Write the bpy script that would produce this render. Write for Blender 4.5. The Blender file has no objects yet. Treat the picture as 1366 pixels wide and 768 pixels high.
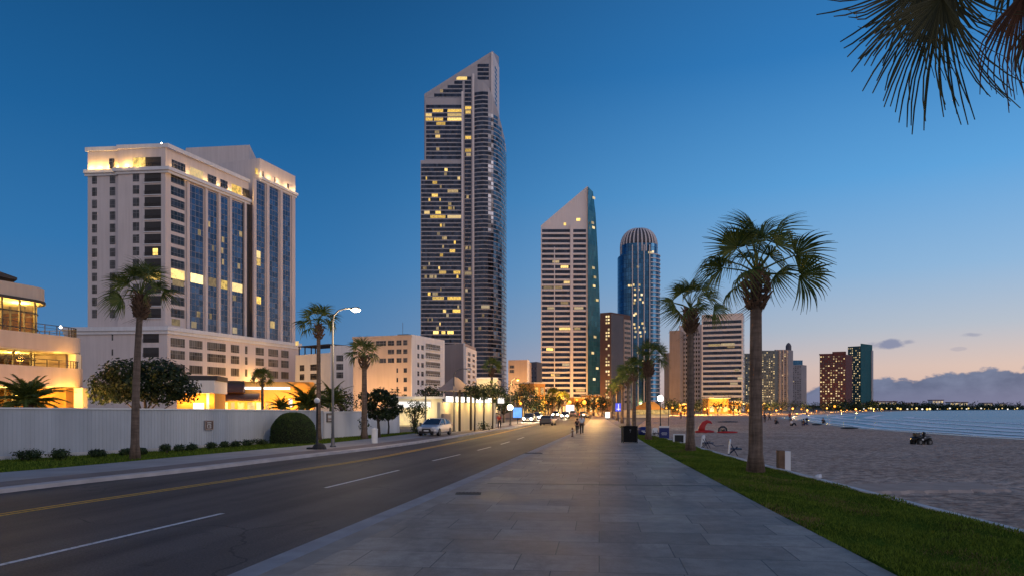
import bpy, math, random
import numpy as np
from mathutils import Vector, Matrix

random.seed(7)
R = math.radians
SC = bpy.context.scene
COL = SC.collection

# ---------------------------------------------------------------- survey
# the photograph was surveyed once: F focal length in its pixels, HY its horizon row, CH eye height
F, CX, HY, CH = 948.0, 683.0, 543.0, 2.5
def PX(px, d): return (px - CX) / F * d
def PZ(py, d): return CH + (HY - py) / F * d
def W(px, py, d): return Vector((PX(px, d), d, PZ(py, d)))
def G(px, py, z=0.0):
    d = F * (CH - z) / (py - HY)
    return Vector((PX(px, d), d, z))
def P2(px, d): return (PX(px, d), d)

# ---------------------------------------------------------------- objects
OFF = {}
def tag(o, label=None, cat=None, group=None, kind=None):
    if label: o['label'] = label
    if cat: o['category'] = cat
    if group: o['group'] = group
    if kind: o['kind'] = kind
    return o
def thing(name, label, cat, loc=(0, 0, 0), rz=0.0, group=None):
    o = bpy.data.objects.new(name, None)
    o.empty_display_size = 0.3
    COL.objects.link(o)
    o.location = loc
    o.rotation_euler = (0, 0, rz)
    OFF[o.name] = Vector((0, 0, 0))
    return tag(o, label, cat, group)
def site(name, label, cat, loc, group=None):
    """a thing whose parts are given in world coordinates"""
    o = thing(name, label, cat, loc, 0, group)
    OFF[o.name] = Vector(loc)
    return o
def kids(o): return [c for c in o.children]
def copy_tree(o, parent=None):
    c = o.copy(); COL.objects.link(c); c.parent = parent
    for ch in kids(o):
        copy_tree(ch, c)
    return c

class MB:
    def __init__(s): s.v = []; s.f = []; s.uv = {}
    def face(s, pts, uv=None):
        b = len(s.v); s.v += [tuple(p) for p in pts]
        if uv: s.uv[len(s.f)] = uv
        s.f.append(tuple(range(b, b + len(pts))))
    def mesh(s, verts, faces):
        b = len(s.v); s.v += [tuple(p) for p in verts]
        s.f += [tuple(i + b for i in f) for f in faces]
    def bx(s, x0, x1, y0, y1, z0, z1):
        s.mesh([(x0,y0,z0),(x1,y0,z0),(x1,y1,z0),(x0,y1,z0),(x0,y0,z1),(x1,y0,z1),(x1,y1,z1),(x0,y1,z1)],
               [(3,2,1,0),(4,5,6,7),(0,1,5,4),(1,2,6,5),(2,3,7,6),(3,0,4,7)])
    def cbox(s, c, size, rz=0.0, rx=0.0):
        m = Matrix.Translation(Vector(c)) @ Matrix.Rotation(rz, 4, 'Z') @ Matrix.Rotation(rx, 4, 'X')
        hx, hy, hz = size[0]/2, size[1]/2, size[2]/2
        vs = [m @ Vector((x*hx, y*hy, z*hz)) for x, y, z in
              ((-1,-1,-1),(1,-1,-1),(1,1,-1),(-1,1,-1),(-1,-1,1),(1,-1,1),(1,1,1),(-1,1,1))]
        s.mesh(vs, [(3,2,1,0),(4,5,6,7),(0,1,5,4),(1,2,6,5),(2,3,7,6),(3,0,4,7)])
    def prism(s, poly, z0, z1):
        """poly counter-clockwise seen from above; z1 a number or one height per corner"""
        n = len(poly); tops = z1 if isinstance(z1, (list, tuple)) else [z1]*n
        bots = z0 if isinstance(z0, (list, tuple)) else [z0]*n
        vs = [(p[0],p[1],bots[i]) for i, p in enumerate(poly)] + [(p[0],p[1],tops[i]) for i, p in enumerate(poly)]
        fs = [tuple(range(n-1,-1,-1)), tuple(range(n,2*n))]
        fs += [(i,(i+1)%n,n+(i+1)%n,n+i) for i in range(n)]
        s.mesh(vs, fs)
    def ring(s, poly, t, z0, z1, closed=False):
        """a band of thickness t standing outside (left-hand negative) of an open path"""
        pts = [Vector((p[0],p[1])) for p in poly]; n = len(pts); out = []
        for i in range(n):
            a = pts[i-1] if i > 0 else (pts[-1] if closed else pts[i]); c = pts[(i+1)%n] if (i < n-1 or closed) else pts[i]
            d1 = (pts[i]-a); d2 = (c-pts[i])
            d1 = d1.normalized() if d1.length > 1e-6 else d2.normalized()
            d2 = d2.normalized() if d2.length > 1e-6 else d1
            n1 = Vector((d1.y,-d1.x)); n2 = Vector((d2.y,-d2.x)); m = n1+n2
            m = m.normalized() if m.length > 1e-6 else n1
            out.append(pts[i] + m*(t/max(0.35, m.dot(n1))))
        vs = []
        for i in range(n):
            vs += [(pts[i].x,pts[i].y,z0),(out[i].x,out[i].y,z0),(out[i].x,out[i].y,z1),(pts[i].x,pts[i].y,z1)]
        fs = []
        for i in range(n if closed else n-1):
            j = (i+1)%n
            for k in range(4):
                l = (k+1)%4
                fs.append((i*4+k, i*4+l, j*4+l, j*4+k)[::-1])
        if not closed:
            fs.append((0,1,2,3)); fs.append((n*4-1,n*4-2,n*4-3,n*4-4))
        s.mesh(vs, fs)
    def path(s, pts, rad, n=6, cap=True):
        pts = [Vector(p) for p in pts]
        if not isinstance(rad, (list, tuple)): rad = [rad]*len(pts)
        vs = []; fs = []; up = None
        for i, p in enumerate(pts):
            d = (pts[min(i+1,len(pts)-1)] - pts[max(i-1,0)]).normalized()
            if up is None:
                up = d.orthogonal().normalized()
            else:
                up = (up - d*up.dot(d)).normalized()
            w = d.cross(up)
            for k in range(n):
                a = 2*math.pi*k/n
                vs.append(p + (up*math.cos(a) + w*math.sin(a))*rad[i])
        for i in range(len(pts)-1):
            for k in range(n):
                l = (k+1)%n
                fs.append((i*n+k, i*n+l, (i+1)*n+l, (i+1)*n+k))
        if cap:
            fs.append(tuple(range(n-1,-1,-1))); fs.append(tuple(range((len(pts)-1)*n, len(pts)*n)))
        s.mesh(vs, fs)
    def lathe(s, prof, n=12, c=(0,0,0)):
        vs = []; fs = []; m = len(prof)
        for r, z in prof:
            for k in range(n):
                a = 2*math.pi*k/n
                vs.append((c[0]+r*math.cos(a), c[1]+r*math.sin(a), c[2]+z))
        for i in range(m-1):
            for k in range(n):
                l = (k+1)%n
                fs.append((i*n+k, i*n+l, (i+1)*n+l, (i+1)*n+k))
        fs.append(tuple(range(n-1,-1,-1))); fs.append(tuple(range((m-1)*n, m*n)))
        s.mesh(vs, fs)
    def sphere(s, c, r, nu=10, nv=6):
        rx, ry, rz = r if isinstance(r, (tuple, list)) else (r, r, r)
        vs = [(c[0],c[1],c[2]-rz)]; fs = []
        for i in range(1, nv):
            t = math.pi*i/nv
            for k in range(nu):
                a = 2*math.pi*k/nu
                vs.append((c[0]+rx*math.sin(t)*math.cos(a), c[1]+ry*math.sin(t)*math.sin(a), c[2]-rz*math.cos(t)))
        vs.append((c[0],c[1],c[2]+rz)); top = len(vs)-1
        for k in range(nu):
            l = (k+1)%nu
            fs.append((0, 1+l, 1+k))
            for i in range(nv-2):
                fs.append((1+i*nu+k, 1+i*nu+l, 1+(i+1)*nu+l, 1+(i+1)*nu+k))
            fs.append((1+(nv-2)*nu+k, 1+(nv-2)*nu+l, top))
        s.mesh(vs, fs)
    def build(s, name, mat, parent=None, smooth=False, origin=None):
        me = bpy.data.meshes.new(name)
        off = OFF.get(parent.name, Vector((0,0,0))) if parent else (Vector(origin) if origin else Vector((0,0,0)))
        vs = [(v[0]-off.x, v[1]-off.y, v[2]-off.z) for v in s.v]
        me.from_pydata(vs, [], s.f)
        if s.uv:
            ul = me.uv_layers.new(name='UVMap')
            for fi, uv in s.uv.items():
                p = me.polygons[fi]
                for k, li in enumerate(p.loop_indices):
                    ul.data[li].uv = uv[k]
        if smooth:
            me.polygons.foreach_set('use_smooth', [True]*len(me.polygons))
        me.materials.append(mat)
        me.update()
        o = bpy.data.objects.new(name, me)
        COL.objects.link(o)
        if parent:
            o.parent = parent; OFF[o.name] = off
        elif origin:
            o.location = origin; OFF[o.name] = off
        return o

class Wall:
    """a vertical plane from P0 (left, seen from outside) to P1 (right)"""
    def __init__(s, P0, P1):
        s.p = Vector((P0[0],P0[1])); q = Vector((P1[0],P1[1]))
        s.L = (q-s.p).length; s.t = (q-s.p)/s.L; s.n = Vector((s.t.y,-s.t.x))
    def s_px(s, px):
        k = (px-CX)/F
        return (k*s.p.y - s.p.x)/(s.t.x - k*s.t.y)
    def d(s, u): return s.p.y + s.t.y*u
    def z_px(s, px, py): return PZ(py, s.d(s.s_px(px)))
    def at(s, u, z, o=0.0):
        q = s.p + s.t*u + s.n*o
        return Vector((q.x, q.y, z))
    def box(s, mb, s0, s1, z0, z1, o0, o1):
        A = [s.at(s0,z0,o1), s.at(s1,z0,o1), s.at(s1,z0,o0), s.at(s0,z0,o0)]
        B = [s.at(s0,z1,o1), s.at(s1,z1,o1), s.at(s1,z1,o0), s.at(s0,z1,o0)]
        mb.face([A[0],A[1],B[1],B[0]], [(s0,z0),(s1,z0),(s1,z1),(s0,z1)])
        mb.face([A[1],A[2],B[2],B[1]]); mb.face([A[2],A[3],B[3],B[2]]); mb.face([A[3],A[0],B[0],B[3]])
        mb.face(B); mb.face(A[::-1])
    def quad(s, mb, s0, s1, z0, z1, o):
        mb.face([s.at(s0,z0,o),s.at(s1,z0,o),s.at(s1,z1,o),s.at(s0,z1,o)], [(s0,z0),(s1,z0),(s1,z1),(s0,z1)])

class Pool:
    """parts of one kind on one thing: 100 of their own, the rest in one"""
    def __init__(s, root, name, mat, limit=98): s.root, s.name, s.mat, s.limit, s.n, s.rest = root, name, mat, limit, 0, None
    def add(s, fn, mat=None):
        if s.n < s.limit:
            mb = MB(); fn(mb); s.n += 1
            return mb.build(s.name, mat or s.mat, s.root)
        if s.rest is None: s.rest = MB()
        mb = MB(); fn(mb); b = len(s.rest.f); s.rest.mesh(mb.v, mb.f)
        for k, u in mb.uv.items(): s.rest.uv[b+k] = u
    def flush(s):
        if s.rest: tag(s.rest.build(s.name, s.mat, s.root), kind='stuff')

# ---------------------------------------------------------------- materials
def newmat(name):
    m = bpy.data.materials.new(name); m.use_nodes = True
    nt = m.node_tree; b = nt.nodes['Principled BSDF']
    return m, nt, b
def node(nt, typ, **kw):
    n = nt.nodes.new(typ)
    for k, v in kw.items():
        if k in n.inputs: n.inputs[k].default_value = v
        else: setattr(n, k, v)
    return n
def col4(c): return (c[0], c[1], c[2], 1.0)
def math_(nt, op, a, b=None, clamp=False):
    n = nt.nodes.new('ShaderNodeMath'); n.operation = op; n.use_clamp = clamp
    for i, x in enumerate((a, b)):
        if x is None: continue
        if isinstance(x, (int, float)): n.inputs[i].default_value = x
        else: nt.links.new(x, n.inputs[i])
    return n.outputs[0]
def mixc(nt, fac, a, b, mode='MIX'):
    n = nt.nodes.new('ShaderNodeMix'); n.data_type = 'RGBA'; n.blend_type = mode
    for sock, x in ((n.inputs[0], fac), (n.inputs[6], a), (n.inputs[7], b)):
        if isinstance(x, (int, float)): sock.default_value = x
        elif isinstance(x, tuple): sock.default_value = x if len(x) == 4 else col4(x)
        else: nt.links.new(x, sock)
    return n.outputs[2]
def ramp(nt, fac, stops, interp='LINEAR'):
    n = nt.nodes.new('ShaderNodeValToRGB'); e = n.color_ramp.elements; n.color_ramp.interpolation = interp
    while len(e) > 1: e.remove(e[0])
    for i, (p, c) in enumerate(stops):
        k = e[0] if i == 0 else e.new(p)
        k.position = p; k.color = col4(c)
    nt.links.new(fac, n.inputs[0])
    return n.outputs[0]
def noise(nt, vec, scale, detail=4, rough=0.55, dim='3D'):
    n = node(nt, 'ShaderNodeTexNoise', Scale=scale, Detail=detail, Roughness=rough)
    if vec is not None: nt.links.new(vec, n.inputs['Vector'])
    return n.outputs['Fac']
def objco(nt): return node(nt, 'ShaderNodeTexCoord').outputs['Object']
def scaled(nt, vec, sx, sy, sz):
    n = nt.nodes.new('ShaderNodeMapping'); n.inputs['Scale'].default_value = (sx, sy, sz)
    nt.links.new(vec, n.inputs['Vector']); return n.outputs[0]
def bump(nt, b, h, strength, dist):
    n = node(nt, 'ShaderNodeBump', Strength=strength, Distance=dist)
    nt.links.new(h, n.inputs['Height']); nt.links.new(n.outputs[0], b.inputs['Normal'])
def plain(name, c, rough=0.8, metal=0.0, var=0.12, scale=1.5, streak=0.0, bstr=0.0, bscale=20.0, spec=0.4):
    m, nt, b = newmat(name)
    co = objco(nt)
    n1 = noise(nt, co, scale, 5)
    lo = tuple(x*(1-var) for x in c); hi = tuple(min(1, x*(1+var)) for x in c)
    cc = ramp(nt, n1, [(0.3, lo), (0.7, hi)])
    if streak:
        n2 = noise(nt, scaled(nt, co, 1.6, 1.6, 0.08), 1.0, 5)
        cc = mixc(nt, streak, cc, ramp(nt, n2, [(0.35, (0.55,0.52,0.5)), (0.65, (1,1,1))]), 'MULTIPLY')
    nt.links.new(cc, b.inputs['Base Color'])
    b.inputs['Roughness'].default_value = rough; b.inputs['Metallic'].default_value = metal
    b.inputs['Specular IOR Level'].default_value = spec
    if bstr: bump(nt, b, noise(nt, co, bscale, 6), bstr, 0.02)
    return m
def emit(name, c, strength, var=0.0, cell=None):
    m, nt, b = newmat(name)
    b.inputs['Base Color'].default_value = (0.02,0.02,0.02,1)
    b.inputs['Emission Strength'].default_value = strength
    if var:
        uv = node(nt, 'ShaderNodeTexCoord').outputs['UV' if cell else 'Object']
        if cell: uv = scaled(nt, uv, 1/cell[0], 1/cell[1], 1)
        n1 = noise(nt, uv, 1.3, 3, 0.7)
        oi = node(nt, 'ShaderNodeObjectInfo'); rnd = oi.outputs['Random']
        e_ = ramp(nt, n1, [(0.36, tuple(x*(1-var) for x in c)), (0.6, c)])
        if cell: e_ = mixc(nt, ramp(nt, rnd, [(0.45,(0,0,0)),(1.0,(0.55,)*3)]), e_, tuple((a_+w_)/2 for a_, w_ in zip(c,(0.95,0.88,0.75))))
        nt.links.new(e_, b.inputs['Emission Color'])
        r2 = math_(nt, 'FRACT', math_(nt, 'MULTIPLY', rnd, 7.31))
        nt.links.new(math_(nt, 'MULTIPLY', math_(nt, 'ADD', math_(nt, 'MULTIPLY', r2, 0.85), 0.4), strength), b.inputs['Emission Strength'])
    else:
        b.inputs['Emission Color'].default_value = col4(c)
    return m
def facade_glass(name, tint, cell=(1.5, 3.1), frame=(0.10,0.10,0.11), fw=0.06, metal=0.75, rough=0.12, tilt=0.06, dark=0.5):
    """glazing: panes on a grid in metres (UV), each a touch darker or tilted, thin mullions"""
    m, nt, b = newmat(name)
    uv = node(nt, 'ShaderNodeTexCoord').outputs['UV']
    v = scaled(nt, uv, 1/cell[0], 1/cell[1], 1)
    sp = node(nt, 'ShaderNodeSeparateXYZ'); nt.links.new(v, sp.inputs[0])
    fx = math_(nt, 'FRACT', sp.outputs[0]); fy = math_(nt, 'FRACT', sp.outputs[1])
    mx = math_(nt, 'LESS_THAN', fx, fw/cell[0]*1.0); my = math_(nt, 'LESS_THAN', fy, fw/cell[1])
    mm = math_(nt, 'MAXIMUM', mx, my)
    fl = nt.nodes.new('ShaderNodeVectorMath'); fl.operation = 'FLOOR'; nt.links.new(v, fl.inputs[0])
    wn = nt.nodes.new('ShaderNodeTexWhiteNoise'); wn.noise_dimensions = '3D'; nt.links.new(fl.outputs[0], wn.inputs['Vector'])
    pane = ramp(nt, wn.outputs['Value'], [(0.0, tuple(x*dark for x in tint)), (0.75, tint), (1.0, tuple(min(1, x*1.22+0.005) for x in tint))])
    nt.links.new(mixc(nt, mm, pane, frame), b.inputs['Base Color'])
    met = math_(nt, 'MULTIPLY', math_(nt, 'SUBTRACT', 1.0, mm), metal)
    nt.links.new(met, b.inputs['Metallic'])
    nt.links.new(math_(nt, 'ADD', math_(nt, 'MULTIPLY', mm, 0.5), rough), b.inputs['Roughness'])
    geo = node(nt, 'ShaderNodeNewGeometry')
    off = nt.nodes.new('ShaderNodeVectorMath'); off.operation = 'SUBTRACT'; nt.links.new(wn.outputs['Color'], off.inputs[0]); off.inputs[1].default_value = (0.5,0.5,0.5)
    sc = nt.nodes.new('ShaderNodeVectorMath'); sc.operation = 'SCALE'; nt.links.new(off.outputs[0], sc.inputs[0]); sc.inputs['Scale'].default_value = tilt
    ad = nt.nodes.new('ShaderNodeVectorMath'); ad.operation = 'ADD'; nt.links.new(geo.outputs['Normal'], ad.inputs[0]); nt.links.new(sc.outputs[0], ad.inputs[1])
    no = nt.nodes.new('ShaderNodeVectorMath'); no.operation = 'NORMALIZE'; nt.links.new(ad.outputs[0], no.inputs[0])
    nt.links.new(no.outputs[0], b.inputs['Normal'])
    return m
def leafmat(name, c, c2, rough=0.55, trans=0.25):
    m, nt, b = newmat(name)
    oi = node(nt, 'ShaderNodeNewGeometry')
    cc = ramp(nt, oi.outputs['Random Per Island'], [(0.0, c), (1.0, c2)])
    nt.links.new(cc, b.inputs['Base Color'])
    b.inputs['Roughness'].default_value = rough; b.inputs['Specular IOR Level'].default_value = 0.3
    tr = node(nt, 'ShaderNodeBsdfTranslucent'); nt.links.new(cc, tr.inputs[0])
    mx = node(nt, 'ShaderNodeMixShader'); mx.inputs[0].default_value = trans
    nt.links.new(b.outputs[0], mx.inputs[1]); nt.links.new(tr.outputs[0], mx.inputs[2])
    nt.links.new(mx.outputs[0], nt.nodes['Material Output'].inputs[0])
    return m
def clear_glass(name):
    m, nt, b = newmat(name)
    fr = node(nt, 'ShaderNodeFresnel', IOR=1.45)
    tr = node(nt, 'ShaderNodeBsdfTransparent'); tr.inputs[0].default_value = (0.9,0.93,0.92,1)
    gl = node(nt, 'ShaderNodeBsdfGlossy'); gl.inputs['Roughness'].default_value = 0.02
    mx = node(nt, 'ShaderNodeMixShader')
    nt.links.new(fr.outputs[0], mx.inputs[0]); nt.links.new(tr.outputs[0], mx.inputs[1]); nt.links.new(gl.outputs[0], mx.inputs[2])
    nt.links.new(mx.outputs[0], nt.nodes['Material Output'].inputs[0])
    return m

M = {}
M['stucco_pale'] = plain('stucco pale', (0.66,0.57,0.54), 0.85, var=0.05, scale=0.12, streak=0.22)
M['stucco_white'] = plain('stucco white', (0.74,0.72,0.72), 0.85, var=0.05, scale=0.15, streak=0.2)
M['stucco_beige'] = plain('stucco beige', (0.56,0.44,0.36), 0.85, var=0.06, scale=0.15, streak=0.22)
M['stucco_tan'] = plain('stucco tan', (0.38,0.29,0.25), 0.85, var=0.08, scale=0.12, streak=0.25)
M['stucco_ochre'] = plain('stucco ochre', (0.58,0.28,0.065), 0.85, var=0.06, scale=0.3, streak=0.15)
M['stucco_cream'] = plain('stucco cream', (0.70,0.62,0.46), 0.85, var=0.06, scale=0.4, streak=0.2)
M['concrete_grey'] = plain('concrete grey', (0.30,0.27,0.28), 0.85, var=0.08, scale=0.1, streak=0.25)
M['conc_dark'] = plain('concrete dark', (0.10,0.10,0.12), 0.8, var=0.1, scale=0.1, streak=0.2)
M['brick_dark'] = plain('brown cladding', (0.11,0.06,0.05), 0.8, var=0.1, scale=0.1, streak=0.2)
M['terracotta'] = plain('terracotta cladding', (0.15,0.050,0.045), 0.8, var=0.1, scale=0.08, streak=0.2)
M['band_white'] = plain('white spandrel', (0.70,0.63,0.62), 0.7, var=0.05, scale=0.08, streak=0.15)
M['band_grey'] = plain('grey spandrel', (0.40,0.37,0.385), 0.6, var=0.06, scale=0.08, streak=0.15)
M['teal_panel'] = plain('teal cladding', (0.014,0.105,0.12), 0.6, var=0.12, scale=0.08, streak=0.2, spec=0.15)
M['roof_dark'] = plain('dark roof', (0.05,0.045,0.045), 0.8)
M['roof_grey'] = plain('grey roof', (0.30,0.27,0.26), 0.85, var=0.15, scale=2)
M['dark_metal'] = plain('dark painted metal', (0.025,0.027,0.03), 0.45, metal=0.3)
M['grey_metal'] = plain('galvanised metal', (0.13,0.13,0.135), 0.6, metal=0.3)
M['white_metal'] = plain('white painted metal', (0.72,0.72,0.72), 0.5, var=0.04)
M['bronze_metal'] = plain('bronze frame', (0.05,0.04,0.035), 0.5, metal=0.3)
M['window_dark'] = facade_glass('window glass dark', (0.04,0.04,0.047), (1.05,1.2), frame=(0.2,0.18,0.18), fw=0.07, metal=0.35, rough=0.1, tilt=0.05, dark=0.35)
M['window_brown'] = facade_glass('window glass brown', (0.13,0.11,0.09), (0.8,2.3), frame=(0.25,0.22,0.2), fw=0.07, metal=0.3, rough=0.15, tilt=0.05, dark=0.4)
M['hotel_glass'] = facade_glass('hotel curtain wall', (0.085,0.12,0.18), (1.3,1.555), frame=(0.20,0.19,0.21), fw=0.14, metal=0.8, rough=0.12, tilt=0.03, dark=0.55)
M['tower_glass'] = facade_glass('tower band glass', (0.032,0.042,0.065), (1.6,3.1), frame=(0.03,0.03,0.035), fw=0.08, metal=0.8, rough=0.12, tilt=0.04, dark=0.5)
M['round_glass'] = facade_glass('tower curved glass', (0.16,0.16,0.18), (2.6,3.1), frame=(0.04,0.04,0.05), fw=0.08, metal=0.9, rough=0.1, tilt=0.12, dark=0.12)
M['teal_glass'] = facade_glass('teal curtain wall', (0.012,0.10,0.115), (2.0,3.4), frame=(0.01,0.06,0.065), fw=0.12, metal=0.2, rough=0.15, tilt=0.05, dark=0.7)
M['blue_glass'] = facade_glass('blue curtain wall', (0.03,0.105,0.20), (2.2,3.6), frame=(0.02,0.05,0.09), fw=0.2, metal=0.8, rough=0.15, tilt=0.025, dark=0.7)
M['green_glass'] = facade_glass('green curtain wall', (0.13,0.17,0.17), (2.0,3.3), frame=(0.12,0.14,0.14), fw=0.25, metal=0.7, rough=0.15, tilt=0.06, dark=0.5)
M['lit_window'] = emit('lit window', (1.0,0.62,0.12), 1.5, 0.7, (1.1,1.3))
M['lit_bright'] = emit('lit window bright', (1.0,0.66,0.16), 2.2, 0.65, (1.1,1.6))
M['lit_dim'] = emit('lit window dim', (0.85,0.60,0.28), 0.55, 0.6, (1.1,1.5))
M['lit_tiny'] = emit('lit window far', (1.0,0.72,0.32), 1.3, 0.5, (2.0,3.0))
M['glow_white'] = emit('white lamp glass', (1.0,0.80,0.50), 22.0)
M['glow_cool'] = emit('cool lamp glass', (0.92,1.0,0.95), 6.0)
M['glow_warm'] = emit('warm lamp glass', (1.0,0.30,0.025), 3.2)
M['glow_soft'] = emit('warm lit panel', (1.0,0.62,0.18), 1.5, 0.6)
M['glow_sign'] = emit('white lit sign', (1.0,0.95,0.88), 2.2, 0.12)
M['glow_blue'] = emit('blue lit sign', (0.12,0.38,1.0), 1.3, 0.3)
M['glow_violet'] = emit('violet lit sign', (0.10,0.12,1.0), 1.6, 0.2)
M['glow_red'] = emit('red tail lamp', (1.0,0.05,0.03), 2.5)
M['headlamp'] = emit('headlamp', (1.0,0.90,0.68), 60.0)
M['clear'] = clear_glass('clear glass')
# ---------------------------------------------------------------- render, camera, sky
SC.render.engine = 'CYCLES'
SC.view_settings.view_transform = 'Standard'; SC.view_settings.look = 'None'
SC.view_settings.gamma = 1.0; SC.view_settings.exposure = 0.0; SC.view_settings.use_curve_mapping = False
SC.cycles.use_denoising = True
SC.cycles.max_bounces = 6; SC.cycles.diffuse_bounces = 3; SC.cycles.glossy_bounces = 3
SC.cycles.transparent_max_bounces = 8
SC.cycles.sample_clamp_indirect = 4.0
SC.cycles.use_adaptive_sampling = True; SC.cycles.adaptive_threshold = 0.015
cam = bpy.data.cameras.new('camera'); camo = bpy.data.objects.new('camera', cam); COL.objects.link(camo)
camo.location = (0, 0, CH); camo.rotation_euler = (R(90), 0, 0)
cam.sensor_width = 36.0; cam.lens = F/1366*36.0; cam.shift_y = (HY-384)/1366.0
cam.clip_start = 0.1; cam.clip_end = 12000
SC.camera = camo

SUN_AZ, SUN_EL = 62.0, 1.0       # the afterglow stands low over the sea, right of the view
wd = bpy.data.worlds.new('World'); SC.world = wd; wd.use_nodes = True
nt = wd.node_tree; bg = nt.nodes['Background']
sky = nt.nodes.new('ShaderNodeTexSky'); sky.sky_type = 'NISHITA'; sky.sun_disc = False
sky.sun_elevation = R(SUN_EL); sky.sun_rotation = R(SUN_AZ); sky.air_density = 1.0; sky.ozone_density = 3.0
tc = nt.nodes.new('ShaderNodeTexCoord')
nv = nt.nodes.new('ShaderNodeVectorMath'); nv.operation = 'NORMALIZE'; nt.links.new(tc.outputs['Generated'], nv.inputs[0])
sp = nt.nodes.new('ShaderNodeSeparateXYZ'); nt.links.new(nv.outputs[0], sp.inputs[0])
x, y, z = sp.outputs[0], sp.outputs[1], sp.outputs[2]
el = math_(nt, 'MAXIMUM', z, 0.0)
left = ramp(nt, el, [(0.0,(0.11,0.21,0.37)),(0.08,(0.07,0.20,0.41)),(0.2,(0.029,0.165,0.40)),(0.34,(0.011,0.112,0.31)),(0.5,(0.006,0.068,0.20)),(1.0,(0.02,0.06,0.16))])
rite = ramp(nt, el, [(0.0,(0.74,0.48,0.37)),(0.05,(0.71,0.53,0.46)),(0.10,(0.46,0.51,0.59)),(0.17,(0.27,0.46,0.69)),(0.28,(0.11,0.36,0.70)),(0.42,(0.030,0.20,0.51)),(0.6,(0.018,0.11,0.31)),(1.0,(0.02,0.06,0.16))])
back = ramp(nt, el, [(0.0,(0.60,0.53,0.55)),(0.12,(0.71,0.64,0.67)),(0.3,(0.53,0.54,0.66)),(0.6,(0.20,0.27,0.46)),(1.0,(0.02,0.06,0.16))])
# azimuth: 1 towards the afterglow, 0 away to the left
ax, ay = math.sin(R(SUN_AZ)), math.cos(R(SUN_AZ))
hz = math_(nt, 'SQRT', math_(nt, 'ADD', math_(nt, 'MULTIPLY', x, x), math_(nt, 'MULTIPLY', y, y)))
dt = math_(nt, 'DIVIDE', math_(nt, 'ADD', math_(nt, 'MULTIPLY', x, ax), math_(nt, 'MULTIPLY', y, ay)), math_(nt, 'MAXIMUM', hz, 0.001))
def sstep(v, a, b):
    n = nt.nodes.new('ShaderNodeMapRange'); n.interpolation_type = 'SMOOTHSTEP'
    n.inputs['From Min'].default_value = a; n.inputs['From Max'].default_value = b
    nt.links.new(v, n.inputs['Value']); return n.outputs[0]
c = mixc(nt, sstep(dt, 0.15, 0.97), left, rite)
c = mixc(nt, sstep(y, 0.25, -0.6), c, back)
# cloud bank low over the sea and two small clouds (azimuth / elevation space of the sky itself)
az = math_(nt, 'ARCTAN2', x, y); ev = math_(nt, 'DIVIDE', z, math_(nt, 'MAXIMUM', hz, 0.001))
cv = nt.nodes.new('ShaderNodeCombineXYZ'); nt.links.new(az, cv.inputs[0]); nt.links.new(math_(nt, 'MULTIPLY', ev, 1.7), cv.inputs[1])
nz = noise(nt, cv.outputs[0], 30.0, 6, 0.55)
nz2 = noise(nt, cv.outputs[0], 9.0, 3, 0.5)
edge = ramp(nt, math_(nt, 'MULTIPLY', az, 0.5), [(0.17,(0.0,)*3),(0.2,(0.026,)*3),(0.235,(0.035,)*3),(0.31,(0.046,)*3),(0.45,(0.050,)*3),(0.6,(0.02,)*3),(0.7,(0.0,)*3)])
top = math_(nt, 'ADD', edge, math_(nt, 'ADD', math_(nt, 'MULTIPLY', math_(nt, 'SUBTRACT', nz, 0.5), 0.034), math_(nt, 'MULTIPLY', math_(nt, 'SUBTRACT', nz2, 0.5), 0.008)))
bank = sstep(math_(nt, 'SUBTRACT', top, ev), 0.0, 0.004)
bank = math_(nt, 'MULTIPLY', bank, math_(nt, 'GREATER_THAN', edge, 0.002))
cloudc = ramp(nt, nz, [(0.35,(0.085,0.13,0.24)),(0.65,(0.15,0.20,0.33))])
cloudc = mixc(nt, sstep(ev, 0.03, 0.0), cloudc, (0.155,0.185,0.31))
c = mixc(nt, math_(nt, 'MULTIPLY', bank, 0.97), c, cloudc)
for (px, py, w, h, o) in ((1184,458,0.034,0.0085,0.85),(1213,455,0.016,0.005,0.6),(1292,446,0.018,0.004,0.45),(1278,465,0.012,0.003,0.25)):
    a0 = math.atan((px-CX)/F); e0 = (HY-py)/F*math.cos(a0)
    q1 = math_(nt, 'DIVIDE', math_(nt, 'SUBTRACT', az, a0), w*0.75); q2 = math_(nt, 'DIVIDE', math_(nt, 'SUBTRACT', ev, e0), h*0.9)
    rr = math_(nt, 'ADD', math_(nt, 'MULTIPLY', q1, q1), math_(nt, 'MULTIPLY', q2, q2))
    rr = math_(nt, 'ADD', rr, math_(nt, 'MULTIPLY', math_(nt, 'SUBTRACT', nz, 0.5), 3.2))
    c = mixc(nt, math_(nt, 'MULTIPLY', sstep(rr, 1.0, 0.1), o), c, (0.19,0.22,0.36))
# a share of the physical sky
add = mixc(nt, 0.02, c, sky.outputs[0], 'ADD')
nt.links.new(add, bg.inputs[0]); bg.inputs[1].default_value = 1.0

sl = bpy.data.lights.new('sun', 'SUN'); sl.energy = 0.35; sl.angle = R(25); sl.color = (1.0,0.86,0.82)
so = bpy.data.objects.new('sun', sl); COL.objects.link(so)
so.rotation_euler = (R(90-9), 0, R(180-SUN_AZ-55))
def lamp(loc, watts, color=(1.0,0.55,0.16), r=0.3):
    l = bpy.data.lights.new('lamp_light', 'POINT'); l.energy = watts; l.color = color; l.shadow_soft_size = r
    o = bpy.data.objects.new('lamp_light', l); COL.objects.link(o); o.location = loc
    return o
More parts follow.
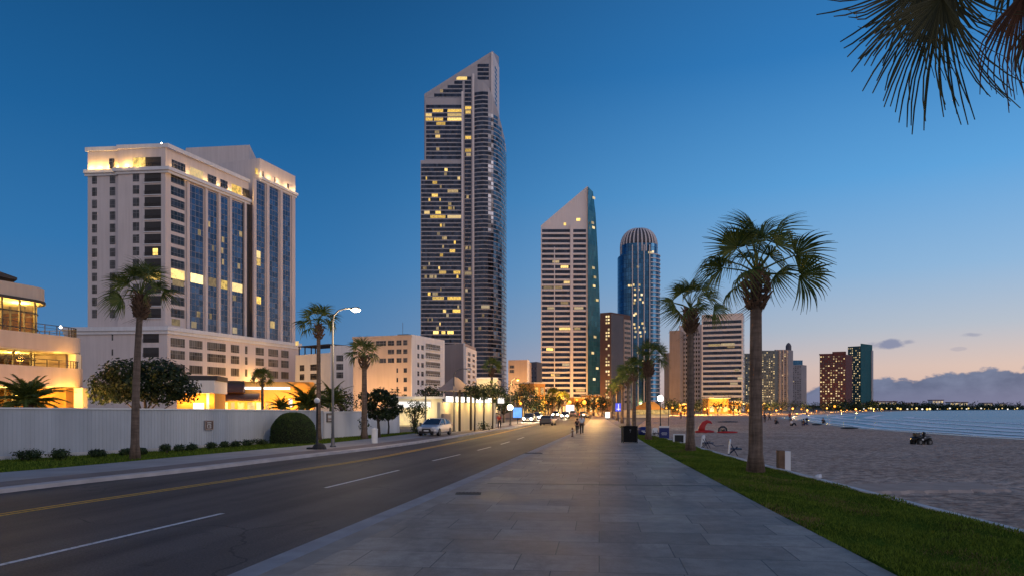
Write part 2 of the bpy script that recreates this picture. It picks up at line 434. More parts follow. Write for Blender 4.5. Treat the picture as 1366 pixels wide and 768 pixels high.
# ---------------------------------------------------------------- ground lines (world metres)
def sm(pts, n=6):
    """Catmull-Rom through ground points"""
    P = [Vector((p[0],p[1])) for p in pts]; out = []
    for i in range(len(P)-1):
        a = P[max(i-1,0)]; b = P[i]; c_ = P[i+1]; d = P[min(i+2,len(P)-1)]
        for k in range(n):
            t = k/n
            out.append(0.5*((2*b)+(c_-a)*t+(2*a-5*b+4*c_-d)*t*t+(3*b-a-3*c_+d)*t*t*t))
    out.append(P[-1]); return out
def x_at(line, y):
    for a, b in zip(line[:-1], line[1:]):
        if a.y <= y <= b.y: return a.x + (b.x-a.x)*(y-a.y)/(b.y-a.y)
    return line[-1].x if y > line[-1].y else line[0].x
ROAD_L = sm([(-27.0,-40),(-20.0,0),(-14.9,20.6),(-12.7,27),(-10.7,34),(-7.2,46),(-3.9,64),(-1.4,80),(2.0,99),(7.5,135),(14.0,190),(22,260),(32,360),(42,470)])
WALK_L = sm([(-12.5,-40),(-5.75,0),(-3.95,10.5),(-1.9,22),(1.2,40),(4.7,61),(8.2,84),(11.0,105),(16.0,145),(22.5,200),(31,270),(41,365),(52,470)])
WALK_R = sm([(0.8,-40),(4.55,0),(5.45,10),(6.48,21.7),(8.87,47),(12.4,80),(16.5,120),(23,175),(32,245),(43,350),(56,470)])
LAWN_R = sm([(8.4,-40),(9.3,0),(9.7,13.5),(10.1,24),(10.6,35),(11.9,57),(13.2,72),(14.6,90)])
def offset(line, t):
    out = []
    for i, p in enumerate(line):
        d = (line[min(i+1,len(line)-1)]-line[max(i-1,0)]).normalized()
        out.append(p + Vector((-d.y, d.x))*t)
    return out
def strip(mb, A, B, z):
    """sheet between two lines sampled on a shared y; A left, B right"""
    ys = sorted(set([round(p.y,2) for p in A+B]))
    lo = max(A[0].y, B[0].y); hi = min(A[-1].y, B[-1].y)
    ys = [v for v in ys if lo <= v <= hi]
    for a, b in zip(ys[:-1], ys[1:]):
        if b-a < 0.05: continue
        mb.face([(x_at(A,a),a,z),(x_at(B,a),a,z),(x_at(B,b),b,z),(x_at(A,b),b,z)])

# --- materials of the ground
def asphalt():
    m, nt, b = newmat('asphalt'); co = objco(nt)
    rt = nt.nodes.new('ShaderNodeMapping'); rt.inputs['Rotation'].default_value = (0,0,R(11)); nt.links.new(co, rt.inputs[0])
    n1 = noise(nt, co, 0.25, 5); n2 = noise(nt, scaled(nt, rt.outputs[0], 0.75, 0.03, 1), 1.0, 5); n3 = noise(nt, co, 26, 5, 0.8)
    c = ramp(nt, n1, [(0.3,(0.066,0.055,0.053)),(0.7,(0.105,0.089,0.086))])
    c = mixc(nt, 0.9, c, ramp(nt, n2, [(0.36,(0.50,0.50,0.51)),(0.60,(1.2,1.16,1.13))]), 'MULTIPLY')
    oil = noise(nt, co, 0.9, 5, 0.7)
    c = mixc(nt, ramp(nt, oil, [(0.60,(0,0,0)),(0.70,(0.6,)*3)]), c, (0.028,0.025,0.025))
    c = mixc(nt, 0.75, c, ramp(nt, n3, [(0.34,(0.3,0.3,0.3)),(0.66,(1.75,1.75,1.75))]), 'MULTIPLY')
    vo = node(nt, 'ShaderNodeTexVoronoi', Scale=0.16); vo.feature = 'DISTANCE_TO_EDGE'
    wv = nt.nodes.new('ShaderNodeVectorMath'); wv.operation = 'ADD'; nt.links.new(co, wv.inputs[0])
    nn = node(nt, 'ShaderNodeTexNoise', Scale=0.8, Detail=4.0); nt.links.new(co, nn.inputs['Vector']); nt.links.new(nn.outputs['Color'], wv.inputs[1]); nt.links.new(wv.outputs[0], vo.inputs['Vector'])
    cr = math_(nt, 'MULTIPLY', math_(nt, 'LESS_THAN', vo.outputs['Distance'], 0.004), math_(nt, 'GREATER_THAN', n1, 0.5))
    c = mixc(nt, math_(nt, 'MULTIPLY', cr, 0.6), c, (0.02,0.02,0.02))
    nt.links.new(c, b.inputs['Base Color']); b.inputs['Roughness'].default_value = 0.62
    b.inputs['Specular IOR Level'].default_value = 0.18
    bump(nt, b, n3, 0.5, 0.015); return m
def paving():
    m, nt, b = newmat('stone paving'); co = objco(nt)
    rot = nt.nodes.new('ShaderNodeMapping'); rot.inputs['Rotation'].default_value = (0,0,R(7.0)); nt.links.new(co, rot.inputs[0])
    br = node(nt, 'ShaderNodeTexBrick', Scale=1.0); nt.links.new(rot.outputs[0], br.inputs['Vector'])
    br.offset = 0.37; br.offset_frequency = 2; br.squash = 0.66; br.squash_frequency = 3
    br.inputs['Brick Width'].default_value = 1.9; br.inputs['Row Height'].default_value = 1.15
    br.inputs['Mortar Size'].default_value = 0.011; br.inputs['Mortar Smooth'].default_value = 0.3; br.inputs['Bias'].default_value = 0.0
    br.inputs['Color1'].default_value = (0.26,0.218,0.19,1); br.inputs['Color2'].default_value = (0.41,0.35,0.302,1); br.inputs['Mortar'].default_value = (0.10,0.095,0.10,1)
    n1 = noise(nt, co, 0.45, 6, 0.6); n2 = noise(nt, co, 45, 4, 0.7); n3 = noise(nt, co, 3.0, 5, 0.65)
    c = mixc(nt, 0.85, br.outputs['Color'], ramp(nt, n1, [(0.3,(0.50,0.49,0.50)),(0.68,(1.2,1.19,1.17))]), 'MULTIPLY')
    c = mixc(nt, 0.6, c, ramp(nt, n3, [(0.35,(0.68,0.67,0.67)),(0.6,(1.1,1.1,1.1))]), 'MULTIPLY')
    c = mixc(nt, 0.5, c, ramp(nt, n2, [(0.3,(0.6,0.6,0.6)),(0.7,(1.25,1.25,1.25))]), 'MULTIPLY')
    sp2 = node(nt, 'ShaderNodeTexVoronoi', Scale=1.7); nt.links.new(co, sp2.inputs['Vector'])
    gum = math_(nt, 'MULTIPLY', math_(nt, 'LESS_THAN', sp2.outputs['Distance'], 0.05), math_(nt, 'GREATER_THAN', n3, 0.47))
    c = mixc(nt, math_(nt, 'MULTIPLY', gum, 0.5), c, (0.07,0.065,0.062))
    st = noise(nt, scaled(nt, co, 0.8, 0.25, 1), 1.0, 6, 0.7)
    c = mixc(nt, ramp(nt, st, [(0.52,(0,0,0)),(0.66,(0.55,)*3)]), c, (0.11,0.10,0.097))
    nt.links.new(c, b.inputs['Base Color'])
    nt.links.new(ramp(nt, n1, [(0.3,(0.45,)*3),(0.7,(0.7,)*3)]), b.inputs['Roughness'])
    h = math_(nt, 'ADD', math_(nt, 'MULTIPLY', br.outputs['Fac'], -1.0), math_(nt, 'ADD', math_(nt, 'MULTIPLY', n2, 0.18), math_(nt, 'MULTIPLY', n3, 0.25)))
    bump(nt, b, h, 0.35, 0.012); return m
def sand():
    m, nt, b = newmat('sand'); tcn = node(nt, 'ShaderNodeTexCoord'); co = tcn.outputs['Object']
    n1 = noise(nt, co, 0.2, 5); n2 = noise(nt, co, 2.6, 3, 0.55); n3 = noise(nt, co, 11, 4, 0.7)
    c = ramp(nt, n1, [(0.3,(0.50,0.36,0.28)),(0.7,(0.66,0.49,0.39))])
    c = mixc(nt, 0.65, c, ramp(nt, n2, [(0.38,(0.48,0.46,0.45)),(0.58,(1.15,1.15,1.15))]), 'MULTIPLY')  # dark mottling puts the shade of footprint dips into the sand colour
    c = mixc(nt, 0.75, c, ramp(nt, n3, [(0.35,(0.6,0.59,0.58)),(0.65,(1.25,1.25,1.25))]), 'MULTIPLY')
    s = node(nt, 'ShaderNodeSeparateXYZ'); nt.links.new(tcn.outputs['UV'], s.inputs[0])
    wet = nt.nodes.new('ShaderNodeMapRange'); wet.interpolation_type = 'SMOOTHSTEP'; wet.inputs['From Min'].default_value = 0.86; wet.inputs['From Max'].default_value = 0.95
    nt.links.new(math_(nt, 'ADD', s.outputs[0], math_(nt, 'MULTIPLY', math_(nt, 'SUBTRACT', n1, 0.5), 0.06)), wet.inputs['Value'])
    c = mixc(nt, wet.outputs[0], c, (0.10,0.075,0.065))
    nt.links.new(c, b.inputs['Base Color'])
    nt.links.new(ramp(nt, wet.outputs[0], [(0,(1.0,)*3),(1,(0.25,)*3)]), b.inputs['Roughness']); nt.links.new(math_(nt, 'MULTIPLY', wet.outputs[0], 0.5), b.inputs['Specular IOR Level'])
    vo = node(nt, 'ShaderNodeTexVoronoi', Scale=1.9); vo.feature = 'SMOOTH_F1'; nt.links.new(co, vo.inputs['Vector'])
    h = math_(nt, 'ADD', math_(nt, 'MULTIPLY', vo.outputs['Distance'], 0.9), math_(nt, 'ADD', math_(nt, 'MULTIPLY', n2, 0.9), math_(nt, 'MULTIPLY', n3, 0.08)))
    h = math_(nt, 'MULTIPLY', h, math_(nt, 'SUBTRACT', 1.0, wet.outputs[0]))
    bump(nt, b, h, 0.9, 0.22); return m
def seawater():
    m, nt, b = newmat('sea water'); co = objco(nt)
    n1 = noise(nt, scaled(nt, co, 0.25, 0.75, 1), 1.0, 5, 0.6); n2 = noise(nt, scaled(nt, co, 0.02, 0.09, 1), 1.0, 3)
    b.inputs['Base Color'].default_value = (0.03,0.10,0.15,1); b.inputs['Roughness'].default_value = 0.3
    c = ramp(nt, n2, [(0.35,(0.022,0.115,0.20)),(0.65,(0.06,0.24,0.36))]); nt.links.new(c, b.inputs['Base Color'])
    b.inputs['Specular IOR Level'].default_value = 0.35
    bump(nt, b, math_(nt, 'ADD', n1, math_(nt, 'MULTIPLY', n2, 2.0)), 0.9, 0.25); return m
def lawnmat():
    m, nt, b = newmat('lawn'); co = objco(nt)
    n1 = noise(nt, co, 0.5, 5); n2 = noise(nt, co, 14, 4, 0.7)
    c = ramp(nt, n1, [(0.28,(0.12,0.085,0.03)),(0.42,(0.055,0.085,0.012)),(0.7,(0.085,0.14,0.018))])
    c = mixc(nt, 0.7, c, ramp(nt, n2, [(0.3,(0.4,0.4,0.4)),(0.7,(1.5,1.5,1.5))]), 'MULTIPLY')
    nt.links.new(c, b.inputs['Base Color']); b.inputs['Roughness'].default_value = 1.0; b.inputs['Specular IOR Level'].default_value = 0.0
    bump(nt, b, n2, 0.8, 0.05); return m
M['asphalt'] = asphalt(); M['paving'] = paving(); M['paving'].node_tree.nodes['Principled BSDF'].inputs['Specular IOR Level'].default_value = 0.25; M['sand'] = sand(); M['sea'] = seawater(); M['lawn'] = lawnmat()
M['kerb'] = plain('kerb concrete', (0.52,0.46,0.44), 0.85, var=0.2, scale=1.2, bstr=0.4, bscale=30)
M['kerb_grey'] = plain('granite kerb', (0.29,0.28,0.29), 0.7, var=0.18, scale=1.5, bstr=0.3, bscale=40)
M['tan_strip'] = plain('tan paving strip', (0.31,0.255,0.215), 0.75, var=0.2, scale=1.6, bstr=0.3, bscale=40)
M['pave_brown'] = plain('brown pavers', (0.20,0.155,0.145), 0.8, var=0.2, scale=0.8, bstr=0.3, bscale=25)
M['pave_side'] = plain('pavement concrete', (0.34,0.31,0.30), 0.85, var=0.14, scale=0.6, bstr=0.3, bscale=30)
M['earth'] = plain('city ground', (0.16,0.14,0.13), 0.9, var=0.2, scale=0.05)
M['seabed'] = plain('seabed', (0.10,0.12,0.11), 0.9)
def paintmat(name, c):
    m, nt, b = newmat(name); co = objco(nt)
    n1 = noise(nt, co, 9, 5, 0.75); n2 = noise(nt, co, 60, 3, 0.7)
    cc = mixc(nt, ramp(nt, n1, [(0.36,(1,1,1)),(0.5,(0,0,0))]), c, tuple(v*0.35 for v in c))
    cc = mixc(nt, 0.5, cc, ramp(nt, n2, [(0.3,(0.5,0.5,0.5)),(0.6,(1,1,1))]), 'MULTIPLY')
    nt.links.new(cc, b.inputs['Base Color']); b.inputs['Roughness'].default_value = 0.7; return m
M['paint_white'] = paintmat('white road paint', (0.80,0.78,0.76)); M['paint_yellow'] = paintmat('yellow road paint', (0.85,0.44,0.03))

def struct(name, mb, mat, smooth=False):
    return tag(mb.build(name, mat, smooth=smooth), kind='structure')
# coast: beach from lawn edge to the waterline, then the bay
BEACH_IN = [(9.0,-40),(9.45,0),(9.8,13.5),(10.2,24),(10.7,35),(12.0,57),(13.4,76),(20,110),(31,160),(47,230),(78,300),(135,390),(235,530),(405,790)]
SHORE = [(46,-40),(47,-5),(48,25),(48.6,50),(48.6,67),(49.0,78),(50.4,98),(56.8,124),(66.5,155),(75,190),(96,235),(148,320),(245,470),(415,705)]
BI, SH = sm(BEACH_IN, 8), sm(SHORE, 8)
from mathutils import noise as mn
BIF, SHF = sm(BEACH_IN[:7], 44), sm(SHORE[:7], 44)
BI2, SH2 = BIF[:-1]+BI[48:], SHF[:-1]+SH[48:]
mb = MB(); rows = []; NU = 170
rng = random.Random(3)
for i in range(len(BI2)):
    for j in range(NU+1):
        u = j/NU*1.12
        p = BI2[i].lerp(SH2[i], u)
        z = 0.03 + 0.05*math.sin(p.x*0.7+p.y*0.23)*math.sin(p.y*0.41)*min(1,u*4)*max(0,1-u)
        v_ = Vector((p.x*1.5,p.y*1.5,0)); w_ = min(1,u*9)*max(0,min(1,(.93-u)*9))
        z += w_*(0.030*mn.noise(v_)+0.035*mn.noise(v_*2.1)-0.05*max(0,mn.noise(v_*1.3+Vector((9,4,2)))-.12))
        z += -0.48*min(1.0, max(0.0, (u-0.25)/0.75))**1.6 if u <= 1 else -0.48-(u-1)*3.2
        mb.v.append((p.x, p.y, z))
for i in range(len(BI2)-1):
    for j in range(NU):
        a = i*(NU+1)+j
        u0, u1 = j/NU*1.12, (j+1)/NU*1.12
        mb.uv[len(mb.f)] = [(u0,i),(u1,i),(u1,i+1),(u0,i+1)]
        mb.f.append((a, a+1, a+NU+2, a+NU+1))
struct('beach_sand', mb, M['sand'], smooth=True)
mb = MB(); mb.face([(-60,-400,-0.45),(6000,-400,-0.45),(6000,9000,-0.45),(-60,9000,-0.45)])
struct('sea', mb, M['sea'])
# the city ground: one sheet to the horizon, stopping at the coast
mb = MB()
poly = [(p.x+0.6,p.y) for p in BI] + [(700,1000),(1400,1500),(6000,2600),(6000,9000),(-7000,9000),(-7000,-300),(8,-300)]
top = [(p[0],p[1],-0.05) for p in poly]
mb.face(top)
struct('ground', mb, M['earth'])

mb = MB(); strip(mb, offset(ROAD_L, 0.02), WALK_L, 0.0); struct('road', mb, M['asphalt'])
def raised(name, A, B, z, mat):
    mb = MB(); strip(mb, A, B, z)
    for line, flip in ((A, 1), (B, 0)):
        for a, b in zip(line[:-1], line[1:]):
            q = [(a.x,a.y,-0.04),(b.x,b.y,-0.04),(b.x,b.y,z),(a.x,a.y,z)]
            mb.face(q if not flip else q[::-1])
    return struct(name, mb, mat)
raised('kerb', WALK_L, offset(WALK_L,-0.42), 0.125, M['kerb_grey'])
raised('paving_strip', offset(WALK_L,-0.42), offset(WALK_L,-0.85), 0.121, M['tan_strip'])
raised('promenade', offset(WALK_L,-0.85), WALK_R, 0.12, M['paving'])
raised('kerb', offset(ROAD_L,0.5), ROAD_L, 0.13, M['kerb'])
raised('pavement', offset(ROAD_L,2.0), offset(ROAD_L,0.5), 0.125, M['pave_brown'])
raised('pavement', offset(ROAD_L,5.3), offset(ROAD_L,2.0), 0.121, M['pave_side'])
WALL_LINE = [Vector(p) for p in ((-34.5,10),(-29.5,20.5),(-23.4,32.5),(-19.1,39.9),(-16.4,47.6),(-14.4,54.2),(-10.6,66.5))]
# left verge
VERGE = offset(ROAD_L,5.3)
wl = [Vector((-60,-40)),Vector((-40,-2))]+WALL_LINE+[Vector((-9.4,70))]
mb = MB(); strip(mb, [Vector((p.x-1.0,p.y)) for p in wl], VERGE, 0.10); o = struct('verge', mb, M['lawn'])
# lawn right of the promenade with soft humps
mb = MB(); ys = [-40+i*1.0 for i in range(0,130)]
def lawn_z(x, y): return 0.105 + 0.06*math.sin(x*1.9+y*0.6)*math.sin(y*0.9+1) + 0.03*math.sin(x*4.3)*math.sin(y*2.3)
for y_ in ys:
    a, b = x_at(WALK_R,y_)+0.005, x_at(LAWN_R,y_)
    for k in range(13):
        xx = a+(b-a)*k/12
        e = min(1.0, min(k,12-k)/1.5)
        mb.v.append((xx, y_, 0.10+(lawn_z(xx,y_)-0.10)*e))
for i in range(len(ys)-1):
    for k in range(12):
        a = i*13+k; mb.f.append((a,a+1,a+14,a+13))
struct('lawn', mb, M['lawn'], smooth=True)
# grass blades on lawn and verge (numpy)
def blades(name, pts, hmin, hmax, w, mat):
    n = len(pts); rs = np.random.RandomState(5)
    P = np.array(pts); h = rs.uniform(hmin,hmax,n); a = rs.uniform(0,6.283,n); ln = rs.normal(0,0.45,(n,2))*h[:,None]
    V = np.zeros((n,3,3)); dx = np.cos(a)*w*0.5; dy = np.sin(a)*w*0.5
    V[:,0] = P; V[:,1] = P; V[:,2] = P
    V[:,0,0] -= dx; V[:,0,1] -= dy; V[:,1,0] += dx; V[:,1,1] += dy
    V[:,2,0] += ln[:,0]; V[:,2,1] += ln[:,1]; V[:,2,2] += h
    me = bpy.data.meshes.new(name); me.vertices.add(3*n); me.vertices.foreach_set('co', V.reshape(-1))
    me.loops.add(3*n); me.loops.foreach_set('vertex_index', np.arange(3*n, dtype=np.int32))
    me.polygons.add(n); me.polygons.foreach_set('loop_start', np.arange(0,3*n,3,dtype=np.int32))
    me.materials.append(mat); me.update(calc_edges=True); me.validate()
    o = bpy.data.objects.new(name, me); COL.objects.link(o); return tag(o, kind='stuff')
M['grass'] = leafmat('grass blades', (0.055,0.088,0.008), (0.20,0.27,0.028), 1.0, 0.2)
rs = random.Random(11); pts = []
for i in range(110000):
    y_ = 8.0+ (rs.random()**1.9)*62.0
    a, b = x_at(WALK_R,y_), x_at(LAWN_R,y_); xx = a+(b-a)*rs.random()
    bare = math.sin(xx*1.1+1.3)*math.sin(y_*0.45+0.4)+0.5*math.sin(xx*2.7+y_*1.1)
    if bare > 0.75 and rs.random() < 0.75: continue
    pts.append((xx, y_, lawn_z(xx,y_)-0.01))
tag(blades('grass', pts, 0.03, 0.085, 0.022, M['grass']), 'short green grass of the lawn strip beside the promenade', 'grass')
pts = []
for i in range(26000):
    y_ = 18+rs.random()*50
    a, b = x_at(wl,y_), x_at(VERGE,y_); pts.append((a+(b-a)*rs.random(), y_, 0.095))
tag(blades('grass', pts, 0.05, 0.12, 0.035, M['grass']), 'dark green grass verge at the foot of the white wall', 'grass')

M['dry_grass'] = leafmat('dry grass', (0.14,0.085,0.03), (0.32,0.22,0.09), 0.8, 0.15)
pts = []
for i in range(60000):
    y_ = 8.0+(rs.random()**1.9)*50.0
    a, b = x_at(WALK_R,y_), x_at(LAWN_R,y_); xx = a+(b-a)*rs.random()
    q = mn.noise(Vector((xx*0.8,y_*0.35,3.3)))
    if q > .08 and rs.random() < (q-.08)*3.5: pts.append((xx, y_, lawn_z(xx,y_)-0.01))
    elif b-xx < .3 and rs.random() < .25: pts.append((xx, y_, lawn_z(xx,y_)-0.01))
tag(blades('grass', pts, 0.02, 0.07, 0.022, M['dry_grass']), 'dry yellow-brown patches of grass in the lawn beside the promenade', 'grass')
# --- painted markings
def mark(name, A, B, w, z, mat, m=None):
    mb = m or MB(); d = (B-A).normalized(); n = Vector((-d.y,d.x))*w/2
    mb.face([(A.x-n.x,A.y-n.y,z),(B.x-n.x,B.y-n.y,z),(B.x+n.x,B.y+n.y,z),(A.x+n.x,A.y+n.y,z)][::1])
    return mb
def g2(px, py): p = G(px, py, 0.004); return Vector((p.x,p.y))
YEL = sm([g2(-120,708),g2(0,686),g2(250,648.5),g2(400,626),g2(500,610.5),g2(600,591),g2(660,578.5),g2(700,569.5),g2(728,563)], 6)
mb = MB()
for off in (-0.13, 0.13):
    L = offset(YEL, off)
    for a, b in zip(L[:-1], L[1:]): mark('', a, b, 0.12, 0.005, None, mb)
struct('road_marking', mb, M['paint_yellow'])
for (a, b) in (((-130,783),(297,684)),((434,650),(532,626.5)),((577,614),(614,605.5)),((637,600),(655,595.5)),((668,592),(680,588.5)),((690,585.5),(699,582.5))):
    A, B = g2(*a), g2(*b)
    struct('road_marking', mark('', A, B, 0.13, 0.006, None), M['paint_white'])
for off in (-0.35,):
    pass
# --- covers and joints in the promenade
M['iron'] = plain('cast iron', (0.03,0.028,0.028), 0.6, metal=0.4)
def cover(c, w, l, rz, label):
    t = thing('drain_cover', label, 'drain cover', (c.x,c.y,0.12), rz)
    m1 = MB(); m1.ring([(-w/2,-l/2),(-w/2,l/2),(w/2,l/2),(w/2,-l/2)], 0.03, 0.0, 0.014, closed=True); m1.build('frame', M['iron'], t)
    m2 = MB()
    m2.bx(-w/2,w/2,-l/2,l/2,0.0,0.006)
    for k in range(7): m2.bx(-w/2+w*(k+0.3)/7, -w/2+w*(k+0.7)/7, -l/2+0.02, l/2-0.02, 0.006, 0.013)
    m2.build('grate', M['iron'], t)
p = G(625,657.5,0.12); cover(p, 0.7, 0.42, 0.0, 'dark iron drain grate set in the promenade, the nearer of two')
p = G(711,604,0.12); cover(p, 0.9, 0.75, 0.1, 'dark iron cover near the kerb farther along the promenade')
mb = MB(); a = G(650,644.5,0.124); b = G(975,648,0.124); 
mb.face([(a.x,a.y,0.124),(b.x,b.y,0.124),(b.x,b.y+0.16,0.124),(a.x,a.y+0.16,0.124)])
struct('paving_joint', mb, M['iron'])
# smoother trodden path across the sand
mb = MB()
q = [G(1120,650),G(1150,659.5),G(1345,656.5),G(1300,646.5)]
M['sand_smooth'] = plain('packed sand', (0.50,0.38,0.31), 1.0, var=0.12, scale=1.5, bstr=0.4, bscale=8, spec=0.0)
n_ = 26; lo_, hi_ = [], []
for i in range(n_):
    f = i/(n_-1); w0 = .10*math.sin(i*1.7)+.07*math.sin(i*3.1); a_ = q[1].lerp(q[2],f); b_ = q[0].lerp(q[3],f)
    lo_.append((a_.x,a_.y+w0,.105)); hi_.append((b_.x,b_.y+w0*1.3+.1*math.cos(i*2.3),.105))
for i in range(n_-1):
    mb.face([lo_[i],lo_[i+1],hi_[i+1],hi_[i]])
    mb.face([(lo_[i][0],lo_[i][1]-.25,-.03),(lo_[i+1][0],lo_[i+1][1]-.25,-.03),lo_[i+1],lo_[i]])
struct('sand_path', mb, M['sand_smooth'])
# --- stone edging between lawn and sand
M['edging'] = plain('pale stone edging', (0.60,0.57,0.55), 0.8, var=0.15, scale=2)
mb = MB(); E = [p for p in LAWN_R if p.y < 76]
mb.ring([(p.x,p.y) for p in E], 0.22, -0.03, 0.135); tag(mb.build('lawn_edging', M['edging']), 'low pale stone edging along the lawn beside the beach', 'edging')
# --- surf: foam lines lying on the water along the shore
def foammat():
    m, nt, b = newmat('sea foam'); tcn = node(nt, 'ShaderNodeTexCoord')
    n1 = noise(nt, scaled(nt, tcn.outputs['Object'], 0.55, 0.35, 1), 1.0, 6, 0.65)
    b.inputs['Base Color'].default_value = (0.86,0.88,0.90,1); b.inputs['Roughness'].default_value = 0.6
    s = node(nt, 'ShaderNodeSeparateXYZ'); nt.links.new(tcn.outputs['UV'], s.inputs[0])
    q = math_(nt, 'MULTIPLY', math_(nt, 'SUBTRACT', s.outputs[0], 0.5), 2.0); q = math_(nt, 'SUBTRACT', 1.0, math_(nt, 'ABSOLUTE', q))
    a = math_(nt, 'MULTIPLY', math_(nt, 'SUBTRACT', math_(nt, 'ADD', n1, math_(nt, 'MULTIPLY', q, 0.42)), 0.50), 6.0, clamp=True)
    nt.links.new(a, b.inputs['Alpha']); return m
M['foam'] = foammat()
SHW = SH
foam = MB()
for (t0, t1, i0, i1) in ((-0.6,1.3,0,96),(4.0,6.6,14,92),(10,13.5,30,90),(18,22,24,86),(29,33,36,80)):
    for i in range(i0, min(i1,len(SHW)-1)):
        d0 = (SHW[min(i+1,len(SHW)-1)]-SHW[i]).normalized(); n0 = Vector((d0.y,-d0.x))
        d1 = (SHW[min(i+2,len(SHW)-1)]-SHW[i+1]).normalized() if i+2 < len(SHW) else d0; n1 = Vector((d1.y,-d1.x))
        wv = 0.5*math.sin(i*0.5+t0)
        pts = [SHW[i]+n0*(t0+wv), SHW[i]+n0*(t1+wv), SHW[i+1]+n1*(t1+0.5*math.sin((i+1)*0.5+t0)), SHW[i+1]+n1*(t0+0.5*math.sin((i+1)*0.5+t0))]
        foam.face([(p.x,p.y,-0.40) for p in pts], [(0,i),(1,i),(1,i+1),(0,i+1)])
tag(foam.build('sea_foam', M['foam']), 'broken white foam of small waves along the waterline', 'foam', kind='stuff')
# ---------------------------------------------------------------- plants
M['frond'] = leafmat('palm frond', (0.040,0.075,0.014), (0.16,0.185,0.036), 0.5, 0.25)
M['frond_dead'] = leafmat('dry palm frond', (0.075,0.045,0.022), (0.14,0.085,0.045), 0.8, 0.2)
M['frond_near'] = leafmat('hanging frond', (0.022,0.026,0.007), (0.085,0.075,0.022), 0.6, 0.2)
M['frond_rust'] = leafmat('rusty hanging frond', (0.05,0.020,0.009), (0.13,0.055,0.024), 0.8, 0.2)
M['leaf_dark'] = leafmat('dark leaf', (0.008,0.020,0.006), (0.030,0.050,0.014), 0.5, 0.2)
M['leaf_mid'] = leafmat('bush leaf', (0.016,0.034,0.010), (0.05,0.080,0.022), 0.55, 0.2)
M['hedge'] = leafmat('hedge leaf', (0.022,0.045,0.010), (0.06,0.092,0.020), 0.6, 0.15)
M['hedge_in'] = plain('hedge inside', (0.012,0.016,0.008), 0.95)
def barkmat(name, c, ring=9.0):
    m, nt, b = newmat(name); co = objco(nt)
    n1 = noise(nt, scaled(nt, co, 9, 9, 1.2), 1.0, 5, 0.65); n2 = noise(nt, scaled(nt, co, 1.5, 1.5, ring), 1.0, 3)
    n3 = noise(nt, co, 1.1, 3)
    cc = ramp(nt, n1, [(0.3,tuple(x*0.5 for x in c)),(0.68,tuple(x*1.3 for x in c))])
    cc = mixc(nt, 0.6, cc, ramp(nt, n2, [(0.4,(0.6,0.58,0.56)),(0.6,(1.15,1.15,1.15))]), 'MULTIPLY')
    cc = mixc(nt, 0.5, cc, ramp(nt, n3, [(0.35,(0.7,0.68,0.66)),(0.6,(1.15,1.12,1.1))]), 'MULTIPLY')
    nt.links.new(cc, b.inputs['Base Color']); b.inputs['Roughness'].default_value = 0.9
    bump(nt, b, math_(nt, 'ADD', n1, n2), 0.8, 0.03); return m
M['palm_bark'] = barkmat('palm bark', (0.165,0.115,0.085)); M['palm_boot'] = barkmat('palm boots', (0.15,0.085,0.05), 5)
M['bark'] = barkmat('tree bark', (0.09,0.07,0.055), 2)

def fan_mesh(name, seed, pet, blade, n, spread, droop, mat, fold=0.25, wf=1.0, sag=0.05, hang=0.0, cut=0.52):
    rg = random.Random(seed); mb = MB()
    mb.path([(0,0,0),(pet*0.5,0,0.05*pet),(pet,0,0.0)], [0.035,0.025,0.018], 4)
    for i in range(n):
        a = R(-spread + 2*spread*(i+rg.uniform(-.25,.25))/(n-1))
        L = blade*(0.72+0.28*math.cos(a*0.8))*rg.uniform(0.86,1.08)
        dw = R(2*spread/(n-1))*wf
        dr = droop*rg.uniform(0.6,1.5); tw = rg.uniform(-0.05,0.05)
        rows = []
        for t, w in ((0.03,0.9),(cut*.6,1.0),(cut,1.0),(cut+(1-cut)*.4,0.62),(cut+(1-cut)*.72,0.36),(1.0,0.05)):
            r_ = L*t; z = -fold*abs(math.sin(a))*r_*0.6 - sag*t*t*L - dr*L*max(0,t-0.42)**2*2.2 + tw*max(0,t-.4)
            fwd = -hang*max(0,t-0.35)**2*L
            hw = max(0.006, min(t,cut)*L*dw*0.5*w) if t < 0.99 else 0.004
            dx, dy = math.cos(a), math.sin(a)
            px_, py_ = pet + dx*r_*(1-0.25*dr*max(0,t-.5)) + hang*max(0,t-.35)**2*L, dy*r_*(1-0.25*dr*max(0,t-.5))*(1-hang*0.3*t)
            rows.append([(px_+dy*hw, py_-dx*hw, z),(px_,py_,z+hw*0.5),(px_-dy*hw, py_+dx*hw, z)])
        b = len(mb.v)
        for r_ in rows: mb.v += r_
        for k in range(len(rows)-1):
            q = b+k*3; mb.f += [(q,q+1,q+4,q+3),(q+1,q+2,q+5,q+4)]
    me = bpy.data.meshes.new(name); me.from_pydata(mb.v, [], mb.f); me.materials.append(mat); me.update()
    return me
FAN = [fan_mesh('frond', s, 1.12, 1.05, 28, 92, 0.30+0.16*s, M['frond'], 0.28, 0.95) for s in (1,2,3)]
FAN_DEAD = [fan_mesh('dry_frond', 9, 0.8, 0.9, 18, 70, 1.4, M['frond_dead'], 0.9, 0.9)]
FAN_LOW = [fan_mesh('frond', s, 1.05, 1.08, 16, 96, 0.45, M['frond'], 0.25, 1.0) for s in (5,6)]
def put(me, parent, loc, rot, sc, label=None):
    o = bpy.data.objects.new(me.name.split('.')[0], me); COL.objects.link(o); o.parent = parent
    o.location = loc; o.rotation_euler = rot; o.scale = (sc,sc,sc)
    OFF[o.name] = Vector((0,0,0))
    if label: o['label'] = label
    return o
